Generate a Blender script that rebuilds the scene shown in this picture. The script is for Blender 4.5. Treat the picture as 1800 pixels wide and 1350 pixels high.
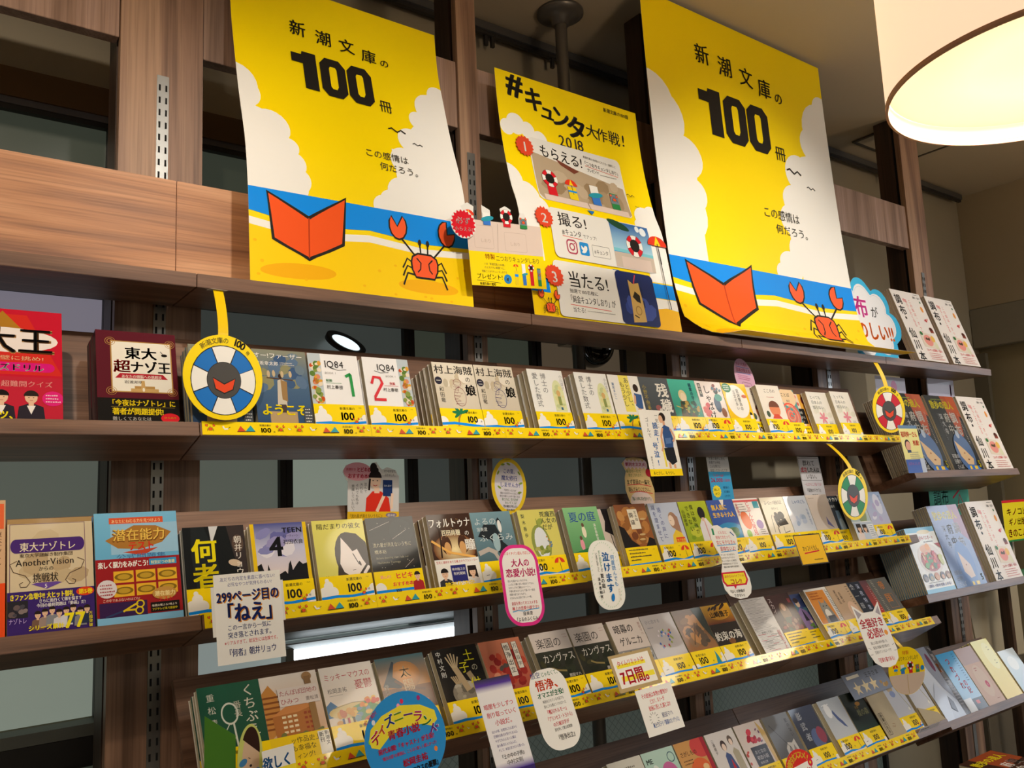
import bpy, bmesh, math, random
from mathutils import Vector, Matrix
from mathutils.geometry import tessellate_polygon
random.seed(7)
D = bpy.data
for o in list(D.objects): D.objects.remove(o)
scene = bpy.context.scene
COL = scene.collection

# ------------------------------------------------------------------ camera
cam_d = D.cameras.new('camera'); cam = D.objects.new('camera', cam_d); COL.objects.link(cam)
cam_d.sensor_width = 36.0; cam_d.lens = 1475.7 / 1800 * 36.0; cam_d.clip_start = 0.05
YAW, PITCH, ROLL = 0.6367, 0.1377, -0.0434
fw = Vector((math.sin(YAW)*math.cos(PITCH), math.cos(YAW)*math.cos(PITCH), math.sin(PITCH)))
r0 = Vector((math.cos(YAW), -math.sin(YAW), 0)); u0 = r0.cross(fw)
rr_ = r0*math.cos(ROLL) + u0*math.sin(ROLL); uu_ = u0*math.cos(ROLL) - r0*math.sin(ROLL)
M = Matrix((rr_, uu_, -fw)).transposed().to_4x4(); M.translation = Vector((-0.4183, -1.4935, 1.551))
cam.matrix_world = M
scene.camera = cam

# ------------------------------------------------------------------ light + exposure
scene.view_settings.view_transform = 'Standard'; scene.view_settings.look = 'None'
scene.view_settings.gamma = 1.0; scene.view_settings.use_curve_mapping = False
scene.view_settings.exposure = 0.12
w = D.worlds.new('shop_air'); scene.world = w; w.use_nodes = True
w.node_tree.nodes['Background'].inputs[0].default_value = (0.9, 0.95, 1.0, 1)
w.node_tree.nodes['Background'].inputs[1].default_value = 0.02

def area(name, loc, sx, sy, power, col, rot=(0, 0, 0)):
    l = D.lights.new(name, 'AREA'); l.shape = 'RECTANGLE'; l.size = sx; l.size_y = sy
    l.energy = power; l.color = col
    o = D.objects.new(name, l); COL.objects.link(o); o.location = loc; o.rotation_euler = rot
    return o
NEUT = (1.0, 0.96, 0.90); COOL = (0.82, 0.9, 1.0)
area('unseen_area_light', (-0.8, -4.7, 3.0), 2.4, 0.5, 25, NEUT)  # this pair: added ambient fill, out of view
area('unseen_area_light', (2.6, -4.7, 3.0), 2.4, 0.5, 25, NEUT)
area('unseen_area_light', (5.4, -3.0, 3.0), 0.4, 2.6, 18, COOL)
area('unseen_area_light', (3.55, -1.5, 3.0), 0.3, 1.0, 10, NEUT)  # added out of view to lighten the back wall at the right
def spot(x, y, z, tx, ty, tz, power, deg, blend, col):  # added unseen spots brightening the lower posters and the left panel
    l = D.lights.new('added_poster_spot', 'SPOT'); l.energy = power; l.spot_size = math.radians(deg); l.spot_blend = blend; l.color = col; l.shadow_soft_size = 0.04
    o = D.objects.new('added_poster_spot', l); COL.objects.link(o); o.location = (x, y, z)
    o.rotation_euler = Vector((tx-x, ty-y, tz-z)).to_track_quat('-Z', 'Y').to_euler()
SPOTC = (1.0, 0.92, 0.80)
spot(-.85, -1.9, 2.95, -.45, .05, 2.12, 125, 44, 1.0, (1.0, .84, .66))
spot(.10, -1.9, 2.95, .45, .05, 2.08, 88, 42, 1.0, SPOTC)
spot(.9, -1.9, 2.95, 1.05, .05, 2.06, 72, 42, 1.0, SPOTC)
spot(1.7, -1.9, 2.95, 1.75, .05, 2.14, 130, 42, 1.0, SPOTC)
spot(2.6, -1.9, 2.95, 2.70, .05, 2.05, 60, 42, 1.0, SPOTC)

# ------------------------------------------------------------------ colour helpers
def lin(h):
    h = h.lstrip('#'); c = [int(h[i:i+2], 16)/255 for i in (0, 2, 4)]
    return tuple((x/12.92 if x <= 0.04045 else ((x+0.055)/1.055)**2.4) for x in c)
def newmat(name):
    m = D.materials.new(name); m.use_nodes = True
    return m, m.node_tree, m.node_tree.nodes['Principled BSDF']
def simple(name, hexc, rough=0.6, metal=0.0, noise=0.06, scale=30.0, bump=0.0, coat=0.0):
    m, nt, b = newmat(name)
    tc = nt.nodes.new('ShaderNodeTexCoord'); n = nt.nodes.new('ShaderNodeTexNoise')
    n.inputs['Scale'].default_value = scale; n.inputs['Detail'].default_value = 3
    nt.links.new(tc.outputs['Object'], n.inputs['Vector'])
    r = nt.nodes.new('ShaderNodeMix'); r.data_type = 'RGBA'
    c = lin(hexc)
    r.inputs['A'].default_value = (*[x*(1-noise) for x in c], 1); r.inputs['B'].default_value = (*[min(1, x*(1+noise)) for x in c], 1)
    nt.links.new(n.outputs['Fac'], r.inputs['Factor']); nt.links.new(r.outputs['Result'], b.inputs['Base Color'])
    b.inputs['Roughness'].default_value = rough; b.inputs['Metallic'].default_value = metal
    b.inputs['Coat Weight'].default_value = coat
    if bump:
        bp = nt.nodes.new('ShaderNodeBump'); bp.inputs['Strength'].default_value = bump; bp.inputs['Distance'].default_value = 0.002
        nt.links.new(n.outputs['Fac'], bp.inputs['Height']); nt.links.new(bp.outputs['Normal'], b.inputs['Normal'])
    return m
def wood(name, dark, mid, light, axis='X', rough=0.42, seed=0.0):
    m, nt, b = newmat(name); L = nt.links.new
    tc = nt.nodes.new('ShaderNodeTexCoord'); mp = nt.nodes.new('ShaderNodeMapping')
    sc = {'X': (0.9, 16, 16), 'Z': (14, 14, 0.7)}[axis]
    mp.inputs['Scale'].default_value = sc; mp.inputs['Location'].default_value = (seed, seed*0.7, seed*1.3)
    L(tc.outputs['Object'], mp.inputs['Vector'])
    n1 = nt.nodes.new('ShaderNodeTexNoise'); n1.inputs['Scale'].default_value = 1.6; n1.inputs['Detail'].default_value = 5; n1.inputs['Distortion'].default_value = 0.7
    L(mp.outputs[0], n1.inputs['Vector'])
    mp2 = nt.nodes.new('ShaderNodeMapping'); mp2.inputs['Scale'].default_value = tuple(s*(2.2 if s < 5 else 7) for s in sc)
    L(tc.outputs['Object'], mp2.inputs['Vector'])
    n2 = nt.nodes.new('ShaderNodeTexNoise'); n2.inputs['Scale'].default_value = 2.5; n2.inputs['Detail'].default_value = 6
    L(mp2.outputs[0], n2.inputs['Vector'])
    cr = nt.nodes.new('ShaderNodeValToRGB'); e = cr.color_ramp.elements
    e[0].position = 0.33; e[0].color = (*lin(dark), 1); e[1].position = 0.68; e[1].color = (*lin(light), 1)
    k = cr.color_ramp.elements.new(0.5); k.color = (*lin(mid), 1)
    L(n1.outputs['Fac'], cr.inputs['Fac'])
    mx = nt.nodes.new('ShaderNodeMix'); mx.data_type = 'RGBA'; mx.blend_type = 'MULTIPLY'; mx.inputs['Factor'].default_value = 0.55
    cr2 = nt.nodes.new('ShaderNodeValToRGB'); cr2.color_ramp.elements[0].position = 0.32; cr2.color_ramp.elements[0].color = (0.5, 0.45, 0.42, 1)
    cr2.color_ramp.elements[1].position = 0.55
    L(n2.outputs['Fac'], cr2.inputs['Fac']); L(cr.outputs[0], mx.inputs['A']); L(cr2.outputs[0], mx.inputs['B'])
    L(mx.outputs['Result'], b.inputs['Base Color'])
    b.inputs['Roughness'].default_value = rough
    bp = nt.nodes.new('ShaderNodeBump'); bp.inputs['Strength'].default_value = 0.12; bp.inputs['Distance'].default_value = 0.001
    L(n2.outputs['Fac'], bp.inputs['Height']); L(bp.outputs['Normal'], b.inputs['Normal'])
    return m
WOOD_X = wood('walnut_laminate', '553b2d', '785641', '93705a', 'X', 0.38)
WOOD_P = wood('walnut_panel', '8f6044', 'be8458', 'd8a074', 'X', 0.42, 3.1)
WOOD_Z = wood('walnut_upright', '6b4e3c', '93705a', 'b08c70', 'Z', 0.42, 1.7)
WOOD_F = wood('walnut_fascia', '7a5c49', '9a7a66', 'b09080', 'Z', 0.42, 5.3)
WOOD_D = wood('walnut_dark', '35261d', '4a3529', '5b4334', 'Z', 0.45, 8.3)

def print_mat(name, rough, coat=0.0, coat_r=0.15):
    m, nt, b = newmat(name)
    a = nt.nodes.new('ShaderNodeAttribute'); a.attribute_name = 'Col'
    nt.links.new(a.outputs['Color'], b.inputs['Base Color'])
    b.inputs['Roughness'].default_value = rough; b.inputs['Coat Weight'].default_value = coat; b.inputs['Coat Roughness'].default_value = coat_r
    b.inputs['Specular IOR Level'].default_value = 0.1
    n = nt.nodes.new('ShaderNodeTexNoise'); n.inputs['Scale'].default_value = 9; bp = nt.nodes.new('ShaderNodeBump')
    bp.inputs['Strength'].default_value = 0.25; bp.inputs['Distance'].default_value = 0.0014
    tc = nt.nodes.new('ShaderNodeTexCoord'); nt.links.new(tc.outputs['Object'], n.inputs['Vector'])
    nt.links.new(n.outputs['Fac'], bp.inputs['Height']); nt.links.new(bp.outputs['Normal'], b.inputs['Normal'])
    return m
GLOSS = print_mat('printed_gloss_cover', 0.62, 0.22, 0.07)
SHINY = print_mat('printed_laminated_cover', 0.55, 0.65, 0.05)
MATTE = print_mat('printed_card', 0.62)
POSTER = print_mat('printed_poster', 0.42, 0.15, 0.3)
m, nt, b = newmat('book_pages')
tc = nt.nodes.new('ShaderNodeTexCoord'); mp = nt.nodes.new('ShaderNodeMapping'); mp.inputs['Scale'].default_value = (3, 2600, 3)
n = nt.nodes.new('ShaderNodeTexNoise'); n.inputs['Scale'].default_value = 1.0
nt.links.new(tc.outputs['Object'], mp.inputs['Vector']); nt.links.new(mp.outputs[0], n.inputs['Vector'])
cr = nt.nodes.new('ShaderNodeValToRGB'); cr.color_ramp.elements[0].color = (*lin('a8997a'), 1); cr.color_ramp.elements[0].position = 0.35
cr.color_ramp.elements[1].color = (*lin('e6dcc0'), 1); cr.color_ramp.elements[1].position = 0.6
nt.links.new(n.outputs['Fac'], cr.inputs['Fac']); nt.links.new(cr.outputs[0], b.inputs['Base Color']); b.inputs['Roughness'].default_value = 0.8
PAGES = m
STEEL = simple('brushed_steel', '9a9a98', 0.3, 0.9, 0.1, 60)
SLOT = simple('slot_dark', '0c0b0b', 0.9)
CLEAR = simple('clear_plastic_base', 'cfd4d6', 0.15, 0.0, 0.02)

# ------------------------------------------------------------------ object helpers
def tag(o, label=None, cat=None, group=None, kind=None):
    if label: o['label'] = label
    if cat: o['category'] = cat
    if group: o['group'] = group
    if kind: o['kind'] = kind
    return o
def empty(name, loc=(0, 0, 0), rot=(0, 0, 0)):
    o = D.objects.new(name, None); COL.objects.link(o); o.location = loc; o.rotation_euler = rot
    o.empty_display_size = 0.02
    return o
def meshobj(name, me, mat=None, parent=None, loc=None, rot=None):
    o = D.objects.new(name, me); COL.objects.link(o)
    if mat and not me.materials: me.materials.append(mat)
    if parent: o.parent = parent
    if loc: o.location = loc
    if rot: o.rotation_euler = rot
    return o
def box_bm(bm, x0, x1, y0, y1, z0, z1):
    vs = [bm.verts.new((x, y, z)) for z in (z0, z1) for y in (y0, y1) for x in (x0, x1)]
    for f in ((0, 2, 3, 1), (4, 5, 7, 6), (0, 1, 5, 4), (2, 6, 7, 3), (0, 4, 6, 2), (1, 3, 7, 5)):
        bm.faces.new([vs[i] for i in f])
def box(name, x0, x1, y0, y1, z0, z1, mat, parent=None, bevel=0.0):
    bm = bmesh.new(); box_bm(bm, x0, x1, y0, y1, z0, z1)
    if bevel: bmesh.ops.bevel(bm, geom=bm.edges[:], offset=bevel, segments=2, affect='EDGES')
    me = D.meshes.new(name); bm.to_mesh(me); bm.free()
    return meshobj(name, me, mat, parent)
def boxes(name, lst, mat, parent=None):
    bm = bmesh.new()
    for b_ in lst: box_bm(bm, *b_)
    me = D.meshes.new(name); bm.to_mesh(me); bm.free()
    return meshobj(name, me, mat, parent)
def lathe(name, prof, mat, parent=None, loc=(0, 0, 0), seg=48, smooth=True, rot=None):
    vs, fs = [], []
    for (r, z) in prof:
        for i in range(seg):
            a = 2*math.pi*i/seg; vs.append((r*math.cos(a), r*math.sin(a), z))
    for j in range(len(prof)-1):
        for i in range(seg):
            k = (i+1) % seg; fs.append((j*seg+i, j*seg+k, (j+1)*seg+k, (j+1)*seg+i))
    me = D.meshes.new(name); me.from_pydata(vs, [], fs)
    if smooth: me.polygons.foreach_set('use_smooth', [True]*len(fs))
    o = meshobj(name, me, mat, parent); o.location = loc
    if rot: o.rotation_euler = rot
    return o

# ------------------------------------------------------------------ glyphs (built-in font, outlines turned into flat print)
GL = {}
def need(txt, wt):
    miss = [ch for ch in sorted(set(txt)) if ch not in ' \u3000\n' and (ch, 0) not in GL]
    if miss: load_glyphs(miss, (0,))
def load_glyphs(chars, weights=(0, 1, 2)):
    objs = []
    for wgt in weights:
        for ch in sorted(set(chars)):
            if ch in ' \u3000\n': continue
            c = D.curves.new('g', 'FONT'); c.body = ch; c.size = 1.0; c.resolution_u = 2; c.fill_mode = 'FRONT'
            c.offset = 0.0
            o = D.objects.new('g', c); COL.objects.link(o); objs.append((ch, wgt, o, c))
    bpy.context.view_layer.update()
    dg = bpy.context.evaluated_depsgraph_get()
    for ch, wgt, o, c in objs:
        me = D.meshes.new_from_object(o.evaluated_get(dg))
        me.calc_loop_triangles()
        vs = [(v.co.x, v.co.y) for v in me.vertices]
        ts = [tuple(t.vertices) for t in me.loop_triangles]
        xs = [v[0] for v in vs] or [0, .3]
        cjk = ord(ch) > 0x2E00
        adv = 1.0 if cjk else max(xs)+0.07
        GL[(ch, wgt)] = (vs, ts, adv, cjk)
        D.meshes.remove(me)
    for ch, wgt, o, c in objs:
        D.objects.remove(o); D.curves.remove(c)

# ------------------------------------------------------------------ canvas: flat print in millimetres
def blob(cx, cy, rx, ry, n=20, rot=0, a0=0, a1=360):
    r = math.radians(rot); out = []
    full = abs(a1-a0) >= 360
    for i in range(n if full else n+1):
        a = math.radians(a0+(a1-a0)*i/n); x, y = rx*math.cos(a), ry*math.sin(a)
        out.append((cx+x*math.cos(r)-y*math.sin(r), cy+x*math.sin(r)+y*math.cos(r)))
    return out
class Canvas:
    def __init__(s, w, h, bg=None):
        s.w, s.h = w, h; s.V = []; s.F = []; s.C = []; s.L = 0; s.sx = s.sy = 1.0; s.ox = s.oy = 0.0
        if bg: s.rect(0, 0, w, h, bg)
    def raw(s, pts, tris, col, cols=None):
        b = len(s.V); s.L += 1; z = s.L*0.02
        for i, p in enumerate(pts):
            s.V.append((p[0]*s.sx+s.ox, p[1]*s.sy+s.oy, z)); s.C.append(cols[i] if cols else col)
        s.F += [(b+a, b+c, b+d) for a, c, d in tris]
    def poly(s, pts, col):
        tr = tessellate_polygon([[Vector((p[0], p[1], 0)) for p in pts]])
        s.raw(pts, [tuple(t) for t in tr], lin(col)); return s
    def rect(s, x, y, w, h, col): return s.poly([(x, y), (x+w, y), (x+w, y+h), (x, y+h)], col)
    def grad(s, x, y, w, h, c0, c1):
        a, b = lin(c0), lin(c1)
        s.raw([(x, y), (x+w, y), (x+w, y+h), (x, y+h)], [(0, 1, 2), (0, 2, 3)], None, [a, a, b, b])
    def ell(s, cx, cy, rx, ry, col, rot=0, n=20): return s.poly(blob(cx, cy, rx, ry, n, rot), col)
    def glow(s, cx, cy, rx, ry, c0, c1, n=20):
        a, b = lin(c0), lin(c1); p = [(cx, cy)]+blob(cx, cy, rx, ry, n)
        s.raw(p, [(0, i+1, (i+1) % n+1) for i in range(n)], None, [a]+[b]*n)
    def ring(s, cx, cy, r0, r1, col, a0=0, a1=360, ky=1.0, n=24):
        o = blob(cx, cy, r1, r1*ky, n, 0, a0, a1); i_ = blob(cx, cy, r0, r0*ky, n, 0, a0, a1)
        k = len(o); tr = []
        for j in range(k if abs(a1-a0) >= 360 else k-1):
            q = (j+1) % k; tr += [(j, q, k+q), (j, k+q, k+j)]
        s.raw(o+i_, tr, lin(col))
    def line(s, pts, wd, col, closed=False):
        P = [Vector(p) for p in pts]
        n = len(P); out = []
        for i in range(n):
            a = P[i-1] if (i > 0 or closed) else P[i]; b = P[(i+1) % n] if (i < n-1 or closed) else P[i]
            d = (b-a); d = d.normalized() if d.length > 1e-9 else Vector((1, 0)); nn = Vector((-d.y, d.x))*wd/2
            out += [tuple(P[i]+nn), tuple(P[i]-nn)]
        tr = []
        for i in range(n if closed else n-1):
            a = 2*i; b = 2*((i+1) % n); tr += [(a, b, b+1), (a, b+1, a+1)]
        s.raw(out, tr, lin(col)); return s
    def out(s, pts, wd, col, fill):
        s.poly(pts, fill); s.line(pts, wd, col, True); return s
    def t(s, txt, x, y, size, col, wt=0, v=False, r=0.0, al='l', W=None, hand=0.0, lh=None):
        """size = em in mm; al l/c/r about x; v = vertical setting starting at top (x = column centre)"""
        cols = txt if isinstance(col, (list, tuple)) else None
        P, T, adv = [], [], 0.0; CC = []; need(txt, wt)
        em = size
        if v:
            step = (W/len(txt) if W else em*1.02)
            yy = 0
            for i, ch in enumerate(txt):
                if ch not in ' \u3000':
                    vs, ts, a, cjk = GL[(ch, 0)]
                    b = len(P); offx = -0.5 if cjk else -a/2
                    rot90 = ch in 'ー－…〜'
                    for p in vs:
                        px, py = (p[0]+offx)*em, (p[1]-0.88)*em
                        if rot90:
                            cx_, cy_ = 0, -0.5*em; px, py = (cx_ + (py-cy_)), (cy_ - (px-cx_))
                        if ch in '。、': px += .5*em; py += .5*em
                        P.append((x+px+random.uniform(-1, 1)*0, y+yy+py))
                    T += [(b+a_, b+b_, b+c_) for a_, b_, c_ in ts]
                    cc = lin(col[i % len(col)] if cols else col); CC += [cc]*len(vs)
                yy -= step
        else:
            widths = [(0.35 if ch == ' ' else (1.0 if ch == '\u3000' else GL[(ch, 0)][2])) for ch in txt]
            tot = sum(widths)*em; k = (W/tot if W else 1.0)
            xx = 0 if al == 'l' else (-tot*k/2 if al == 'c' else -tot*k)
            for i, ch in enumerate(txt):
                if ch not in ' \u3000':
                    vs, ts, a, cjk = GL[(ch, 0)]; b = len(P)
                    jr = random.uniform(-hand, hand); jy = random.uniform(-hand, hand)*em*0.25
                    cr_, sr_ = math.cos(jr), math.sin(jr)
                    for p in vs:
                        qx, qy = (p[0]-0.5)*em, (p[1]-0.4)*em
                        qx, qy = qx*cr_-qy*sr_, qx*sr_+qy*cr_
                        P.append((x+xx+(qx+0.5*em)*k, y+qy+0.4*em+jy))
                    T += [(b+a_, b+b_, b+c_) for a_, b_, c_ in ts]
                    cc = lin(col[i % len(col)] if cols else col); CC += [cc]*len(vs)
                xx += widths[i]*em*k
        if r:
            c_, s_ = math.cos(math.radians(r)), math.sin(math.radians(r))
            P = [(x+(p[0]-x)*c_-(p[1]-y)*s_, y+(p[0]-x)*s_+(p[1]-y)*c_) for p in P]
        if P: s.bold(P, T, CC, em, wt)
        return s
    def bold(s, P, T, CC, em, wt):
        # heavier lettering: the same outline struck again a hair's breadth to each side
        sh = {0: [(0, 0)], 1: [(-.013, 0), (.013, .008)], 2: [(-.028, -.016), (.028, -.016), (-.028, .018), (.028, .018)]}[wt]
        PP, TT, CCC = [], [], []
        for dx, dy in sh:
            b = len(PP); PP += [(p[0]+dx*em, p[1]+dy*em) for p in P]; TT += [(a+b, c+b, d+b) for a, c, d in T]; CCC += CC
        s.raw(PP, TT, None, CCC)
    def arc(s, txt, cx, cy, R, a_start, a_end, size, col, wt=0):
        n = len(txt); need(txt, wt)
        for i, ch in enumerate(txt):
            a = a_start+(a_end-a_start)*(i+0.5)/n
            if ch != ' ':
                x = cx+R*math.cos(math.radians(a)); y = cy+R*math.sin(math.radians(a))
                rr = math.radians(a-90); vs, ts, ad, cjk = GL[(ch, 0)]
                half = (1.0 if cjk else ad)/2
                pts = []
                for p in vs:
                    px, py = (p[0]-half)*size, p[1]*size
                    pts.append((x+px*math.cos(rr)-py*math.sin(rr), y+px*math.sin(rr)+py*math.cos(rr)))
                s.bold(pts, ts, [lin(col)]*len(pts), size, wt)
    def mesh(s, name, fn=None, cuts_v=(), cuts_u=(), back=None, clip=None):
        """fn(u, v, h) in metres -> xyz; default: flat, x right, z up, print proud towards -y"""
        V, F, CC = s.V, s.F, s.C
        if cuts_v or cuts_u or clip:
            bm = bmesh.new(); lay = bm.verts.layers.float_color.new('c')
            vv = []
            for p, c in zip(V, CC):
                q = bm.verts.new(p); q[lay] = (*c, 1); vv.append(q)
            for f in F:
                try: bm.faces.new([vv[i] for i in f])
                except ValueError: pass
            for cv in cuts_v:
                bmesh.ops.bisect_plane(bm, geom=bm.verts[:]+bm.edges[:]+bm.faces[:], plane_co=(0, cv, 0), plane_no=(0, 1, 0), dist=1e-5)
            for cu in cuts_u:
                bmesh.ops.bisect_plane(bm, geom=bm.verts[:]+bm.edges[:]+bm.faces[:], plane_co=(cu, 0, 0), plane_no=(1, 0, 0), dist=1e-5)
            if clip:
                for co, no in clip:
                    bmesh.ops.bisect_plane(bm, geom=bm.verts[:]+bm.edges[:]+bm.faces[:], plane_co=(*co, 0), plane_no=(*no, 0), clear_outer=True, dist=1e-5)
            bmesh.ops.triangulate(bm, faces=bm.faces[:])
            bm.verts.index_update()
            V = [tuple(q.co) for q in bm.verts]; CC = [tuple(q[lay])[:3] for q in bm.verts]
            F = [tuple(q.index for q in f.verts) for f in bm.faces]; bm.free()
        V3 = [fn(p[0]/1000, p[1]/1000, p[2]/1000) if fn else (p[0]/1000, -p[2]/1000, p[1]/1000) for p in V]
        me = D.meshes.new(name); me.from_pydata(V3, [], F)
        at = me.color_attributes.new('Col', 'FLOAT_COLOR', 'POINT')
        flat = []
        for c in CC: flat += [c[0], c[1], c[2], 1.0]
        at.data.foreach_set('color', flat)
        return me
def flip_to(me, d):
    """turn faces so that they look along d"""
    d = Vector(d); fl = [p for p in me.polygons if p.normal.dot(d) < 0]
    for p in fl: p.flip()
    me.update()
def clipped_rect(s, x, y, w, h): return [((x, 0), (-1, 0)), ((x+w, 0), (1, 0)), ((0, y), (0, -1)), ((0, y+h), (0, 1))]
def sheet(name, c, outline, mat, thick=0.0006, back='e9e6df', fn=None, parent=None, cuts_v=(), clip=None):
    """a card: printed face + real thickness cut to the outline (mm)"""
    me = c.mesh('t', fn, cuts_v=cuts_v, clip=clip)
    bm = bmesh.new(); bm.from_mesh(me); lay = bm.verts.layers.float_color.get('Col')
    D.meshes.remove(me)
    for f in bm.faces: f.normal_update()
    fn2 = fn or (lambda u, v, h: (u, -h, v))
    tr = tessellate_polygon([[Vector((p[0], p[1], 0)) for p in outline]])
    b2 = bmesh.new(); l2 = b2.verts.layers.float_color.new('Col')
    fr = [b2.verts.new((p[0], p[1], 0)) for p in outline]
    for t_ in tr:
        try: b2.faces.new([fr[i] for i in t_])
        except ValueError: pass
    for cv in cuts_v: bmesh.ops.bisect_plane(b2, geom=b2.verts[:]+b2.edges[:]+b2.faces[:], plane_co=(0, cv, 0), plane_no=(0, 1, 0), dist=1e-5)
    ret = bmesh.ops.extrude_face_region(b2, geom=b2.faces[:])
    for g in ret['geom']:
        if isinstance(g, bmesh.types.BMVert): g.co.z = -thick*1000
    for v in b2.verts:
        v[l2] = (*lin(back), 1)
        v.co = Vector(fn2(v.co.x/1000, v.co.y/1000, v.co.z/1000))
    bmesh.ops.recalc_face_normals(b2, faces=b2.faces[:])
    m2 = D.meshes.new('t2'); b2.to_mesh(m2); b2.free()
    bm.from_mesh(m2); D.meshes.remove(m2)
    me = D.meshes.new(name); bm.to_mesh(me); bm.free()
    return meshobj(name, me, mat, parent)

# ------------------------------------------------------------------ printed motifs
YEL = 'ffde00'; SEA = '058ff2'; INK = '231f1c'; RED = 'd8232a'; ORG = 'fb5f2e'; WHT = 'f4f1ea'
def crab(c, x, y, s, lw=1.0):
    q = lambda pts: [(x+a*s, y+b*s) for a, b in pts]
    for sg in (-1, 1):
        for k in (0, 1, 2):
            c.line(q([(sg*.28, .05-.14*k), (sg*.52, .2-.2*k), (sg*.66, -.08-.2*k)]), .05*s*lw, INK)
        c.line(q([(sg*.2, .22), (sg*.66, .68)]), .05*s*lw, INK)
        c.line(q([(sg*.1, .3), (sg*.12, .6)]), .045*s*lw, INK); c.ell(x+sg*.12*s, y+.64*s, .05*s, .08*s, INK)
        cx_, cy_ = x+sg*.74*s, y+.98*s; a0_ = 95 if sg < 0 else 45
        pc = [(cx_+.26*s*math.cos(math.radians(a0_+40+i*28)), cy_+.34*s*math.sin(math.radians(a0_+40+i*28))) for i in range(11)]
        c.out([(cx_+.02*sg*s, cy_-.02*s)]+pc, .045*s*lw, INK, ORG)
    c.out(q([(-.40, .14), (-.36, .27), (-.2, .36), (.2, .36), (.36, .27), (.40, .14), (.38, -.1), (.28, -.28), (-.28, -.28), (-.38, -.1)]), .05*s*lw, INK, ORG)
    for sg in (-1, 1): c.line(q([(sg*.24, .24), (sg*.12, .12), (sg*.14, -.06), (sg*.22, -.16)]), .04*s*lw, INK)
def bird(c, x, y, s):
    c.line([(x-s, y+.15*s), (x-.6*s, y+.35*s), (x, y-.05*s), (x+.5*s, y+.3*s), (x+s, y)], .16*s, INK)
def cloud(c, pts, col=WHT):
    for x, y, r in pts: c.ell(x, y, r, r, col, n=22)
def palm(c, x, y, s):
    c.line([(x, y), (x+.1*s, y+.5*s), (x+.3*s, y+.85*s)], .12*s, 'b9862e')
    for a in (20, 75, 130, 175, 220): c.ell(x+.3*s+.3*s*math.cos(math.radians(a)), y+.9*s+.2*s*math.sin(math.radians(a)), .34*s, .11*s, '1d7a4c', rot=a, n=10)
def parasol(c, x, y, s):
    c.line([(x, y), (x+.05*s, y-1.1*s)], .05*s, INK)
    c.poly(blob(x, y-.3*s, .6*s, .5*s, 10, 0, 0, 180), 'e23b22'); c.poly([(x, y+.2*s), (x-.2*s, y-.3*s), (x+.2*s, y-.3*s)], 'ffd21c')
def lifering(c, x, y, r, col, k=8, rin=.58, ow=None):
    c.ell(x, y, r*1.03, r*1.03, INK, n=30)
    for i in range(k):
        c.ring(x, y, r*rin, r, col if i % 2 == 0 else WHT, 22+i*360/k, 22+(i+1)*360/k, n=6)
        a = math.radians(22+i*360/k); c.line([(x+r*rin*math.cos(a), y+r*rin*math.sin(a)), (x+r*math.cos(a), y+r*math.sin(a))], .03*r, INK)
    c.ring(x, y, r*rin*.94, r*rin, INK, n=26)
def gull(c, x, y, s):
    c.poly([(x-.8*s, y+.5*s), (x-.5*s, y+.6*s), (x-.2*s, y), (x+.6*s, y+.1*s), (x+.9*s, y+.3*s), (x+.4*s, y-.3*s), (x-.3*s, y-.4*s), (x-.6*s, y)], WHT)
    c.line([(x+.4*s, y-.05*s), (x+.95*s, y+.3*s)], .12*s, INK); c.poly([(x-.8*s, y+.5*s), (x-1.1*s, y+.4*s), (x-.75*s, y+.38*s)], ORG)
def person(c, x, y, s, top, hair='2a1d18', skin='e8bfa0', long=False):
    if long: c.poly([(x-.34*s, y+.1*s), (x-.3*s, y+.75*s), (x+.3*s, y+.75*s), (x+.36*s, y+.0*s)], hair)
    c.poly([(x-.5*s, y-.8*s), (x-.42*s, y-.05*s), (x-.14*s, y+.08*s), (x+.14*s, y+.08*s), (x+.42*s, y-.05*s), (x+.5*s, y-.8*s)], top)
    c.rect(x-.09*s, y-.02*s, .18*s, .2*s, skin); c.ell(x, y+.38*s, .22*s, .28*s, skin, n=14)
    c.poly(blob(x, y+.45*s, .26*s, .27*s, 10, 0, 0, 180), hair)
    for sg in (-1, 1): c.ell(x+sg*.08*s, y+.38*s, .025*s, .02*s, '2a2020', n=6)
    c.line([(x-.05*s, y+.24*s), (x+.06*s, y+.24*s)], .02*s, 'b5584e')
def squig(c, x, y, W, n, lh, size, col, seed=0, wt=0):
    """rows of fine print too small to read in the photograph: thin broken rules"""
    rnd = random.Random(seed)
    for i in range(n):
        xx = x; e = x+W*rnd.uniform(.72, 1)
        while xx < e:
            d = size*rnd.uniform(.5, .9); c.rect(xx, y-i*lh, d, size*rnd.uniform(.5, .75), col); xx += d+size*.28

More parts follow.
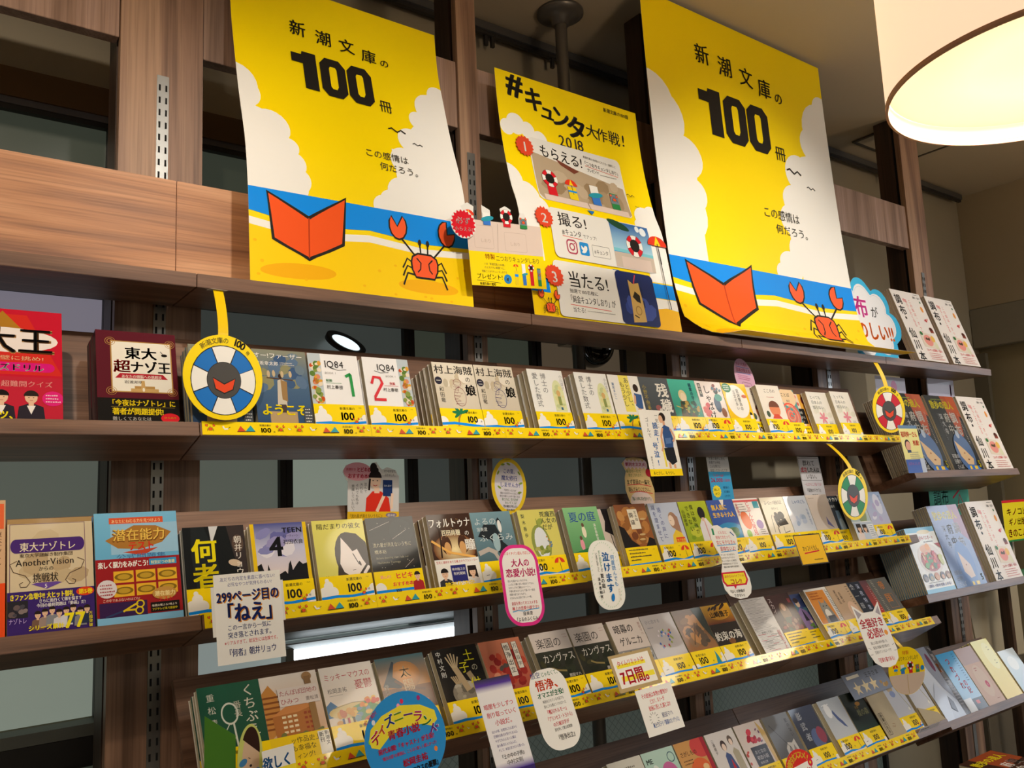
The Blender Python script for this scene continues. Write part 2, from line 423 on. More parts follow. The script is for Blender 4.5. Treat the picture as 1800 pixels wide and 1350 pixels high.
def obi(c, kind):
    c.rect(0, 0, 105, 44, YEL)
    if kind in 'ACD': cloud(c, [(8, 12, 13), (16, 26, 9), (24, 14, 10), (14, 36, 4)])
    if kind == 'A':
        cloud(c, [(98, 8, 10), (104, 16, 8)]); c.t('新潮文庫の', 52, 33, 6.4, INK, 1, hand=.1); c.t('100', 50, 12, 22, INK, 2); c.t('冊', 93, 13, 4.5, INK)
        c.line([(0, 4), (30, 6), (60, 4), (105, 8)], 5, SEA); crab(c, 84, 8, 7); bird(c, 95, 37, 3)
    elif kind == 'B':
        cloud(c, [(4, 14, 12), (96, 10, 12)]); palm(c, 40, 4, 34); c.t('新潮文庫の', 62, 33, 6, INK, 1, hand=.1); c.t('100', 62, 13, 20, INK, 2); c.t('冊', 97, 14, 4, INK)
        c.line([(0, 9), (30, 11), (70, 7), (105, 3)], 6, SEA); c.rect(0, 0, 30, 5, YEL); c.ell(42, 2, 10, 3, 'e0b300')
    elif kind == 'C':
        c.t('新潮文庫の', 12, 33, 6.6, INK, 1, hand=.1); c.t('100', 16, 13, 22, INK, 2); c.t('冊', 58, 14, 4.5, INK)
        parasol(c, 84, 34, 24); c.line([(0, 5), (40, 8), (70, 3), (105, 9)], 5, SEA); c.line([(0, 1), (60, 3), (105, 2)], 3, WHT); bird(c, 66, 38, 3)
    elif kind == 'D':
        c.t('新潮文庫の', 46, 33, 6.2, INK, 1, hand=.1); c.t('100', 46, 12, 20, INK, 2); c.t('冊', 84, 13, 4.5, INK)
        c.line([(0, 3), (50, 6), (105, 4)], 4, SEA); cloud(c, [(100, 6, 7)]); c.line([(10, 15), (18, 16)], 1, INK)
    elif kind == 'E':
        for i in range(4): squig(c, 9, 36-8*i, 66 if i < 3 else 40, 1, 8, 4.2, '4a4230', i)
        c.line([(0, 2), (105, 4)], 3, SEA); bird(c, 90, 35, 3)
    elif kind == 'F':
        c.t('新潮文庫の', 12, 30, 7, INK, 1, hand=.1); c.t('100', 14, 11, 23, INK, 2); c.t('冊', 62, 12, 4.5, INK)
        c.poly([(72, 2), (78, 20), (82, 38), (88, 22), (90, 2)], '1f8fa0'); cloud(c, [(101, 10, 9), (103, 24, 6), (5, 5, 9)]); c.line([(0, 3), (105, 5)], 4, SEA)
    elif kind == 'H':
        cloud(c, [(10, 10, 12)]); c.t('ヒビキ', 44, 28, 13, 'e0243c', 2); c.t('おすすめ本!', 36, 14, 9, 'e0243c', 2); c.t('読んだ!', 12, 30, 7, 'ef6aa0', 1)
        person(c, 92, 20, 26, 'b3262b'); c.line([(0, 5), (80, 6)], 5, SEA); c.t('100', 40, 1, 9, INK, 2)
    elif kind == 'P':
        c.rect(0, 0, 105, 56, 'f2efe8'); c.t('生死と運命をめぐる極上のラブストーリー', 3, 48, 6.0, 'c3262c', 1, W=99)
        person(c, 18, 14, 34, '33343a', hair='1d1513'); person(c, 84, 14, 34, 'ded7d2', hair='241816', long=True)
        c.rect(34, 9, 36, 34, '2a2c78'); c.t('神木隆之介', 36, 32, 6.4, WHT, 1); c.t('有村架純', 38, 23, 7, WHT, 1); c.t('映画化決定', 14, -2, 14, 'ffe01a', 2)
    elif kind == 'W':
        c.grad(0, 0, 105, 56, 'd8dfe8', 'b9c6d8'); person(c, 24, 22, 40, 'e6d9d6', long=True); person(c, 54, 22, 36, 'c7d3e4', long=True)
        c.rect(72, 8, 30, 40, 'eceff2'); squig(c, 76, 42, 24, 6, 6, 3.2, '6b7f9a', 3)
    elif kind == 'T':
        c.rect(0, 0, 105, 44, 'f6d21a'); c.t('ッ作品史上、', 34, 30, 11, INK, 0, hand=.1); c.t('も幸福な', 34, 17, 11, INK, 0, hand=.1); c.t('ィング!', 40, 4, 10, INK, 0, hand=.1)
        c.rect(84, 2, 21, 40, 'f1efe6'); c.t('新刊', 90, 40, 9, INK, 1, v=True); c.t('新潮文', 100, 41, 8, INK, 1, v=True)
OBI_H = dict(P=56, W=56)

# ------------------------------------------------------------------ covers, 105 x 151 mm
CV = {}
def cover(k):
    def f(fn): CV[k] = fn; return fn
    return f
def starry(c, n, seed, col='e9e6da', w=105, h=151):
    r = random.Random(seed)
    for i in range(n): c.ell(r.uniform(4, w-4), r.uniform(40, h-4), .7, .7, col, n=6)
def patches(c, n, cols, box_, seed, s=(4, 14)):
    r = random.Random(seed); x, y, w_, h_ = box_
    for i in range(n):
        a, b_ = r.uniform(*s), r.uniform(*s)
        px, py = r.uniform(x+a*.6, x+w_-a*.6), r.uniform(y+b_*.6, y+h_-b_*.6)
        c.ell(px, py, min(a, w_*.4)*.6, min(b_, h_*.4)*.5, r.choice(cols), rot=r.uniform(0, 40), n=8)
@cover('father')
def _(c):
    c.grad(0, 0, 105, 90, '2f4c73', '4f6a86'); c.grad(0, 90, 105, 61, '4f6a86', '8a8c79'); patches(c, 14, ['6d7f8c', '8d8a66', '3e5a80', '5b7390'], (0, 60, 105, 88), 2, (12, 30))
    c.rect(24, 0, 52, 26, 'b59a70'); c.poly([(40, 38), (44, 88), (52, 92), (60, 86), (58, 38)], 'c9bfae'); c.poly([(50, 50), (50, 90), (62, 86), (60, 46)], '9c7b4e'); c.ell(50, 97, 4, 5, '3a2a22'); c.rect(44, 24, 12, 16, '4c3d36')
    c.line([(24, 93), (74, 90)], 2, '5a3f2c')
    for i, x in enumerate((28, 38, 54, 70)): c.ell(x, 101+i % 2, 3, 7, 'c7b18c')
    c.t('オー!ファーザー', 2, 134, 12.5, WHT, 0, W=96); c.t('伊坂幸太郎', 4, 119, 9, WHT); squig(c, 52, 124, 30, 2, 4, 2, 'd8d5cc', 4)
    c.t('ようこそ', 8, 20, 24, 'f5e400', 2, W=88); c.rect(88, 0, 17, 34, '4a4f55'); squig(c, 91, 30, 12, 5, 6, 3.5, 'd5d5d0', 9)
def q84(c, num, col, left):
    c.rect(0, 0, 105, 151, 'f3f1f0'); x = 0 if left else 79
    c.rect(x, 0, 26, 151, 'bfc9cf'); patches(c, 46, ['c8501f', 'e0a23c', '5d7f37', 'e8d9c0', 'b5772c', '8a9a4a', 'd98b6a'], (x, 34, 26, 104), 5, (5, 13))
    X = 30 if left else 8
    c.t('1Q84', X+(0 if left else 20), 122, 21, '2d2a2a', 0, W=44); c.line([(X+16, 121), (X+30, 117), (X+48, 119)], .8, '2d2a2a')
    c.t('BOOK 1' if left else 'BOOK 1', X+(2 if left else 40), 108, 6, '9a9590'); c.t('前編' if left else '後編', X+(2 if left else 46), 92, 6.5, col, 1)
    c.line([(X+(2 if left else 34), 89), (X+(34 if left else 66), 89)], .6, col); c.t('村上春樹', X+(2 if left else 30), 77, 9, '2d2a2a', W=34)
    if left: c.line([(74, 104), (85, 110), (85, 108), (86, 62)], 6, col)
    else: c.line([(14, 92), (20, 107), (34, 106), (38, 94), (18, 64), (16, 58), (42, 58)], 6, col)
@cover('q1')
def _(c): q84(c, '1', '2f9a4e', True)
@cover('q2')
def _(c): q84(c, '2', 'dd3a44', False)
def kaizoku(c, mark, lc):
    c.grad(0, 0, 105, 151, 'c9bda8', 'e3d9c6'); patches(c, 12, ['d5c9b2', 'cbbb9f', 'e8dfce'], (0, 40, 105, 100), 3, (14, 34))
    c.t('村上海賊', 3, 126, 22, INK, 1, W=98); c.t('の', 78, 108, 14, INK, 1); c.t('娘', 74, 78, 27, INK, 2)
    c.ell(10, 108, 9, 9, '2e2c3c'); c.t(mark, 4.5, 104, 11, WHT, 2); c.ell(27, 103, 6, 10, 'c1b59c')
    c.t('和田竜', 14, 94, 12, INK, 0, v=True)
    for i in range(7): c.line([(46+4*math.sin(i), 110-i*9), (60+5*math.cos(i*2), 104-i*8), (54+6*math.sin(i*3), 92-i*6), (44, 96-i*7)], .7, lc)
    c.ring(56, 104, 9, 9.8, lc); c.ring(58, 72, 14, 14.8, lc, ky=1.5)
@cover('kai1')
def _(c): kaizoku(c, '一', '8c4a52')
@cover('kai2')
def _(c): kaizoku(c, '二', '3f3f7a')
@cover('kai3')
def _(c): kaizoku(c, '三', '4a6a52')
@cover('suushiki')
def _(c):
    c.rect(0, 0, 105, 151, 'efeee9'); c.ell(80, 88, 17, 38, 'dfe3b0'); c.rect(63, 46, 34, 40, 'dfe3b0'); patches(c, 16, ['c9d29a', 'e3dc9a', 'cfd8b4', 'd8cf88'], (64, 50, 32, 70), 8, (6, 14))
    c.ell(80, 92, 6, 8, 'd8b070'); c.rect(76, 62, 9, 22, '8f9a58'); c.rect(79, 50, 6, 7, '3d6b8c')
    c.t('博士の', 44, 142, 17, '77787a', 0, v=True); c.t('愛した数式', 20, 142, 17, '6f7072', 0, v=True); c.t('小川洋子', 97, 140, 10, '9a9a98', 0, v=True)
@cover('ekiden')
def _(c):
    c.rect(0, 0, 105, 151, 'f0ede6'); c.rect(36, 52, 34, 99, 'f3e36a'); c.t('あと少し、', 60, 146, 17, '5b5b52', 1, v=True); c.t('もう少し', 43, 134, 17, '5b5b52', 1, v=True)
    c.t('瀬尾まいこ', 12, 130, 9, '3d7fc0', 1, v=True); c.ell(88, 118, 9, 11, '33241f'); c.poly([(78, 104), (74, 70), (84, 60), (98, 62), (103, 100)], '3c5f96'); c.poly([(76, 100), (70, 76), (76, 72), (82, 96)], 'e3b08c'); c.rect(78, 46, 12, 16, 'e3b08c')
@cover('zanne')
def _(c):
    c.grad(0, 0, 105, 151, '3b4046', '565c61'); c.t('残', 56, 100, 42, 'ece8e0', 2); c.t('穢', 60, 58, 40, 'ece8e0', 2); c.t('小野不由美', 14, 130, 14, 'b09a3a', 0, v=True); c.ell(48, 66, 10, 8, '9a5a5a'); c.ell(56, 60, 6, 5, 'd8d0c8')
@cover('teal')
def _(c):
    c.grad(0, 0, 105, 151, '1f6a5c', '4db8a0'); c.ell(44, 104, 15, 17, 'd8c896'); c.ell(46, 98, 11, 15, 'e8d4b4'); c.poly([(20, 40), (30, 88), (60, 90), (82, 44)], '5a4a2c'); c.line([(10, 74), (90, 52)], 2.5, 'c9b35a')
    patches(c, 26, ['2f5a38', '86a04c', '3d4a30', 'b89a4a', '26443a'], (20, 44, 82, 48), 6, (6, 16)); c.t('精霊の守り人', 82, 142, 12, '243d66', 1, v=True)
@cover('shabake')
def _(c):
    c.rect(0, 0, 105, 151, 'ecdfd8'); c.rect(8, 104, 12, 40, '4a4a48'); c.t('畠中恵', 14, 142, 10, 'e8e4da', 1, v=True); c.t('しゃばけ', 40, 140, 27, '2b2726', 1, v=True, W=98)
    patches(c, 16, ['d4635c', 'e08a80', 'c94a4e'], (2, 44, 38, 46), 3, (7, 16)); c.ell(70, 84, 13, 24, '4d6078'); c.ell(80, 104, 15, 11, '4f9a8c'); c.ell(76, 122, 9, 8, '3a4238'); patches(c, 8, ['c8a07a', '8a4f48', '5b7a8a'], (54, 120, 46, 28), 4, (6, 12)); c.ell(88, 60, 10, 14, '98684e')
@cover('circle')
def _(c):
    c.rect(0, 0, 105, 151, 'f2c41c'); c.ell(52, 96, 46, 50, 'f4efe6', n=30); c.ell(20, 136, 19, 14, '2f7d4a'); squig(c, 8, 141, 24, 3, 6, 3.6, 'e8efe4', 2)
    c.t('宮沢賢治の', 62, 134, 13, '3a322c', 0, v=True); c.t('注文の多い', 46, 130, 12, '3a322c', 0, v=True); c.ell(86, 112, 11, 5, 'd8806a'); c.ell(94, 58, 5, 7, '2b2726'); c.rect(88, 36, 12, 20, 'efe8dc')
@cover('little')
def _(c):
    c.rect(0, 0, 105, 151, 'ece3d6'); c.t('こころの', 30, 128, 13, '5b4a40', 1, W=52); squig(c, 36, 112, 38, 1, 4, 3.5, 'c8786a', 7); c.ell(56, 76, 24, 24, 'e58a60'); c.poly(blob(56, 82, 24, 20, 12, 0, 0, 180), '7a4a38'); c.poly([(34, 46), (46, 60), (66, 60), (80, 46)], 'd8503c'); c.ell(20, 60, 8, 10, '4a5a48')
@cover('peony')
def _(c):
    c.rect(0, 0, 105, 151, '5a9a98'); c.ell(70, 128, 38, 34, 'e8c9a0'); c.t('舌鼓ことば', 10, 128, 14, '2c3c3a', 1); c.t('食記', 56, 110, 9, '2c3c3a')
    for k in range(5): c.ring(60, 66, 4+8*k, 10+8*k, ['e8604a', 'f08a70'][k % 2], k*40, k*40+330, n=20)
@cover('meoto')
def _(c):
    c.rect(0, 0, 105, 151, 'efd9c6'); c.rect(66, 0, 39, 151, 'eab04a'); patches(c, 14, ['e08a80', 'f2b8a0', 'd86a60'], (4, 108, 60, 40), 9, (8, 16)); c.ell(86, 130, 10, 12, '8a3a34'); c.rect(22, 52, 56, 50, '231f20'); c.t('みつめ', 30, 84, 12, WHT, 1); c.t('屋上がら', 28, 68, 11, WHT, 1); c.t('重松清', 40, 56, 7, 'd8d4cc'); c.ell(40, 34, 10, 8, 'f6f0e0'); c.ell(16, 20, 12, 12, 'e8b448')
@cover('lily')
def _(c):
    c.rect(0, 0, 105, 151, 'e9e4da'); patches(c, 10, ['e3dccb', 'efe9dd', 'dcd8c8'], (0, 60, 105, 88), 4, (14, 30))
    for i, s_ in enumerate(('とっても', '日本人の', '知らない')): c.t(s_, 14, 128-i*17, 12.5, '5d655e', 1, W=56)
    c.line([(56, 34), (52, 62), (44, 80)], 1.2, '7a9a6a')
    for a in range(0, 360, 60): c.ell(52+11*math.cos(math.radians(a)), 64+11*math.sin(math.radians(a)), 11, 4, 'e08a98', rot=a, n=10)
    squig(c, 76, 50, 22, 3, 5, 3, '8a8680', 1)
@cover('nanimono')
def _(c):
    c.rect(0, 0, 105, 151, '161a1c')
    for x0, x1 in ((20, 30), (44, 60), (78, 96)): c.poly([(x0, 151), (x0+3, 118), (x1, 151)], 'd8dadc')
    c.poly([(36, 151), (52, 100), (60, 60), (50, 20), (20, 20), (12, 100), (14, 151)], '1f2528'); c.poly([(74, 151), (84, 96), (96, 60), (105, 60), (105, 151)], '3a3130'); c.ell(84, 84, 11, 6, 'd8c0a4', rot=-14); c.ell(92, 118, 10, 16, '5d4a40')
    c.t('何', 12, 92, 44, 'f2e20a', 2); c.t('者', 12, 48, 44, 'f2e20a', 2); c.t('朝井リョウ', 92, 132, 14, 'efe9df', 1, v=True)
@cover('teen')
def _(c):
    c.rect(0, 0, 105, 151, 'f0c818'); c.grad(7, 44, 91, 60, 'ead8d0', 'c9c9e2'); c.grad(7, 104, 91, 47, 'c9c9e2', '4f5496'); patches(c, 12, ['6a6aa8', '8a8ac0', 'e6e2ec', '9c96c4'], (7, 84, 91, 64), 5, (14, 34))
    c.poly([(7, 44), (7, 74), (14, 78), (18, 64), (24, 62), (26, 76), (30, 60), (44, 56), (56, 62), (60, 56), (64, 74), (68, 80), (70, 62), (80, 74), (84, 78), (90, 72), (98, 74), (98, 44)], '16171c')
    c.t('4', 32, 90, 50, '1b1b20', 2); c.t('TEEN', 58, 132, 13.5, '1b1b20', 2, W=38); c.t('フォーティーン', 58, 124, 5, '1b1b20', W=30); c.t('石田衣良', 58, 111, 9.5, '1b1b20', 1)
@cover('hidamari')
def _(c):
    c.grad(0, 0, 105, 151, 'd8d468', 'e8df70'); c.t('陽だまりの彼女', 8, 134, 12, INK, 1, W=90)
    c.poly([(38, 40), (46, 92), (52, 118), (66, 126), (86, 122), (104, 104), (105, 96), (105, 34), (92, 34), (70, 44)], '2b2120'); c.ell(64, 82, 26, 44, '2b2120')
    c.poly([(54, 116), (50, 88), (46, 66), (52, 50), (66, 40), (82, 44), (98, 62), (92, 72), (84, 92), (74, 88), (66, 100)], 'f0e6e2'); c.line([(74, 84), (84, 62)], 1.6, '2b2120'); c.ell(86, 64, 2, 5, '2b2120', rot=20); c.line([(70, 52), (76, 53)], 1, '2b2120'); c.line([(92, 44), (104, 58)], 6, 'f0e6e2')
    c.t('越谷オサム', 12, 36, 10.5, INK, 1, W=50)
@cover('nagare')
def _(c):
    c.rect(0, 0, 105, 151, '101a20'); c.ell(74, 120, 26, 26, '18242a')
    for a, b_ in (((6, 126), (52, 142)), ((52, 106), (86, 124)), ((70, 48), (92, 64)), ((18, 36), (40, 44))): c.line([a, b_], .7, 'c9c0b8')
    starry(c, 14, 4); c.t('流れ星が消えないうちに', 8, 92, 9.5, 'd9d3b8', 0, W=84); c.t('橋本紡', 9, 79, 8.5, 'd9d3b8', 0, W=26); c.t('Before shooting stars fade out', 11, 68, 6, 'b9b59c', W=70); c.t('Hashimoto Tsumugu', 12, 59, 6, 'b9b59c', W=50)
@cover('fortuna')
def _(c):
    c.rect(0, 0, 105, 151, '3d2418'); c.glow(54, 76, 50, 34, 'ffe9b0', '7a4522'); c.ell(36, 86, 12, 20, '4a2a1a'); c.ell(76, 86, 12, 20, '4a2a1a'); c.ell(38, 78, 8, 14, 'd9a468'); c.ell(74, 78, 8, 14, 'd9a468'); starry(c, 26, 3, 'd9a45a')
    c.line([(2, 96), (40, 70), (100, 56)], 5, 'f2b860'); c.line([(20, 60), (26, 118), (10, 140)], 3, '2a160e')
    c.t('フォルトゥナ', 1, 124, 22, WHT, 1, W=103); c.t('の', 84, 104, 12, WHT, 1); c.t('瞳', 80, 74, 26, WHT, 2); c.t('百田尚樹', 28, 106, 13, 'efe6c8', 2, W=46)
@cover('yoru')
def _(c):
    c.grad(0, 0, 105, 151, '33505e', '7899a4'); c.poly([(10, 98), (30, 124), (60, 122), (66, 104), (70, 84), (90, 66), (98, 48), (80, 40), (60, 52), (40, 90)], '1e262c'); c.poly([(66, 104), (64, 132), (70, 138), (76, 128), (74, 104)], '1e262c'); c.ell(70, 118, 5, 14, 'e8e8e4'); c.ell(54, 84, 9, 20, '9cb8c0'); c.line([(4, 62), (30, 70), (50, 60)], 10, 'b9b0a8'); c.line([(44, 62), (58, 34)], 8, 'b9b0a8')
    c.t('よるの', 6, 124, 17, 'c9d3d4', 0, W=58); c.t('ふくらみ', 12, 88, 17, 'c9d3d4', 0, W=88); c.t('窪美澄', 10, 110, 9, 'dfe6e6')
@cover('nishi')
def _(c):
    c.rect(0, 0, 105, 151, 'd9d06a'); c.ell(48, 74, 26, 42, '8f9a4a'); c.ell(50, 74, 19, 36, 'dfe3e6'); patches(c, 14, ['7c8c3c', 'b5b05c', 'a0a850'], (22, 44, 56, 26), 6, (6, 14)); c.ell(56, 122, 11, 7, '9aa64a', rot=30); c.line([(48, 112), (47, 130)], 1.5, '7c8c3c'); patches(c, 7, ['6b88a0', 'c98a3a'], (60, 60, 20, 30), 3, (3, 7))
    for i, s_ in enumerate(('西の', '魔女が', '死んだ')): c.t(s_, 97-15*i, 146, 14.5, '4f5a48', 1, v=True)
    c.t('梨木香歩', 12, 142, 10.5, '4f5a48', 0, v=True, W=58)
@cover('natsu')
def _(c):
    c.grad(0, 0, 105, 151, '2f7a44', '8cc68a'); c.t('夏の庭', 12, 118, 26, '2a4f9a', 1, W=82); c.t('湯本香樹実', 84, 110, 8, WHT, 0, v=True)
    for x, y, k in ((48, 92, 'ece4c8'), (34, 62, 'e79aa8')): c.ell(x, y, 6, 14, k); c.ell(x, y+16, 4, 5, '6b4a3a')
    c.grad(0, 0, 105, 44, '7fb0d8', 'dfe6ea'); c.poly([(0, 44), (50, 54), (105, 44)], '2f7a44')
@cover('legs')
def _(c):
    c.grad(0, 0, 105, 151, 'd2cabf', 'dccdc6'); c.poly([(30, 151), (34, 120), (26, 96), (50, 84), (66, 100), (76, 120), (78, 151)], '201c20'); c.line([(42, 88), (44, 60), (48, 46)], 2.4, '201c20'); c.line([(50, 88), (54, 62), (60, 48)], 2.4, '201c20'); c.line([(92, 151), (98, 110), (105, 92)], 9, '6b5236'); c.ell(80, 106, 6, 3, 'c9744a')
@cover('kinshu')
def _(c):
    c.grad(0, 0, 105, 151, 'a0622c', '8a5230'); patches(c, 24, ['b87a3c', '7a4424', 'c08a4c', '96602c'], (0, 44, 105, 105), 7, (12, 30)); c.poly([(0, 44), (0, 100), (16, 92), (30, 62), (52, 46)], '1d1614'); c.poly([(72, 44), (90, 66), (105, 60), (105, 44)], '1d1614')
    for x, y in ((70, 74), (84, 112), (50, 120), (66, 62)): c.ell(x, y, 10, 2.4, 'cfae78')
    c.rect(40, 88, 32, 50, 'ece2cc'); c.t('宮本輝', 64, 134, 9, '3a2a22', 0, v=True); c.t('錦繍', 49, 130, 14, '3a2a22', 1, v=True, W=36)
@cover('tooku')
def _(c):
    c.grad(0, 0, 105, 151, 'cfd6e4', 'c2cbe0'); c.ell(74, 104, 16, 22, 'b08a6a'); c.poly([(64, 110), (70, 84), (92, 64), (92, 112), (80, 124)], 'a8806a'); c.ell(68, 104, 10, 14, 'f0d8c4'); c.poly([(52, 44), (58, 66), (74, 80), (92, 70), (100, 44)], 'f0cc38'); c.line([(62, 104), (67, 103)], .9, '5a3a34'); c.rect(66, 48, 32, 12, 'e84a28'); c.t('宮下奈都', 68, 50, 7.6, 'f3d23a', 1)
    c.t('遠くの声に', 34, 140, 14, '6b74a8', 1, v=True, W=84); c.t('耳を澄ませて', 15, 146, 14, '6b74a8', 1, v=True, W=96)
@cover('benkyo')
def _(c):
    c.grad(0, 0, 105, 151, '8fa81c', 'b5c22a'); patches(c, 10, ['9ab426', 'c6cc3c', '83a01e'], (0, 44, 60, 50), 2, (12, 24)); c.ell(76, 118, 13, 17, '241d20'); c.poly([(56, 44), (58, 86), (72, 104), (88, 104), (102, 84), (104, 44)], 'e6e2e6'); c.line([(80, 96), (82, 46)], 4, 'd8a8a8'); c.rect(72, 96, 9, 10, 'e0bca4')
    c.t('僕は勉強が', 44, 142, 14, '3d4a10', 1, v=True, W=80); c.t('できない', 26, 140, 15, '3d4a10', 1, v=True, W=72); c.t('山田詠美', 10, 130, 11, '2f3810', 1, v=True)
@cover('mujin')
def _(c):
    c.grad(0, 0, 105, 151, '2b5fae', '3c58a8'); c.ell(60, 44, 70, 44, '2f8fc4'); c.ell(70, 60, 24, 14, '5a8a4a'); c.poly([(52, 151), (60, 128), (70, 151)], 'f0e6da'); c.ell(80, 66, 14, 8, '3e7040')
    c.t('無人島に', 12, 124, 17, 'f2c41c', 2, W=62); c.t('生きる十六人', 10, 104, 15, 'f2c41c', 2, W=86)
@cover('hatsumei')
def _(c):
    c.rect(0, 0, 105, 151, 'f1eae4'); c.rect(0, 141, 105, 6, 'd85a5a'); c.ell(30, 90, 18, 26, 'ee7a44', rot=15); c.ell(82, 76, 14, 13, '9a78c0'); c.ell(26, 52, 10, 12, '8cc04a'); c.rect(78, 122, 24, 20, '3a9aac')
    c.t('じぶん大発見', 54, 144, 17, 'dc2a3c', 1, v=True, W=96); squig(c, 14, 134, 28, 4, 7, 3, '8a7a78', 3); squig(c, 74, 60, 26, 4, 6, 3, '7a6a68', 8); c.t('星野道夫', 8, 138, 9, 'c03a4a', 1, v=True)
@cover('europe')
def _(c):
    c.rect(0, 0, 105, 151, 'efe6d2'); c.t('ヨーロッパ退屈日記', 14, 130, 12, '3a3630', 1, W=78); c.t('伊丹十三', 38, 114, 8, '5a544a'); c.ell(70, 96, 14, 12, '1d1c1c'); c.ell(52, 92, 9, 16, '24282a', rot=20); c.poly([(46, 78), (84, 88), (92, 70), (50, 66)], '1d1c1c'); c.line([(22, 50), (26, 92), (32, 100)], 1.6, '1d1c1c'); c.line([(40, 64), (40, 46)], 3, '1d1c1c'); c.line([(66, 64), (64, 46), (88, 50)], 2, '1d1c1c'); c.ell(42, 80, 5, 18, '3a3a3a', rot=10)
@cover('curl')
def _(c):
    c.grad(0, 0, 105, 151, 'd3d9e4', 'c4ccda'); c.t('しゃべれども', 34, 128, 13, '3c5a96', 1, W=60); c.t('佐藤多佳子', 92, 112, 10, '5a74a8', 0, v=True); patches(c, 6, ['b5c2da', '9fb0cc'], (20, 60, 60, 50), 2, (10, 22))
@cover('beige')
def _(c):
    c.grad(0, 0, 105, 151, 'd9cfc8', 'c8bcb4'); c.poly([(62, 60), (66, 84), (72, 70), (90, 46)], '6a6aa0'); squig(c, 12, 140, 30, 1, 4, 3, '8a8078', 3)
@cover('navy')
def _(c):
    c.grad(0, 0, 105, 151, '1d2b3c', '24303f'); c.t('孤独のチカラ', 6, 134, 14, 'e6eaec', 2, W=92); c.t('齋藤孝', 40, 114, 10, 'c6d0da', 1); c.poly([(60, 44), (64, 104), (82, 104), (92, 44)], '6f92b8'); c.ell(76, 60, 12, 20, 'a9c2d8')
@cover('photo')
def _(c):
    c.grad(0, 0, 105, 151, '9fb8c0', 'c8d4d6'); c.ell(66, 90, 26, 40, '8a9a68'); c.ell(30, 100, 20, 34, 'b8ccd8'); c.rect(0, 56, 105, 3, 'e8ecec')
@cover('pale')
def _(c):
    c.grad(0, 0, 105, 151, 'c9c4e0', '9fb6dc'); c.rect(4, 130, 14, 18, '2b3444'); c.ell(70, 110, 20, 34, 'd8dcf0'); patches(c, 6, ['b5aed8', 'dfe0f2'], (10, 50, 84, 80), 5, (12, 26)); c.t('博士の', 90, 140, 10, '6f7aa0', v=True)
@cover('kuchibue')
def _(c):
    c.grad(0, 0, 105, 151, '1f4a38', '245c46'); c.t('くちぶえ', 84, 146, 22, 'e4e0d2', 1, v=True); c.t('番長', 62, 120, 14, 'e4e0d2', 1, v=True); c.t('重松清', 20, 138, 14, 'd8d6c8', 0, v=True, W=64); c.ring(48, 100, 12, 14.5, 'd8dcd0', ky=1.3); c.line([(46, 84), (34, 66), (44, 54), (54, 60)], 1.6, 'd8dcd0'); c.line([(52, 84), (54, 44)], 3, 'd8dcd0')
@cover('danchi')
def _(c):
    c.grad(0, 0, 105, 151, 'd49a5c', 'e4dcd4'); c.poly([(0, 40), (0, 122), (14, 136), (26, 118), (30, 60)], 'c98a44')
    for i in range(7): c.rect(0, 58+i*9, 34, 3.4, '8a4f24')
    c.poly([(14, 34), (12, 80), (52, 98), (88, 88), (92, 40)], 'b5723a'); c.poly([(10, 80), (50, 100), (92, 90), (60, 82)], 'd08a4e')
    for i in range(5):
        for j in range(3): c.rect(28+j*10, 40+i*8.5, 7, 4, 'f0dcb4'); c.rect(68+j*8, 42+i*8.5, 5, 4, 'a0482c')
    c.rect(80, 40, 12, 80, '9a7648'); c.ell(86, 142, 9, 8, 'a07a50'); c.rect(80, 128, 12, 14, '8a6844'); patches(c, 10, ['5d6b3c', '7a7a44'], (0, 30, 105, 22), 4, (8, 16))
    c.rect(28, 94, 74, 32, 'e3d8d2'); c.t('たんぽぽ団地の', 30, 113, 10.5, 'a83a44', 0, W=70); c.t('ひみつ', 30, 98, 11, 'a83a44', 0, W=34); c.t('重松清', 76, 99, 8, '6a5a54', 0, W=24)
@cover('mickey')
def _(c):
    c.grad(0, 0, 105, 151, 'e6d6c6', 'e4ded8'); c.t('ミッキーマウスの', 6, 126, 14, 'b02c3c', 0, W=92); c.t('憂鬱', 62, 104, 19, 'b02c3c', 0, W=36); c.t('松岡圭祐', 8, 102, 10, '5a5a5a', 0, W=38); c.line([(10, 97), (36, 97)], .6, '8a8a8a')
    c.poly([(0, 80), (10, 88), (26, 72), (30, 60), (0, 58)], '5b84b0'); c.ell(54, 66, 52, 14, 'd9c488'); c.line([(12, 74), (50, 80), (96, 76)], 1, '7a6a5a'); c.poly([(40, 46), (50, 72), (74, 78), (104, 66), (104, 44)], '5f9a68'); patches(c, 20, ['d8a040', 'e8c060', 'c87048', 'efe0b0', '7aa0b8'], (6, 40, 92, 34), 8, (6, 14)); patches(c, 10, ['e08a3c', 'd85a48', 'f0c050'], (60, 66, 44, 22), 2, (5, 10))
    for x in (24, 34, 44): c.rect(x, 40, 4, 14, ['3a4a7a', 'b03040', '48382c'][x % 3])
@cover('taiyo')
def _(c):
    c.grad(0, 90, 105, 61, 'b5804a', '3a6470'); c.grad(0, 0, 105, 90, '4a3a30', '7a5238'); c.glow(54, 112, 34, 28, 'e09a4c', 'a0744c'); c.poly([(4, 96), (20, 120), (34, 142), (38, 140), (28, 112), (46, 96), (40, 88)], '34424e'); c.line([(30, 104), (52, 88), (90, 80)], 5, '6b4a3a')
    c.t('太', 44, 110, 24, 'e9d6b8', 1); c.t('陽', 46, 84, 24, 'e9d6b8', 1); c.t('森見', 10, 100, 11, WHT, 1, v=True); c.ell(80, 60, 12, 3, 'c8643c')
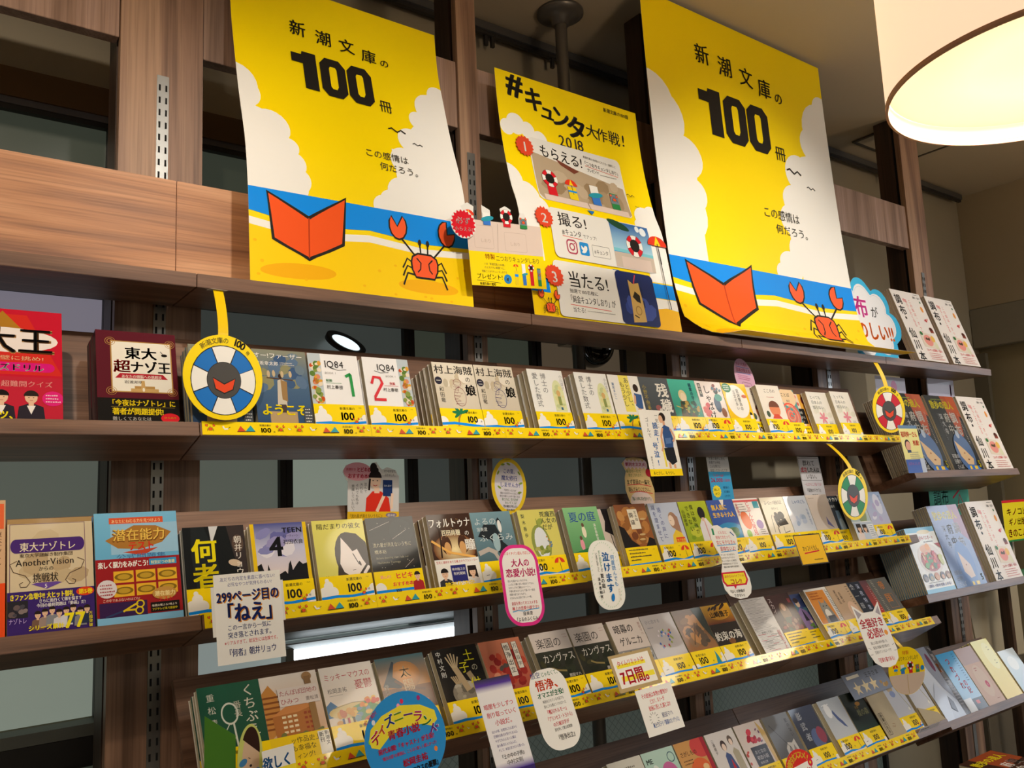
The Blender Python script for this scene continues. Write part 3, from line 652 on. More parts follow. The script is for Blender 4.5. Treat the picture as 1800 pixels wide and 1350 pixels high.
@cover('tsuchi')
def _(c):
    c.rect(0, 0, 105, 151, '14110f'); c.ell(50, 56, 30, 26, '8a8274'); patches(c, 16, ['9c9484', '6a6458', 'b0a898'], (24, 42, 54, 40), 2, (6, 14)); c.line([(40, 110), (52, 78), (58, 60)], 13, 'b09a78'); c.line([(68, 96), (82, 60)], 12, '9c8868')
    for i in range(5): c.line([(36+i*2.2, 108), (26+i*7, 130+(3, 8, 9, 6, 0)[i])], 3, 'b8a482')
    for i in range(4): c.line([(34+i*3, 76), (26+i*5, 92)], 3, 'b09a78')
    c.t('土', 66, 120, 26, 'd8d01e', 0); c.t('の', 78, 98, 16, 'b8b49c', 0); c.t('子', 50, 98, 24, 'd8d01e', 0); c.t('供', 66, 62, 26, 'c8c01e', 0); c.t('中村文則', 12, 146, 12, 'd8d8d4', 1, v=True, W=56)
@cover('gojo')
def _(c):
    c.grad(0, 0, 105, 151, 'a0342c', 'c87a5c'); patches(c, 22, ['8a1f1f', 'b8442f', 'd08a6c', '9a2a24'], (0, 40, 105, 90), 6, (8, 22)); patches(c, 4, ['4f4844'], (30, 84, 30, 20), 2, (7, 12))
    c.rect(56, 70, 17, 72, 'dcd6cc'); c.line([(56, 70), (56, 142), (73, 142), (73, 70)], 1.2, '2a2422', True); c.t('悟浄出立', 64.5, 138, 13, '2a2422', 1, v=True, W=64); c.rect(80, 84, 13, 58, 'dcd6cc'); c.line([(80, 84), (80, 142), (93, 142), (93, 84)], 1, '2a2422', True); c.t('万城目学', 86.5, 138, 10, '2a2422', 0, v=True, W=52)
@cover('canvas')
def _(c):
    c.grad(0, 0, 105, 110, '15160f', '33342a'); c.rect(0, 108, 105, 43, 'cfc4be'); c.t('楽園の', 10, 117, 24, '2f2a28', 0, W=70); c.line([(88, 140), (100, 140)], .8, 'b08a84'); c.line([(88, 134), (100, 134)], .8, 'b08a84')
    patches(c, 18, ['1f2416', '2a3020', '3c3a22', '26281c'], (0, 44, 105, 58), 3, (10, 24)); c.line([(30, 70), (44, 64), (66, 60)], 4, '8a7a48'); c.t('カンヴァス', 14, 84, 21, 'ddd8cf', 0, W=88); c.t('原田マハ', 68, 46, 8, 'ddd8cf', 1)
@cover('anmaku')
def _(c):
    c.rect(0, 0, 105, 151, '8c8a88'); c.rect(0, 78, 105, 73, 'd5c9c2'); c.t('暗幕の', 12, 120, 23, '2d2a2a', 1, W=62); c.t('ゲルニカ', 16, 90, 22, '2d2a2a', 1, W=72); c.t('原田マハ', 96, 140, 8, '8a4a44', 0, v=True)
    patches(c, 22, ['2c2c2e', '4c4c4e', 'b8b4b0', 'd0ccc6', '1c1c1e'], (0, 40, 105, 38), 9, (6, 18))
@cover('flowers')
def _(c):
    c.rect(0, 0, 105, 151, 'b9b3b4'); c.t('ひと恋する', 10, 130, 10, '7a7a84'); squig(c, 12, 118, 24, 1, 4, 4, '8a8a94', 1)
    r = random.Random(2)
    for i in range(26): c.ell(r.uniform(26, 80), r.uniform(60, 110), 2.6, 3.4, r.choice(['b02c4a', '3a5fae', 'c8485a', '8ea04a', '7090c8', 'd8d0d8']), n=7)
@cover('brown')
def _(c):
    c.grad(0, 0, 105, 151, 'a8703c', '6a5644'); patches(c, 16, ['7a5a3c', 'b88450', '8a6a4a', '5a4a3c'], (0, 44, 105, 105), 12, (14, 36)); c.line([(14, 88), (60, 110), (30, 60)], 3, '4a3a2c'); c.poly([(70, 151), (84, 100), (105, 60), (105, 151)], '2f3c36'); c.ell(80, 64, 8, 5, '4a4034')
@cover('yakusoku')
def _(c):
    c.grad(0, 0, 105, 100, '0f0b09', '1c100a'); c.grad(0, 100, 105, 51, '7a3410', 'e8b02a'); c.ell(56, 126, 40, 17, 'd99a1e'); patches(c, 8, ['1a0e08', '3a1c0c'], (0, 136, 105, 14), 3, (14, 26)); c.t('山崎豊子', 20, 118, 17, '1c130e', 2, W=72); c.ell(56, 52, 12, 8, '7a4a22'); c.t('約束の海', 3, 58, 25, 'e8e4dc', 2, W=98)
@cover('noisy')
def _(c):
    c.rect(0, 0, 105, 151, 'c9c6c6'); r = random.Random(11)
    for i in range(46): c.rect(2+r.uniform(0, 12), 148-i*2.9, r.uniform(50, 88), .9, r.choice(['6c6a6c', '8a8888', '9a9698']))
    for i in range(12): c.rect(r.uniform(2, 60), 6+i*4, r.uniform(20, 40), 1.2, r.choice(['5a5858', 'b8606a']))
    c.t('何があっても', 90, 56, 13, 'c06a70', 1, v=True, W=52); c.t('おかしくない', 22, 52, 8, '4a4848', 1)
@cover('darkred')
def _(c):
    c.grad(0, 0, 105, 151, '2a1214', '3a1a1c'); c.ell(54, 96, 20, 30, '7a6048'); c.ell(54, 112, 9, 10, 'c09a80'); c.poly([(30, 44), (40, 84), (70, 84), (84, 44)], '4a5a50'); c.ell(72, 62, 14, 22, '5a2a34'); c.t('スカイ', 14, 144, 16, 'd8c8c8', 1, v=True); c.t('羅', 92, 136, 14, 'b84a50', 1, v=True); patches(c, 14, ['8a3c3c', '6a4c40', '9a7a6c'], (8, 40, 90, 40), 5, (6, 16))
@cover('kimono')
def _(c):
    c.grad(0, 0, 105, 151, '3a4c84', '4a5c94'); patches(c, 16, ['5a6ca4', '34447a', '7a6a90', '4f7a8c'], (0, 44, 105, 100), 3, (10, 26)); c.ell(60, 122, 9, 11, 'e8cdb4'); c.poly([(34, 44), (42, 96), (60, 110), (82, 98), (94, 44)], '8a74ac'); c.poly([(58, 70), (64, 106), (74, 70)], '2c2c3c'); c.ell(58, 132, 11, 8, '3a2c34'); c.ell(78, 66, 6, 5, 'e8cdb4'); c.t('しゃばけ', 20, 140, 14, '8fb0dc', 1, v=True); c.t('畠中恵', 18, 80, 12, 'd88a9a', 1, v=True); patches(c, 6, ['6a9a4a', '4a7a3c'], (60, 44, 40, 20), 8, (6, 12))
@cover('cat')
def _(c):
    c.rect(0, 0, 105, 151, 'e6e2dc'); c.rect(4, 46, 84, 98, 'd88a34'); c.poly([(30, 46), (34, 92), (40, 116), (48, 104), (60, 104), (68, 116), (74, 88), (86, 46)], '8c8880'); c.ell(54, 92, 17, 14, '9a968c'); c.ell(54, 70, 13, 16, 'e4e0d8'); c.rect(44, 46, 34, 20, '4f4c50'); squig(c, 14, 134, 50, 3, 8, 5, 'b05a1e', 4, 1); squig(c, 92, 140, 10, 20, 5, 3, '5a544c', 3)
    for x in (47, 61): c.ell(x, 95, 2.4, 1.8, '2a2a22', n=8)
@cover('tan')
def _(c):
    c.grad(0, 0, 105, 151, 'b99a7c', 'c4a88a'); c.t('夏目漱石', 28, 136, 11, '4a3c30', 1, v=True); c.t('吾輩は', 46, 128, 11, '4a3c30', 1, v=True); c.ell(72, 70, 22, 26, 'd8b498'); squig(c, 90, 140, 8, 8, 8, 4, '5a4a3c', 2)
@cover('konya')
def _(c):
    c.rect(0, 0, 105, 151, '1a2030'); c.grad(66, 40, 39, 111, 'b8321e', '5a3c44'); c.t('全一冊', 16, 146, 19, 'dfe0e4', 2, v=True, W=90); c.t('深夜特急', 46, 144, 17, 'b8c0d8', 1, v=True, W=90); squig(c, 92, 130, 8, 14, 6, 3, 'd8a8a0', 3)
@cover('teikoku')
def _(c):
    c.rect(0, 0, 105, 151, '5f5e5a'); c.t('帝国', 60, 142, 30, 'd08a48', 2, v=True, W=84); squig(c, 14, 146, 12, 22, 5.2, 3, 'b8b0a0', 3); c.line([(42, 52), (84, 52), (84, 96), (42, 96)], 1.4, 'c98a50', True)
@cover('sagashi')
def _(c):
    c.rect(0, 0, 105, 151, 'cf9a5c'); c.ell(84, 132, 34, 26, 'cf4a48'); c.ell(60, 72, 36, 36, 'dd6a3c'); c.ell(76, 84, 10, 8, 'e8c08a'); c.rect(92, 0, 13, 151, 'a82a3a'); c.t('さがしもの', 8, 118, 13, '3a2c22', 1, W=58); squig(c, 12, 106, 30, 2, 7, 4, '6a4c34', 2)
@cover('pinkgreen')
def _(c):
    c.grad(0, 0, 105, 151, '9cc8b4', 'bcd8cc'); c.ell(70, 90, 26, 30, 'c86aa0'); c.ring(88, 128, 10, 12, '3a5a6a'); c.t('ME', 8, 124, 16, '4a5a54', 2); c.ell(30, 90, 14, 30, 'dfe8e0')
@cover('cream')
def _(c): c.rect(0, 0, 105, 151, 'd8d4c8'); squig(c, 16, 130, 60, 3, 10, 6, '8a8478', 2)
@cover('women')
def _(c):
    c.rect(0, 0, 105, 151, 'dcd6d4'); c.ell(50, 116, 10, 13, '4a3c3c'); c.ell(50, 112, 7, 9, 'ecd6c8'); c.poly([(36, 50), (42, 92), (50, 100), (62, 92), (72, 50)], '4a5a8a'); c.poly([(52, 60), (56, 84), (62, 60)], 'c0303c'); c.ell(80, 124, 9, 12, '6a5c54'); c.ell(80, 120, 6, 8, 'ecd6c8'); c.poly([(72, 50), (72, 96), (82, 106), (94, 96), (96, 50)], 'b0a894'); c.t('三浦綾子', 18, 136, 9, '5a5450', 1, v=True); c.ell(86, 40, 10, 8, 'c8503c')
@cover('camellia')
def _(c):
    c.rect(0, 0, 105, 151, 'd9ccc8'); patches(c, 10, ['c0303c', 'd8485a', 'a82038'], (20, 96, 60, 46), 4, (8, 18)); patches(c, 8, ['7a5a7a', 'c8a0b0'], (70, 80, 30, 60), 5, (4, 9)); c.poly([(84, 151), (105, 120), (105, 40), (96, 40)], 'd0b070'); c.rect(26, 44, 62, 48, '2a2830'); c.t('おとなの', 34, 74, 11, 'b8b4b8', 1); c.t('初恋小説', 34, 60, 11, 'b8b4b8', 1); c.t('新潮文庫', 38, 49, 7, 'b8b4b8'); c.ell(60, 30, 30, 12, 'c84a80'); patches(c, 4, ['c04a40'], (0, 30, 20, 60), 7, (6, 10))
@cover('dog')
def _(c):
    c.grad(0, 0, 105, 151, '56565a', '77787c'); c.poly([(36, 30), (40, 64), (54, 78), (70, 74), (84, 82), (88, 40)], 'c9c6c4'); c.poly([(48, 56), (58, 70), (62, 52)], '8a8888'); c.poly([(66, 54), (74, 70), (80, 50)], '8a8888'); c.line([(14, 130), (60, 60)], 1.5, '3a3a3e'); c.t('影のない', 88, 136, 12, '4a4a50', 1, v=True)
@cover('kage')
def _(c):
    c.grad(0, 0, 105, 151, '1c2030', '2c3450'); c.ell(64, 60, 24, 30, '4c5c8a'); c.ell(84, 70, 18, 22, '8a2a44'); c.t('影武者', 30, 140, 22, 'd0d4e0', 2, v=True, W=84)
@cover('fish')
def _(c):
    c.grad(0, 0, 105, 151, 'c8ccd4', 'a8b0bc'); c.poly([(42, 112), (48, 120), (58, 100), (70, 84), (78, 66), (66, 72), (50, 92)], '3c4f86'); squig(c, 12, 136, 30, 2, 8, 4, 'e8ecf0', 2); c.ell(28, 120, 14, 20, 'dfe2e8')
@cover('forest')
def _(c):
    c.rect(0, 0, 105, 151, '182018'); c.ell(62, 116, 12, 6, 'a8741c'); c.grad(0, 44, 105, 40, '1c3428', '141c18'); c.t('樅の森', 40, 84, 20, '9a9a6c', 2, W=54); c.t('安部', 40, 104, 9, 'b08a2c', 1)
@cover('wings')
def _(c):
    c.grad(0, 0, 105, 151, 'd8dae2', 'c4c9dc'); c.ell(40, 128, 16, 10, 'c8b08c'); c.ell(42, 112, 14, 10, '8a9cd0'); c.line([(70, 130), (82, 92), (96, 60)], 2.4, 'a8a46c'); c.ell(86, 60, 4, 5, 'f4f2e8')

# ------------------------------------------------------------------ larger books
@cover('todai_king')     # 150 x 210, red quiz book
def _(c):
    c.rect(0, 0, 150, 210, 'c8102e'); c.poly([(20, 84), (60, 200), (100, 200), (150, 84)], 'd42a20'); c.poly([(66, 206), (40, 168), (96, 168)], 'b07a1e')
    c.ell(70, 150, 74, 24, 'efe6e2', n=24); c.t('東大王', -20, 128, 56, 'b58a50', 2, W=160); c.t('東大王', -18, 130, 54, '1a1413', 1, W=156); c.t('知力の壁に挑め!', 20, 112, 9, 'e8c9a0', 1, W=104)
    c.rect(-0, 90, 130, 17, 'd8107c'); c.ell(130, 98.5, 9, 8.5, 'd8107c'); c.t('最強クイズドリル', -2, 92, 15, WHT, 2, W=126)
    c.rect(0, 0, 150, 80, 'c22038'); c.t('史上最強の超難問クイズ', 6, 62, 12, 'f0b8b0', 1, W=130)
    for x, h_ in ((28, '14100f'), (66, '14100f'), (106, '2a1f1c')): person(c, x, 26, 40, '2a2430', hair=h_); c.poly([(x-6, 26), (x, 10), (x+6, 26)], 'f0ece8')
    c.ell(136, 40, 15, 14, 'e0207c'); squig(c, 126, 45, 20, 3, 6, 3, 'f6d8e4', 3); c.t('そのヒミツ、', 6, 2, 17, 'f4e61e', 2, W=84)
@cover('nazo_king')      # 128 x 182 maroon
def _(c):
    c.rect(0, 0, 128, 182, '5a1424'); c.rect(22, 58, 98, 104, 'b58a4a'); c.rect(24, 60, 94, 100, 'ece8dc')
    c.t('東大', 44, 128, 26, '16110f', 2, W=52); c.t('超', 26, 100, 27, 'b8201c', 2); c.t('ナゾ王', 52, 100, 26, '16110f', 2, W=66)
    c.poly([(28, 86), (112, 86), (104, 96), (36, 96)], 'b02030'); c.t('あなたの頭脳への挑戦状', 38, 87, 7.5, 'f0e6dc', 1, W=64); c.t('岩渡邦明', 42, 76, 7, '3a2c20', 1, W=30)
    c.rect(52, 60, 44, 6, 'c9a468'); c.rect(58, 66, 32, 5, 'b58c4e'); c.poly([(68, 66), (69, 82), (74, 82), (75, 66)], 'c9a468'); c.ell(72, 64, 2, 4, 'f0ead8')
    for x, y in ((22, 160), (118, 160), (22, 60), (118, 60)): c.ring(x, y, 4, 5.2, 'b58a4a'); c.ring(x, y, 7.5, 8.2, 'b58a4a')
    c.ell(108, 136, 5, 3, '16110f'); c.line([(106, 138), (102, 144)], 1, '16110f')
    c.rect(0, 0, 128, 46, '120f0e'); c.t('「今夜はナゾトレ」に', 16, 32, 13, 'f6e21a', 2, W=106); c.t('著者が問題提供!', 22, 15, 14, 'f6e21a', 2, W=80); c.ell(112, 8, 15, 10, 'd8202c'); c.t('ひらめき', 102, 7, 5, 'f6e21a', 1); c.t('難しくてあなたは', 22, 3, 8, WHT, 1, W=60); c.line([(20, 29), (120, 29)], .6, '8a7a30')
@cover('another')        # 148 x 210
def _(c):
    c.rect(0, 0, 148, 210, 'd9c8a6'); patches(c, 10, ['c9b48e', 'd0bd98', 'c0a882'], (6, 78, 136, 126), 4, (20, 46)); c.line([(4, 74), (4, 200), (134, 200), (134, 74)], 1.4, '8a6a78'); c.rect(0, 201, 148, 9, 'b09060')
    c.rect(14, 146, 110, 26, '4a2a78'); c.ell(14, 159, 9, 13, '4a2a78'); c.ell(124, 159, 9, 13, '4a2a78'); c.t('東大ナゾトレ', 20, 150, 18, 'ece0c4', 1, W=98)
    c.t('東京大学謎解き制作集団', 20, 138, 8, '3a2c24', 1, W=92); c.t('AnotherVision', 14, 122, 17, '2f2622', 1, W=100); c.t('からの', 52, 112, 9, '2f2622', 1, W=26); c.t('挑戦状', 42, 92, 18, '2f2622', 1, W=44)
    for sx_ in (0, 1):
        X = (lambda v: v) if not sx_ else (lambda v: 136-v)
        c.line([(X(16), 132), (X(4), 126), (X(10), 112), (X(30), 104), (X(38), 92), (X(32), 84), (X(22), 84), (X(20), 90), (X(26), 93)], 1.4, '5a4438')
    c.poly([(40, 88), (66, 78), (92, 88), (84, 90), (48, 90)], '6a4aa0'); c.t('5', 62, 80, 10, WHT, 1)
    c.rect(0, 0, 148, 76, '3c2470'); c.t('きファン急増中!! 大ヒット御礼', 4, 62, 12, 'f4e01a', 2, W=108); c.ell(132, 68, 16, 8, 'e0401c'); c.t('第5巻', 120, 64, 10, 'f8e61e', 2); c.t('さらに面白くて頭を悩ます', 52, 54, 7.5, WHT, 1, W=74); c.t('今回の最終問題は「動画」だ!', 48, 46, 7.5, WHT, 1, W=84)
    c.rect(0, 30, 34, 30, '2a2830'); patches(c, 8, ['6a5a5a', '8a7a78', '4a4650'], (0, 30, 34, 26), 2, (5, 10))
    for i, k in enumerate(['7a5c4c', 'a08a80', '8a8c94', 'd8d4d8', 'dcdce4', '3a4a6a', '8a8890', '2a3450']): person(c, 50+i*12, 24+3*(i % 3), 22, k)
    c.t('ナゾトレ', 2, 20, 11, 'b8a0dc', 1, W=30); c.t('シリーズ累計', 34, 6, 10, 'f8e61e', 2, W=60); c.t('77', 94, 4, 38, 'f8e61e', 2, W=38); c.t('万部突破', 140, 30, 7, 'f8e61e', 1, v=True)
@cover('senzai')         # 150 x 212 blue
def _(c):
    c.grad(0, 0, 150, 212, '4fa8d8', '7cc0e4'); c.rect(28, 130, 122, 60, '9cc8e4'); c.rect(26, 190, 98, 12, 'e05a34'); c.t('あなたにねむる力を見つけよう', 30, 192, 8, 'f6d8a0', 1, W=90)
    c.poly([(18, 158), (40, 170), (70, 186), (110, 184), (138, 170), (120, 150), (80, 138), (40, 142)], 'b07a34'); c.t('潜在能力', 30, 156, 26, '7a4a1c', 2, W=98); c.t('潜在能力', 31, 158, 25, 'f0c85a', 1, W=96); c.t('テスト', 58, 138, 19, 'd8301e', 2, W=48); c.poly([(48, 134), (112, 140), (84, 126)], 'c8482c'); c.t('公式問題集', 36, 120, 12, '4a7cb0', 1, W=90)
    c.rect(0, 14, 150, 108, 'a01f24'); c.t('楽しく脳力をみがこう!', 4, 106, 13, WHT, 2, W=88); c.rect(94, 106, 50, 12, '3a9ad0'); c.t('特別だつの書籍', 97, 108, 7.5, 'f6f0a0', 1, W=44)
    for i in range(3):
        for j in range(2):
            x, y = 30+i*39, 76-j*26; c.rect(x, y, 35, 22, 'f0b830'); c.ell(x+17.5, y+11, 16, 7, '8a6a1c'); c.ell(x+17.5, y+11, 11, 5, 'c8a030')
    c.ell(18, 66, 17, 17, 'e4dce0'); squig(c, 6, 72, 24, 4, 6, 3.6, 'b04a54', 3); c.t('この中であぶないのはどれ?', 10, 42, 6, 'f0c8b8', 1, W=64)
    c.rect(4, 8, 82, 32, '3a1f50'); c.line([(14, 14), (46, 24)], 3, '30406a'); c.line([(44, 22), (58, 30), (70, 36)], 3.4, 'e8c81c'); c.ring(74, 34, 5, 7.5, 'e8c81c'); c.ring(72, 22, 5, 7.5, 'e8c81c'); c.line([(46, 24), (66, 24)], 3.4, 'e8c81c')
    c.ell(118, 50, 22, 12, 'c8964a'); c.t('潜在能力', 100, 46, 10, 'f4e0a0', 2, W=38); c.t('テスト', 106, 36, 9, 'd83a28', 2); c.rect(92, 16, 52, 18, '1c1414'); c.t('毎週火曜よる7時より', 94, 26, 4.6, 'e8dcc8', 1, W=46); c.t('フジテレビ系で放送中', 94, 19, 5, 'f6e21a', 1, W=46); c.rect(0, 0, 150, 13, '86c4ea')
@cover('orange_thin')
def _(c):
    c.rect(0, 0, 148, 210, 'd8b088')
    c.rect(130, 0, 18, 80, 'f0501c'); c.rect(130, 164, 16, 40, 'ea6a3c'); c.t('東大ナゾトレ', 139, 160, 9, '5a3a28', 1, v=True)
@cover('choufu')         # 210 x 297 white local magazine
def _(c):
    c.rect(0, 0, 210, 297, 'f2ece8')
    for i, ch in enumerate('調布・仙川本'):
        c.t(ch, 14, 240-i*48, 44, '1b1b1d', 2) if ch != '・' else c.ell(36, 176, 6, 6, '1b1b1d')
    c.t('この街は、きっと', 112, 262, 17, 'e0484c', 0, v=True, W=150); c.t('暮らしたくなる', 86, 262, 17, 'e0484c', 0, v=True, W=120); c.t('街', 66, 250, 17, 'e0484c', 0)
    c.t('調布・仙川', 150, 272, 11, '2a2a2c', 1, W=50); squig(c, 160, 288, 36, 1, 4, 3, '5a5a5c', 2); c.ell(190, 258, 5, 5, '4a7a5a')
    c.ell(182, 226, 8, 13, 'f0a050'); patches(c, 7, ['c8484c', 'e8a8a0', 'b85a54'], (160, 166, 40, 24), 3, (8, 14)); c.rect(172, 124, 24, 16, '8a3c2c'); c.ell(182, 140, 12, 8, '5a2a20')
    c.poly([(84, 60), (84, 124), (168, 116), (190, 52)], 'e8dccc'); c.ell(128, 88, 30, 24, 'ec9a90'); c.ell(164, 96, 14, 14, 'f0c060'); c.ell(172, 70, 12, 16, 'dfe0c0'); patches(c, 8, ['5a4a34', '3c5a34'], (100, 84, 50, 20), 6, (8, 14)); c.ell(96, 116, 10, 8, '3c7a44')
    c.t('コレやっぱ調布・仙川', 84, 42, 12, 'd8484c', 1, W=110); squig(c, 90, 32, 106, 4, 8, 3.6, 'd06a68', 4)
@cover('sanpo')          # 210 x 285 black walking magazine
def _(c):
    c.rect(0, 0, 210, 285, '17181a'); c.poly([(110, 285), (120, 214), (150, 120), (172, 130), (200, 214), (210, 285)], 'a8492a'); c.poly([(150, 285), (160, 230), (210, 200), (210, 285)], 'b8552e'); c.t('散歩の達人', 20, 236, 34, 'f2e21a', 2, W=160); squig(c, 40, 268, 90, 1, 4, 5, '8aa03a', 2)
    c.t('調布', 150, 222, 44, 'f4f0ea', 2, v=True, W=100); c.t('府中', 102, 218, 38, 'f4f0ea', 2, v=True, W=88); c.t('深大寺', 62, 214, 24, 'e8e8ea', 1, v=True, W=84); squig(c, 40, 210, 6, 16, 6.4, 4, '6a6c70', 5); squig(c, 186, 214, 4, 20, 6, 3, 'd8c8b8', 6)
    c.ell(122, 66, 60, 72, '4d6a9a', n=28); c.ell(120, 134, 12, 16, 'a8b4c8'); c.poly([(78, 110), (84, 50), (110, 20), (150, 18), (164, 40), (130, 72)], 'd8b68c'); c.ell(116, 62, 5, 3, 'a86c40'); c.ell(128, 38, 7, 3, '8a5a3c')
    c.poly([(90, 0), (100, 16), (176, 14), (190, 0)], '1a6ac8'); c.rect(112, 2, 14, 12, 'f0c81c'); c.rect(146, 2, 22, 12, 'f0c81c'); c.t('5', 184, 10, 34, 'f2e21a', 2)
    c.t('初夏の', 18, 44, 18, 'efeff0', 1, W=50); c.t('日帰り', 20, 24, 18, 'efeff0', 1, W=46); c.t('さんぽ', 24, 5, 18, 'efeff0', 1, W=46)
@cover('sanpo_blue')
def _(c):
    c.grad(0, 0, 210, 285, '5a7ab0', '8a94bc'); c.poly([(140, 285), (150, 190), (210, 150), (210, 285)], '9a6c80'); c.t('散歩の達人', 20, 236, 34, 'e6da6a', 2, W=160)
    c.t('調布', 150, 222, 42, 'dfe4ee', 2, v=True, W=100); c.t('府中', 102, 218, 38, 'dfe4ee', 2, v=True, W=88); c.t('深大寺', 62, 214, 24, 'd8dfec', 1, v=True, W=84)
    c.ell(122, 78, 56, 76, '4f74b4', n=28); c.poly([(92, 120), (90, 50), (118, 26), (150, 30), (146, 70)], 'd3b8a4'); c.ell(118, 72, 5, 3, 'a86c40'); c.t('5', 184, 14, 30, 'd8dc9a', 2)
    c.rect(112, 2, 14, 12, 'e8c81c'); c.rect(140, 2, 22, 12, 'e8c81c'); c.t('初夏の', 18, 44, 18, 'c8d4e8', 1, W=50); c.t('日帰り', 20, 24, 18, 'c8d4e8', 1, W=46); c.t('さんぽ', 24, 5, 18, 'c8d4e8', 1, W=46)
@cover('food')           # 182 x 232
def _(c):
    c.rect(0, 0, 182, 232, 'eef0f0'); c.rect(0, 214, 182, 18, '6fb6dc'); c.rect(0, 0, 182, 14, '6fb6dc'); c.ell(110, 214, 40, 8, 'e8dcb8'); c.t('調布・府中パスポート', 30, 186, 17, 'e0546c', 1, W=130); squig(c, 90, 176, 70, 1, 4, 6, '3a3a3c', 3)
    c.ell(96, 118, 74, 56, 'e2dcd8', n=26); c.ell(92, 112, 58, 40, 'a8482c', n=20); c.ell(84, 152, 34, 16, 'e8b088'); c.ell(100, 160, 14, 12, 'f0a030')
    patches(c, 34, ['c8281e', '4a8a2c', 'e06a3c', '3c6a24', 'd83c28', '6aa83c', 'e8c8a0'], (40, 76, 100, 70), 4, (8, 26)); patches(c, 8, ['c8d078', '5a8a34'], (136, 84, 40, 50), 6, (10, 26)); c.poly([(150, 170), (182, 170), (182, 150)], 'b03028')
    for i in range(5): c.ell(22+i*36, 54, 15, 14, ['3a3434', '6a7a8c', 'c87a3c', '4a3228', '8a5a34'][i]); c.ell(22+i*36, 50, 9, 8, ['8a7a6c', 'b0a078', 'd8a05c', 'd8a070', 'c8a06c'][i])
    squig(c, 30, 34, 120, 1, 4, 4, '8a8c90', 4); c.t('調布・府中を楽しめる!', 24, 20, 12, '4a50a8', 1, W=140)
@cover('silver')         # large glossy
def _(c):
    c.grad(0, 0, 210, 297, 'b8c4dc', 'd8e0ee'); c.rect(168, 0, 42, 297, '4a4648'); patches(c, 20, ['6a6668', '8a8486', '38343a'], (168, 0, 42, 297), 3, (14, 34)); c.poly([(60, 297), (90, 200), (120, 120), (168, 60), (168, 297)], '8d94a8'); c.ell(140, 230, 14, 40, '6a2a4a'); c.t('特集', 182, 220, 20, 'd87a2c', 2, v=True); squig(c, 172, 150, 30, 10, 12, 7, '9a9698', 3); c.poly([(0, 0), (60, 0), (110, 90), (70, 150), (0, 90)], 'c4cfe6'); c.poly([(90, 40), (120, 20), (130, 60), (110, 90)], '5a5c6c')
@cover('skyblue')
def _(c):
    c.grad(0, 0, 150, 212, 'a8c8e8', '2f9ad8'); c.rect(0, 0, 150, 40, '2c2c34'); c.rect(0, 0, 60, 46, 'dfe6f2'); c.t('つれづれ', 60, 196, 30, 'd83a4c', 2, v=True, W=120); c.t('の記', 92, 110, 26, 'd83a4c', 2, v=True); c.rect(84, 20, 26, 12, 'c8402c'); squig(c, 118, 200, 16, 12, 9, 4, '1c5a90', 3)
@cover('pinkpale')
def _(c):
    c.rect(0, 0, 150, 212, 'd3b8ae'); c.rect(0, 150, 150, 62, 'c0aeb4'); c.ell(78, 84, 46, 60, 'd8c4b8', n=24); c.ell(92, 70, 13, 13, 'c8486c'); c.t('京', 86, 65, 10, 'efd8d8', 1); squig(c, 60, 130, 20, 2, 8, 5, 'b0686c', 2); squig(c, 96, 14, 30, 1, 4, 4, '9a6a60', 4)
@cover('yellowfan')
def _(c):
    c.grad(0, 0, 150, 212, 'e8cc2c', 'e6df6a'); c.ell(96, 150, 44, 50, 'ece690', n=24); squig(c, 100, 180, 16, 2, 10, 5, '8a8434', 3); squig(c, 100, 130, 12, 2, 10, 5, '8a8434', 5)
@cover('bluepale')
def _(c): c.grad(0, 0, 150, 180, 'a8c8e0', 'd8e4ec'); c.ell(70, 120, 40, 30, 'e6eef2')
@cover('flat_top')
def _(c):
    c.rect(0, 0, 210, 285, '4a2c20'); c.poly([(60, 285), (70, 170), (210, 190), (210, 285)], 'b0542e'); c.t('散歩の達人', 14, 230, 36, 'f2e21a', 2, W=176); c.t('調布', 150, 210, 44, 'f4f0ea', 2, v=True, W=100); c.t('府中', 102, 208, 40, 'f4f0ea', 2, v=True, W=90); c.ell(130, 60, 50, 50, '6a84b4')

# ------------------------------------------------------------------ THE SETTING
CEIL = simple('ceiling_plaster', 'b5a890', 0.85, 0, 0.03, 6)
WALLM = simple('wall_beige', 'a39a86', 0.85, 0, 0.04, 4)
WALLR = simple('wall_taupe', 'a4967c', 0.85, 0, 0.04, 4)
BEAM = simple('beam_brown', '6b4d2c', 0.7, 0, 0.06, 8)
GREY = simple('grey_trim', '6f6c70', 0.6)
DARK = simple('dark_frame', '2b2826', 0.5)
BX0, BX1 = -4.6, 7.6
box('floor', BX0, BX1, -5.6, 0.7, -0.05, 0, simple('floor_tile', '8d857a', 0.4, 0, 0.06, 3))['kind'] = 'structure'
box('ceiling', BX0, BX1, -5.6, 0.7, 3.06, 3.12, CEIL)['kind'] = 'structure'
box('wall_back', BX0, BX1, 0.57, 0.65, 0, 3.06, WALLM)['kind'] = 'structure'
box('wall_front', BX0, BX1, -5.7, -5.6, 0, 3.06, WALLM)['kind'] = 'structure'
box('wall_left', BX0-.1, BX0, -5.6, 0.65, 0, 3.06, WALLM)['kind'] = 'structure'
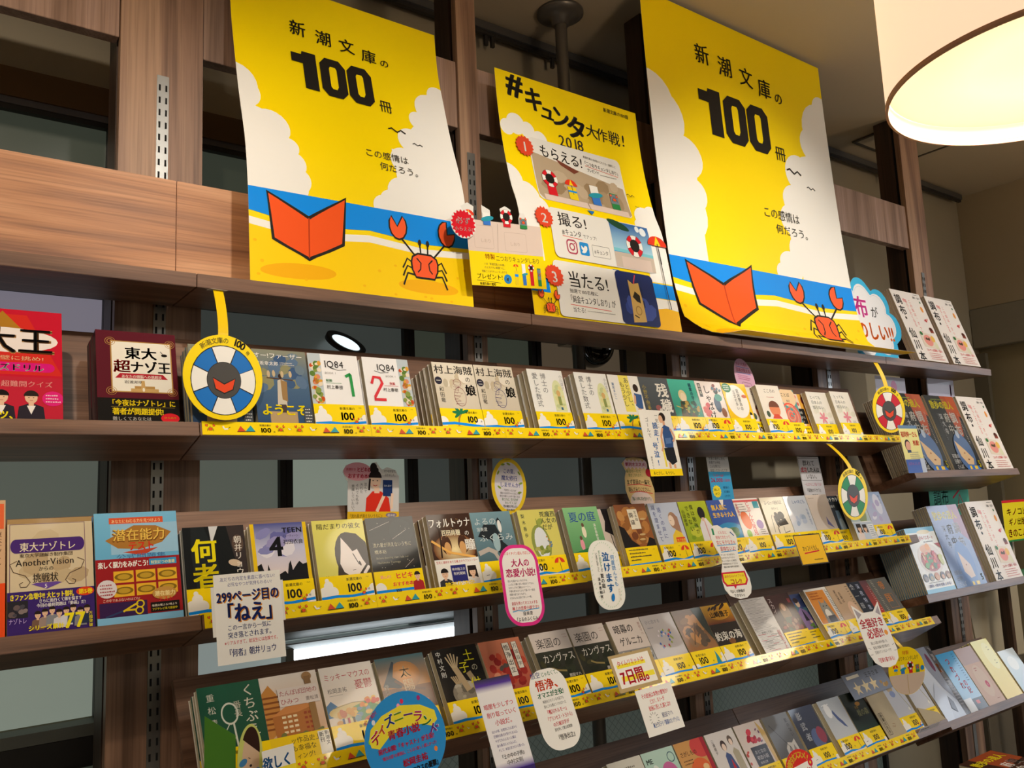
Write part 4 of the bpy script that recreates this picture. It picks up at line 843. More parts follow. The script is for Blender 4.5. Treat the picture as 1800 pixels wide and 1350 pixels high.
# right wall: a return wall next to the shelves with a boxed-in grey shutter case and a recess beneath
box('wall_right', 4.14, 4.24, -.50, 0.569, 2.445, 3.06, WALLR)['kind'] = 'structure'
box('wall_right_lower', 4.19, 4.25, -.50, 0.569, 0, 2.443, simple('wall_olive', '968b6e', 0.85, 0, 0.05, 4))['kind'] = 'structure'
sc = box('shutter_case', 4.132, 4.188, -.50, 0.568, 2.235, 2.443, simple('grey_beige_case', '8b8576', 0.6), bevel=.003)
tag(sc, 'grey-beige boxed shutter case running along the right-hand wall', 'shutter case')
tg = box('trim_1', 4.10, 4.13, 0.50, 0.569, 0, 2.2, simple('corner_trim', '6c6656', 0.7)); tg['kind'] = 'structure'
box('wall_right_far', 7.6, 7.7, -5.6, 0.65, 0, 3.06, WALLM)['kind'] = 'structure'
ADDED_GLOW = newmat('added_window_glow'); ADDED_GLOW[2].inputs['Emission Color'].default_value = (.78, .88, 1, 1); ADDED_GLOW[2].inputs['Emission Strength'].default_value = 4.0  # added unseen glow for cool reflections on the right-hand magazines
sw = empty('added_glow_window', (7.58, 0, 0)); sw['kind'] = 'structure'
for i in range(4):
    box('pane', -.012, -.004, -4.3+i*.95, -3.42+i*.95, .9, 2.75, ADDED_GLOW[0], sw)
    box('mullion', -.03, .01, -3.418+i*.95, -3.352+i*.95, .85, 2.8, simple('window_mullion', '4a4a4c', .5), sw)  # bars break the added glow into streaky reflections
# beam, sill and window behind the shelves
b_ = box('trim_2', BX0, 0.70, 0.535, 0.569, 2.478, 2.545, BEAM); b_['kind'] = 'structure'
b_ = box('trim_3', BX0, 0.70, 0.540, 0.569, 2.462, 2.4775, GREY); b_['kind'] = 'structure'
m, nt, b = newmat('wired_glass'); L_ = nt.links.new
tc = nt.nodes.new('ShaderNodeTexCoord'); fac = None
for sgn in (1, -1):
    mp = nt.nodes.new('ShaderNodeMapping'); mp.inputs['Rotation'].default_value = (0, math.radians(45*sgn), 0)
    wv = nt.nodes.new('ShaderNodeTexWave'); wv.inputs['Scale'].default_value = 17.0; wv.bands_direction = 'X'; wv.wave_profile = 'SAW'
    L_(tc.outputs['Object'], mp.inputs['Vector']); L_(mp.outputs[0], wv.inputs['Vector'])
    gt = nt.nodes.new('ShaderNodeMath'); gt.operation = 'GREATER_THAN'; gt.inputs[1].default_value = 0.88; L_(wv.outputs['Fac'], gt.inputs[0])
    if fac is None: fac = gt
    else:
        mx = nt.nodes.new('ShaderNodeMath'); mx.operation = 'MAXIMUM'; L_(fac.outputs[0], mx.inputs[0]); L_(gt.outputs[0], mx.inputs[1]); fac = mx
mc = nt.nodes.new('ShaderNodeMix'); mc.data_type = 'RGBA'; mc.inputs['A'].default_value = (*lin('444b45'), 1); mc.inputs['B'].default_value = (*lin('383e3a'), 1)
L_(fac.outputs[0], mc.inputs['Factor']); L_(mc.outputs['Result'], b.inputs['Base Color']); b.inputs['Roughness'].default_value = 0.25
L_(mc.outputs['Result'], b.inputs['Emission Color']); b.inputs['Emission Strength'].default_value = .6  # faint glow stands in for light behind the wired glass
WIRE = m
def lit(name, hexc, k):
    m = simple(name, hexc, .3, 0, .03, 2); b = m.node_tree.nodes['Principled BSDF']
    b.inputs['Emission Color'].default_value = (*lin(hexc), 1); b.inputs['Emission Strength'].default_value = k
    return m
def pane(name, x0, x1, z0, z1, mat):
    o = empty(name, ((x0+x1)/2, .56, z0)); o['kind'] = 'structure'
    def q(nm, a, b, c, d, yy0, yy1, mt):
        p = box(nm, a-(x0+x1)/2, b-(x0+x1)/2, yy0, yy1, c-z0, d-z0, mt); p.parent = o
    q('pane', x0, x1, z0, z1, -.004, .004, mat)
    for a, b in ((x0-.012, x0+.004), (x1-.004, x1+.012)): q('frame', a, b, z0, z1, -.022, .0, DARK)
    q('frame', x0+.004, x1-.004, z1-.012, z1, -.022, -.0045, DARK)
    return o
G_TOP = lit('window_dim_green', '34382f', .8)          # tint and glow painted per opening, for the light beyond the glass
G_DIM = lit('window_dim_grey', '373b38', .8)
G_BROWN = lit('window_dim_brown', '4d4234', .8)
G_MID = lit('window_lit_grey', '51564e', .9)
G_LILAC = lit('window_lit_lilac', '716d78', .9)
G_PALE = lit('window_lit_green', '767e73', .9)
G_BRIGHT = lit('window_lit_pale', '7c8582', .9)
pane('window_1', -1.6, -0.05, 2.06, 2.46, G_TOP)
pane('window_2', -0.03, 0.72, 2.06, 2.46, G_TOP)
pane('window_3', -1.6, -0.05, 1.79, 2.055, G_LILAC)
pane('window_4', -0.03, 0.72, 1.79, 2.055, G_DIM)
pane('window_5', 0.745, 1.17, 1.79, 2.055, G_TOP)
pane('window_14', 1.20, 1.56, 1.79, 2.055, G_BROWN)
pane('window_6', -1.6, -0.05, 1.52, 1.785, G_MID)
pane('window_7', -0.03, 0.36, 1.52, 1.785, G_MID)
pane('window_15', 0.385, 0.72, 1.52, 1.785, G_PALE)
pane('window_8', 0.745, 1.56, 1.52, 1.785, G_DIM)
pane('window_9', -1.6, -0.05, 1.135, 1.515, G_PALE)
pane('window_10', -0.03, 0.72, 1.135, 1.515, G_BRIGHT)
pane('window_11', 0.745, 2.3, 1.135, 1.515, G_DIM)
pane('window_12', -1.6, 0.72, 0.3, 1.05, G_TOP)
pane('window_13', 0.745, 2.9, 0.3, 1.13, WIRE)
b_ = box('trim_4', BX0, 0.72, 0.50, 0.555, 1.108, 1.132, simple('sill_grey', '7d8078', .6)); b_['kind'] = 'structure'
b_ = box('trim_5', BX0, 0.72, 0.50, 0.555, 1.055, 1.107, DARK); b_['kind'] = 'structure'
# curtain rail with hooks at the top of the back wall
cr_ = empty('curtain_rail', (1.0, .54, 3.03)); tag(cr_, 'dark metal curtain rail along the ceiling line behind the uprights', 'curtain rail')
for n_, a in (('rail', (-5.5, 3.08, -.03, .0, -.004, .022)), ('track', (-5.5, 3.08, -.022, -.008, -.016, -.0045))):
    p = box(n_, *a, simple('rail_metal', '6a6a6c', .4, .6) if n_ == 'rail' else DARK); p.parent = cr_
for x in (0.03, 0.055, 0.30, 0.95, 1.55, 2.35):
    p = box('hook', x-.006, x+.006, -.02, -.01, -.05, -.017, DARK); p.parent = cr_
# ceiling hatch
ht = empty('ceiling_hatch', (3.15, 0.02, 3.058)); tag(ht, 'square ceiling access hatch with a thin dark frame, beside the tallest upright', 'hatch')
HM = simple('hatch_edge', '4a443a', .7)
p = box('hatch_panel', -.20, .20, -.40, .40, -.004, -.0005, CEIL); p.parent = ht
for a in ((-.215, -.203, -.415, .415), (.203, .215, -.415, .415), (-.203, .203, -.415, -.403), (-.203, .203, .403, .415)):
    p = box('frame', *a, -.006, -.0005, HM); p.parent = ht
# ceiling pole with flange
po = empty('ceiling_pole', (1.20, .357, 3.06)); tag(po, 'grey steel pole with a round ceiling flange behind the middle poster', 'pole')
PM = simple('grey_paint_steel', '6a6662', .35, .5)
lathe('flange', [(0.001, -.001), (.073, -.001), (.073, -.010), (.055, -.018), (.030, -.026), (.026, -.045), (.001, -.045)], PM, po)
lathe('tube', [(.019, -.045), (.019, -2.9), (.001, -2.9)], PM, po, seg=24)
lathe('foot_flange', [(.019, -2.9), (.05, -2.96), (.08, -3.05), (.08, -3.058), (.001, -3.058)], PM, po, seg=32)

# ------------------------------------------------------------------ UPRIGHTS
def upright(x0, x1, label, xr=None, ztop=3.059, rail_top=2.43, split=True):
    o = empty('shelf_upright', ((x0+x1)/2, .19, 0)); tag(o, label, 'upright', 'wooden uprights of the shelf wall')
    xm = (x0+x1)/2
    p = box('front_board', x0-xm, x1-xm, 0, .022, 0, ztop, WOOD_Z, bevel=.0008); p.parent = o
    p = box('groove', x0-xm+.006, x1-xm-.006, .0222, .0338, 0, ztop-.001, SLOT); p.parent = o
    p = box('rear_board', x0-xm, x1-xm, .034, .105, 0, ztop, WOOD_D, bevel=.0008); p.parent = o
    if xr is not None:
        xr -= xm
        p = box('slotted_rail', xr-.0115, xr+.0115, -.0025, -.0003, .4, rail_top, STEEL, bevel=.0005); p.parent = o
        sl = []
        z = rail_top-.02
        while z > .75:
            for sx in (-1, 1): sl.append((xr+sx*.0062-.0018, xr+sx*.0062+.0018, -.0032, -.0026, z-.013, z)); 
            z -= .0262
        p = boxes('slots', sl, SLOT, o); p['kind'] = 'stuff'
    return o
upright(-.097, .062, 'wide walnut upright at the left with a chrome slotted rail down its middle', -.017)
upright(.697, .757, 'slim walnut upright between the left poster and the middle poster', .727)
upright(1.415, 1.487, 'slim walnut upright hidden mostly behind the large right poster', 1.461)
upright(2.14, 2.272, 'walnut upright behind the right edge of the large right poster', 2.205)
upright(2.868, 3.01, 'tall walnut upright at the right reaching the ceiling beside the lampshade', 2.935, rail_top=2.40)
upright(-.86, -.79, 'walnut upright at the far left of the shelf wall', -.82)
# fascia boards between the uprights
for x0, x1, lb in ((-.788, -.099, 'walnut header board high at the top left between two uprights'), (.064, .695, 'walnut header board behind the left poster'),
                   (.759, 1.413, 'walnut header board behind the top of the middle poster'), (1.489, 2.138, 'walnut header board behind the large right poster'),
                   (2.274, 2.866, 'walnut header board between the right poster and the tallest upright')):
    z0 = 2.493
    o = box('header_board', x0, x1, .196, .226, z0, z0+.178, WOOD_F, bevel=.0008); tag(o, lb, 'header board', 'header boards between the uprights')

# ------------------------------------------------------------------ SHELVES
# k: (y, z of the lower front edge, tilt)
SH = {1: (0, 1.95, 0), 2: (-.0274, 1.6834, 15.5), 3: (-.0495, 1.3634, 18), 4: (-.0916, 1.1147, 31), 5: (-.0867, .803, 31),
      'M2': (-.059, 1.566, 17), 'M3': (-.056, 1.172, 16), 'M5': (-.087, .792, 31)}
T = .025
def shelf_frame(k, x): 
    y, z, t = SH[k]
    return (x, y, z), (-math.radians(t), 0, 0)
def tilted_shelf(k, x0, x1, label, depth=.13, hp=.24, group='sloping display shelves'):
    loc, rot = shelf_frame(k, x0); o = empty('display_shelf', loc, rot); tag(o, label, 'shelf', group)
    g = .0007
    p = box('base_board', g, x1-x0-g, 0, depth, 0, T, WOOD_X, bevel=.0008); p.parent = o
    p = box('back_panel', g, x1-x0-g, depth-.015, depth, T+.0002, hp, WOOD_X, bevel=.0008); p.parent = o
    return o
def flat_shelf(x0, x1, label):
    o = empty('top_shelf', (x0, 0, 1.95)); tag(o, label, 'shelf', 'flat top shelves')
    p = box('board', .0007, x1-x0-.0007, 0, .163, 0, .025, WOOD_X, bevel=.0008); p.parent = o
    return o
BAY = [(-.75, 0, 'leftmost bay'), (0, .75, 'bay under the left poster'), (.75, 1.5, 'bay under the middle poster'), (1.5, 2.25, 'bay under the large right poster'), (2.25, 3.0, 'rightmost magazine bay')]
for x0, x1, n in BAY: flat_shelf(x0, x1, 'flat walnut top shelf in the '+n)
for x0, x1, n in BAY[:4]:
    o = box('upstand_panel', x0+.0006, x1-.0006, .142, .160, 1.9752, 2.196, WOOD_P, bevel=.001)
    tag(o, 'walnut upstand panel on the top shelf, '+n, 'panel', 'upstand panels on the top shelf')
for k, row in ((2, 'upper'), (3, 'second'), (4, 'third'), (5, 'lowest')):
    for i, (x0, x1, n) in enumerate(BAY[:4]):
        if k >= 4 and i == 0: continue
        tilted_shelf(k, x0, x1, '%s sloping walnut display shelf in the %s' % (row, n))
tilted_shelf('M2', 2.252, 3.0, 'magazine shelf with the black magazines at the right', .165, .30)
tilted_shelf('M3', 2.252, 3.0, 'magazine shelf with the food booklet and blue magazine at the right', .165, .30)
tilted_shelf('M5', 2.252, 3.0, 'lowest magazine shelf with the blue and yellow books at the right', .14, .26)
# shelf brackets on the rails
for k, (y, z, t) in list(SH.items())[1:5]:
    for xr, rn in ((-.017, 'leftmost'), (.727, 'second'), (1.461, 'third'), (2.205, 'fourth')):
        if k in (4, 5) and xr == -.017: continue
        o = empty('shelf_bracket', (xr+.004, .186, z)); tag(o, 'chrome bracket behind the %s sloping shelf on the %s slotted rail' % ({2: 'upper', 3: 'second', 4: 'third', 5: 'lowest'}[k], rn), 'bracket', 'chrome shelf brackets')
        me_p = [( .0, .0), (-.07, -.012), (-.075, .012), (-.012, .05), (0, .05)]
        bm = bmesh.new(); a_ = [bm.verts.new((-.0015, p[0], p[1])) for p in me_p]; f = bm.faces.new(a_)
        r_ = bmesh.ops.extrude_face_region(bm, geom=[f]); [setattr(v.co, 'x', .0015) for v in r_['geom'] if isinstance(v, bmesh.types.BMVert)]
        bmesh.ops.recalc_face_normals(bm, faces=bm.faces[:])
        me = D.meshes.new('arm'); bm.to_mesh(me); bm.free(); meshobj('arm', me, STEEL, o)
        box('hook', -.009, .009, -.004, .0, .0, .035, STEEL, o, bevel=.001)

# ------------------------------------------------------------------ BOOKS
ORD = ['front', 'second', 'third', 'fourth', 'fifth', 'sixth', 'seventh', 'eighth', 'ninth', 'tenth', 'eleventh', 'twelfth', 'thirteenth', 'fourteenth', 'fifteenth', 'sixteenth']
OBI_ME = {}
COVER_ME = {}
DS = dict(todai_king=(150, 210), nazo_king=(128, 182), another=(148, 210), senzai=(150, 212), orange_thin=(148, 210), choufu=(210, 297), sanpo=(210, 285),
          sanpo_blue=(210, 285), food=(182, 232), silver=(210, 297), skyblue=(150, 212), pinkpale=(150, 212), yellowfan=(150, 212), bluepale=(150, 180), flat_top=(210, 285))
def lines_band(c): pass
def cover_mesh(key, w, h, t, spine_left, spine_col, back_col):
    ck = (key, w, h, round(t, 4), spine_left)
    if ck in COVER_ME: return COVER_ME[ck]
    c = Canvas(w*1000, h*1000); dw, dh = DS.get(key, (105, 151)); c.sx, c.sy = w*1000/dw, h*1000/dh; CV[key](c)
    me = c.mesh('cover', clip=clipped_rect(c, 0, 0, w*1000, h*1000))
    bm = bmesh.new(); bm.from_mesh(me); lay = bm.verts.layers.float_color.get('Col'); D.meshes.remove(me)
    n0 = len(bm.verts); th = .00045
    box_bm(bm, 0, w, 0, th, 0, h); box_bm(bm, 0, w, t-th, t, 0, h)
    nsp = len(bm.verts)
    if spine_left: box_bm(bm, 0, th, th, t-th, 0, h)
    else: box_bm(bm, w-th, w, th, t-th, 0, h)
    bm.verts.ensure_lookup_table()
    for v in bm.verts[n0:]: v[lay] = (*lin(spine_col if v.index < 0 else back_col), 1)
    for v in bm.verts[nsp:]: v[lay] = (*lin(spine_col), 1)
    me = D.meshes.new('cover'); bm.to_mesh(me); bm.free(); me.materials.append(SHINY if key in ('sanpo', 'sanpo_blue', 'silver', 'skyblue', 'yellowfan', 'bluepale', 'food', 'wings', 'fish', 'kage', 'curl', 'pale', 'photo') else GLOSS)
    COVER_ME[ck] = me
    return me
PAGE_ME = {}
def page_mesh(w, h, t, spine_left):
    k = (w, h, round(t, 4), spine_left)
    if k not in PAGE_ME:
        bm = bmesh.new(); i = .0015
        x0, x1 = (.0005, w-i) if spine_left else (i, w-.0005)
        box_bm(bm, x0, x1, .0005, t-.0005, .0012, h-.0015)
        me = D.meshes.new('page_block'); bm.to_mesh(me); bm.free(); me.materials.append(PAGES); PAGE_ME[k] = me
    return PAGE_ME[k]
def obi_mesh(kind, w, t):
    k = (kind, w, round(t, 4))
    if k not in OBI_ME:
        H = OBI_H.get(kind, 44); c = Canvas(w*1000, H); obi(c, kind); me = c.mesh('band', clip=clipped_rect(c, 0, 0, w*1000, H))
        bm = bmesh.new(); bm.from_mesh(me); lay = bm.verts.layers.float_color.get('Col'); D.meshes.remove(me)
        e = .0004
        for v in bm.verts: v.co.y -= .0012+e
        n0 = len(bm.verts)
        box_bm(bm, -e, w+e, -.0012-e, -.0012, 0, H/1000); box_bm(bm, w+.0001, w+e+.0001, -.0012, t, 0, H/1000)
        bm.verts.ensure_lookup_table()
        for v in bm.verts[n0:]: v[lay] = (*lin(YEL if kind not in 'P' else 'f2efe8'), 1)
        me = D.meshes.new('paper_band'); bm.to_mesh(me); bm.free(); me.materials.append(GLOSS); OBI_ME[k] = me
    return OBI_ME[k]
def make_book(kindname, key, w, h, t, band, spine_left, spine_col, back_col):
    o = empty(kindname)
    meshobj('cover', cover_mesh(key, w, h, t, spine_left, spine_col, back_col), None, o)
    meshobj('page_block', page_mesh(w, h, t, spine_left), None, o)
    if band: meshobj('paper_band', obi_mesh(band, w, t), None, o)
    return o
def copy_thing(r):
    c = r.copy(); COL.objects.link(c)
    for ch in r.children:
        d = ch.copy(); COL.objects.link(d); d.parent = c
        for g in ch.children:
            e = g.copy(); COL.objects.link(e); e.parent = d
    return c
def stack(k, x, key, desc, n=2, t=.016, band='A', w=.105, h=.151, s0=.006, name='paperback', cat='book', spine_left=False, sc='e8e4da', bc='e8e4da', cur=None, jit=.0015, rz=0.0, grp=None):
    """n copies one behind the other on shelf k, front cover towards the shop"""
    y, z, tl = SH[k]; th = math.radians(tl)
    first = None; rnd = random.Random(len(key)*37+int(x*1000) % 997)
    gap = .0014 if band else .0003
    s = s0 + (gap+.0006)
    for i in range(n):
        o = make_book(name, key, w, h, t, band, spine_left, sc, bc) if i == 0 else copy_thing(first)
        if i == 0: first = o
        xi = x + (0 if i == 0 else rnd.uniform(-jit, jit)) + (cur*i if cur else 0)
        if t < .012: pass
        o.location = (xi, y+s*math.cos(th)+(T+.0004)*math.sin(th), z-s*math.sin(th)+(T+.0004)*math.cos(th))
        o.rotation_euler = (-th+0*rz, 0, 0)
        o['label'] = (desc+', front copy' if n > 1 else desc) if i == 0 else '%s copy back of the %s' % (ORD[i] if i < len(ORD) else 'last', desc)
        o['category'] = cat
        if n > 1: o['group'] = grp or ('stack of '+desc)
        s += t + gap + .0008
    return first
B = stack
# --- upper row (shelf 2)
B(2, -.008, 'father', 'blue painting paperback half hidden by the blue ring badge', 3, band=None, sc='4a4f55', bc='4a4f55')
B(2, .106, 'father', 'blue painting paperback with a man holding a perch', 3, band=None, sc='4a4f55', bc='4a4f55')
B(2, .2155, 'q1', 'white paperback with a big green figure one', 3, band='A', sc='e8e8e8')
B(2, .331, 'q2', 'white paperback with a big red figure two', 3, band='A', sc='e8e8e8')
B(2, .494, 'kai1', 'cream paperback with brush title and pink line drawing', 6, band='B', bc='a8b4b8')
B(2, .601, 'kai2', 'cream paperback with brush title and blue line drawing', 6, band='A', bc='c8b8a8', cur=.0035)
B(2, .748, 'suushiki', 'pale paperback with a green oval picture, left of the pair', 5, band='A', bc='b8a494')
B(2, .890, 'suushiki', 'pale paperback with a green oval picture, right of the pair', 5, band='A', bc='a8ac94')
B(2, .9995, 'ekiden', 'white and yellow paperback with a runner', 3, band='B')
B(2, 1.1055, 'zanne', 'dark grey paperback with large white brush characters', 2, band='A', bc='4a4a4a')
B(2, 1.212, 'teal', 'teal paperback with a painted warrior', 3, band='A', bc='6a8a7c', h=.151)
B(2, 1.3185, 'shabake', 'pink paperback with ink painting and vertical title', 2, band='C')
B(2, 1.4255, 'circle', 'yellow paperback with a big white circle', 2, band='D')
B(2, 1.574, 'little', 'beige paperback with a round brown haired child', 1, band='C', s0=.002)
B(2, 1.540, 'little', 'beige child paperback pushed back behind the front one', 4, band='C', s0=.024, bc='cfc4a8')
B(2, 1.672, 'peony', 'teal paperback with an orange peony', 1, band='A', s0=.022)
B(2, 1.766, 'meoto', 'paperback with a black title box on pink and amber', 2, band='D', s0=.048)
B(2, 1.846, 'lily', 'ivory paperback with a pink lily, left of the pair', 1, band='D', s0=.026)
B(2, 1.953, 'lily', 'ivory paperback with a pink lily, right of the pair', 3, band='D', s0=.012)
# --- second row (shelf 3)
B(3, -.018, 'nanimono', 'black paperback with huge yellow characters', 2, band='A', bc='c9b41a')
B(3, .098, 'teen', 'sunset skyline paperback with a yellow border', 3, band='A', bc='c9b41a')
B(3, .2145, 'hidamari', 'yellow paperback with a drawn black haired girl', 3, band='A')
B(3, .3245, 'nagare', 'black paperback with thin shooting stars', 3, band='H')
B(3, .461, 'fortuna', 'brown firelit paperback with a big white title', 6, band='P', bc='b8b0a0')
B(3, .5675, 'yoru', 'grey blue paperback with white looping title', 2, band='D')
B(3, .692, 'nishi', 'yellow green paperback with a leafy pear', 4, band='C')
B(3, .822, 'natsu', 'green paperback with two small children', 4, band='A')
B(3, .930, 'legs', 'pale paperback with a black walking figure', 1, band='D', s0=.030)
B(3, .978, 'kinshu', 'rust brown paperback with a white title box', 2, band='E', s0=.003, t=.013)
B(3, 1.096, 'tooku', 'pale blue paperback with a girl in yellow', 3, band='C')
B(3, 1.2045, 'benkyo', 'lime green paperback with a person seen from behind', 2, band='C')
B(3, 1.3135, 'mujin', 'blue paperback with yellow title over an island', 2, band='A')
B(3, 1.4200, 'hatsumei', 'white paperback with orange and purple heads', 3, band='D')
B(3, 1.5345, 'europe', 'cream paperback with a black ink drawing', 3, band='A', bc='c8b894')
B(3, 1.6415, 'curl', 'pale silver blue paperback behind the yellow square card', 2, band='A')
B(3, 1.748, 'beige', 'beige paperback with a small violet sail', 1, band='C')
B(3, 1.838, 'navy', 'navy paperback with white block title', 2, band='D', bc='2a2a2e', s0=.026, t=.014)
B(3, 1.932, 'photo', 'green photo paperback with two women on its band', 1, band='W')
B(3, 2.039, 'pale', 'lilac blue paperback at the right end of the second row', 2, band='C')
# --- third row (shelf 4)
B(4, -.006+.012, 'kuchibue', 'dark green paperback with chalk-like figures', 3, band='D', bc='2a4a3c')
B(4, .1115, 'danchi', 'sandy paperback with painted apartment blocks', 3, band='T', bc='5a6a58')
B(4, .222, 'mickey', 'white paperback with red title over a painted park', 4, band='A', bc='5a6e58')
B(4, .3355, 'taiyo', 'brown and teal paperback with a glowing sun', 2, band='C')
B(4, .461, 'tsuchi', 'black paperback with pale reaching hands', 3, band='A', bc='2a2a2a')
B(4, .5725, 'gojo', 'brick red paperback with two framed title strips', 2, band='D')
B(4, .704, 'canvas', 'dark jungle paperback, grey title block, left of its pair', 5, band='A', bc='a89c84')
B(4, .8135, 'canvas', 'dark jungle paperback, grey title block, right of its pair', 3, band='A', bc='a89c84')
B(4, .9305, 'anmaku', 'grey paperback with a pinkish title block', 3, band='D')
B(4, 1.037, 'flowers', 'grey paperback sprinkled with tiny flowers', 2, band='D')
B(4, 1.1465, 'brown', 'golden brown paperback with a blurred painting', 3, band='F', bc='a8987c')
B(4, 1.254, 'yakusoku', 'black and gold paperback with white title', 2, band='A')
B(4, 1.405, 'noisy', 'white paperback covered in rows of grey print', 6, band=None, t=.018, bc='8c7c5c')
B(4, 1.5125, 'darkred', 'dark paperback with a figure in green and red', 1, band='E', t=.012)
B(4, 1.602, 'kimono', 'blue paperback with a figure in a violet kimono', 2, band='E', t=.012, s0=.026)
B(4, 1.690, 'cat', 'orange paperback with a grey and white cat', 1, band='C')
B(4, 1.7975, 'tan', 'tan paperback behind the cat shaped card', 2, band='D')
B(4, 1.905, 'konya', 'navy and red paperback with heavy white title', 2, band='B')
B(4, 2.0125, 'teikoku', 'grey paperback with orange characters at the row end', 2, band='A')
# --- lowest row (shelf 5)
B(5, .912, 'cream', 'cream paperback in the lowest row, leftmost in view', 2, band='A')
B(5, 1.0195, 'pinkgreen', 'mint and pink paperback in the lowest row', 2, band='A')
B(5, 1.129, 'sagashi', 'tan paperback with orange and red circles', 3, band='A')
B(5, 1.240, 'women', 'white paperback with two kimono women', 3, band='A')
B(5, 1.351, 'camellia', 'pink flower paperback with a dark title plate', 3, band='A')
B(5, 1.466, 'dog', 'grey paperback with a pale dog face', 3, band='A', bc='8a7c64')
B(5, 1.581, 'kage', 'dark blue paperback with vertical silver title', 3, band='D', bc='5a4a44')
B(5, 1.712, 'fish', 'silver paperback with a slim dark blue fish', 3, band='C', bc='8a7c64')
B(5, 1.821, 'forest', 'black green paperback with olive title', 2, band='D')
B(5, 2.030, 'wings', 'pale lilac white paperback in the fold-out display, left', 3, band='A', w=.098, bc='a8966c')
B(5, 2.145, 'wings', 'pale lilac white paperback in the fold-out display, right', 3, band='A', w=.098, bc='a8966c')
# --- left unit
B(2, -.357, 'todai_king', 'large red quiz book with black and gold title', 2, band=None, w=.150, h=.190, t=.014, name='quiz_book', sc='c8102e', bc='c8102e')
B(2, -.157, 'nazo_king', 'maroon hardback with a white title plate and black band', 3, band=None, w=.128, h=.166, t=.022, name='hardback_book', spine_left=True, sc='3a1820', bc='5a1424')
B(3, -.425, 'orange_thin', 'thin orange edged book at the left picture edge', 1, band=None, w=.148, h=.210, t=.012, name='quiz_book', sc='ea5a2c', bc='d8b088')
B(3, -.2745, 'another', 'parchment coloured puzzle book with purple banner', 2, band=None, w=.1175, h=.178, t=.014, name='quiz_book', sc='b09060')
B(3, -.154, 'senzai', 'sky blue and red quiz book with yellow scissors', 2, band=None, w=.128, h=.182, t=.018, name='quiz_book', sc='2f7ab8', bc='2f7ab8')
# --- magazines on the right
def mags(k, x, key, desc, n, w=.210, h=.285, t=.006, **kw):
    return stack(k, x, key, desc, n, t, None, w, h, name=kw.pop('name', 'magazine'), cat='magazine', **kw)
SH['T1'] = (0.010, 1.961, 17)      # magazines leaning on the flat top shelf
SH_T = SH['T1']
mags('T1', 2.288, 'choufu', 'white town magazine behind the cloud sign', 2, h=.292, t=.009, s0=.062, sc='ecd9d4')
mags('T1', 2.505, 'choufu', 'white town magazine on the top shelf, middle one', 3, h=.292, t=.009, s0=.0, sc='f0dcd8')
mags('T1', 2.752, 'choufu', 'white town magazine on the top shelf, right one', 3, h=.292, t=.009, s0=.0, sc='f0c8c4')
mags('M2', 2.300, 'sanpo', 'black walking magazine behind the ring badge', 14, s0=.004, bc='5a5248', jit=.0006)
mags('M2', 2.535, 'sanpo', 'black walking magazine with a blue acorn head', 6, s0=.004, bc='5a5248')
mags('M2', 2.770, 'choufu', 'white town magazine at the right end above the food booklet', 4, h=.290, t=.008, s0=.004)
mags('M3', 2.268, 'food', 'food booklet with a salad plate photo', 15, w=.182, h=.215, t=.0065, name='booklet', s0=.0, sc='5a9ac0', bc='7a8a88', jit=.0008)
mags('M3', 2.466, 'sanpo_blue', 'glossy blue walking magazine in front of black copies', 8, s0=.004, bc='3a3630')
mags('M3', 2.745, 'choufu', 'glossy white town magazine at the right picture edge', 3, h=.290, t=.008, s0=.004)
mags('M5', 2.262, 'silver', 'large glossy silver white magazine left of the sky blue book', 3, w=.150, h=.230, t=.008, s0=.004, sc='4a4648')
def bigb(x, key, desc, n, w, h=.200, t=.012, **kw): return stack('M5', x, key, desc, n, t, None, w, h, name='large_book', **kw)
bigb(2.418, 'skyblue', 'sky blue book with red brush title', 2, .118, .195)
bigb(2.541, 'pinkpale', 'pale pink book with a small crimson seal', 2, .118, .195)
bigb(2.670, 'yellowfan', 'yellow book in a thick yellow stack', 5, .118, .205, .010, bc='c8b42c', sc='e8d860')
bigb(2.800, 'bluepale', 'pale blue book right of the yellow stack', 2, .120, .150)

# ------------------------------------------------------------------ POSTERS
def surface(prof, x0, x1, wmm, shift=None):
    """prof: (y, z) up the sheet; u across in mm, v up in mm of arc length"""
    L = [0]
    for i in range(1, len(prof)): L.append(L[-1]+math.hypot(prof[i][0]-prof[i-1][0], prof[i][1]-prof[i-1][1]))
    def smooth_at(s):
        s = max(0, min(L[-1]-1e-6, s)); i = max(j for j in range(len(L)) if L[j] <= s); i = min(i, len(prof)-2)
        t = (s-L[i])/(L[i+1]-L[i]); P = lambda j: Vector(prof[max(0, min(len(prof)-1, j))])
        a, b_, c_, d = P(i-1), P(i), P(i+1), P(i+2)
        return 0.5*((2*b_)+(c_-a)*t+(2*a-5*b_+4*c_-d)*t*t+(3*b_-a-3*c_+d)*t**3)
    N = int(L[-1]*1000/18); TB = [smooth_at(L[-1]*i/N) for i in range(N+1)]
    def fn(u, v, h):
        k = v/L[-1]*N; i = max(0, min(N-1, int(math.floor(k+1e-7)))); t = k-i
        p = TB[i]*(1-t)+TB[i+1]*t; q = TB[min(N, i+1)]-TB[i]
        qa, qb = (TB[i]-TB[max(0, i-1)], q) if i else (q, q)
        qc = TB[min(N, i+2)]-TB[min(N, i+1)] if i < N-1 else q
        m0 = (qa.normalized()+qb.normalized()); m1 = (qb.normalized()+qc.normalized()); q = m0*(1-t)+m1*t
        n = Vector((-q[1], q[0])).normalized()      # towards -y
        if n[0] > 0: n = -n
        x = x0+(x1-x0)*(u*1000/wmm)
        if shift: x += shift(v)
        return (x, p[0]+n[0]*h, p[1]+n[1]*h)
    return fn, L[-1]*1000
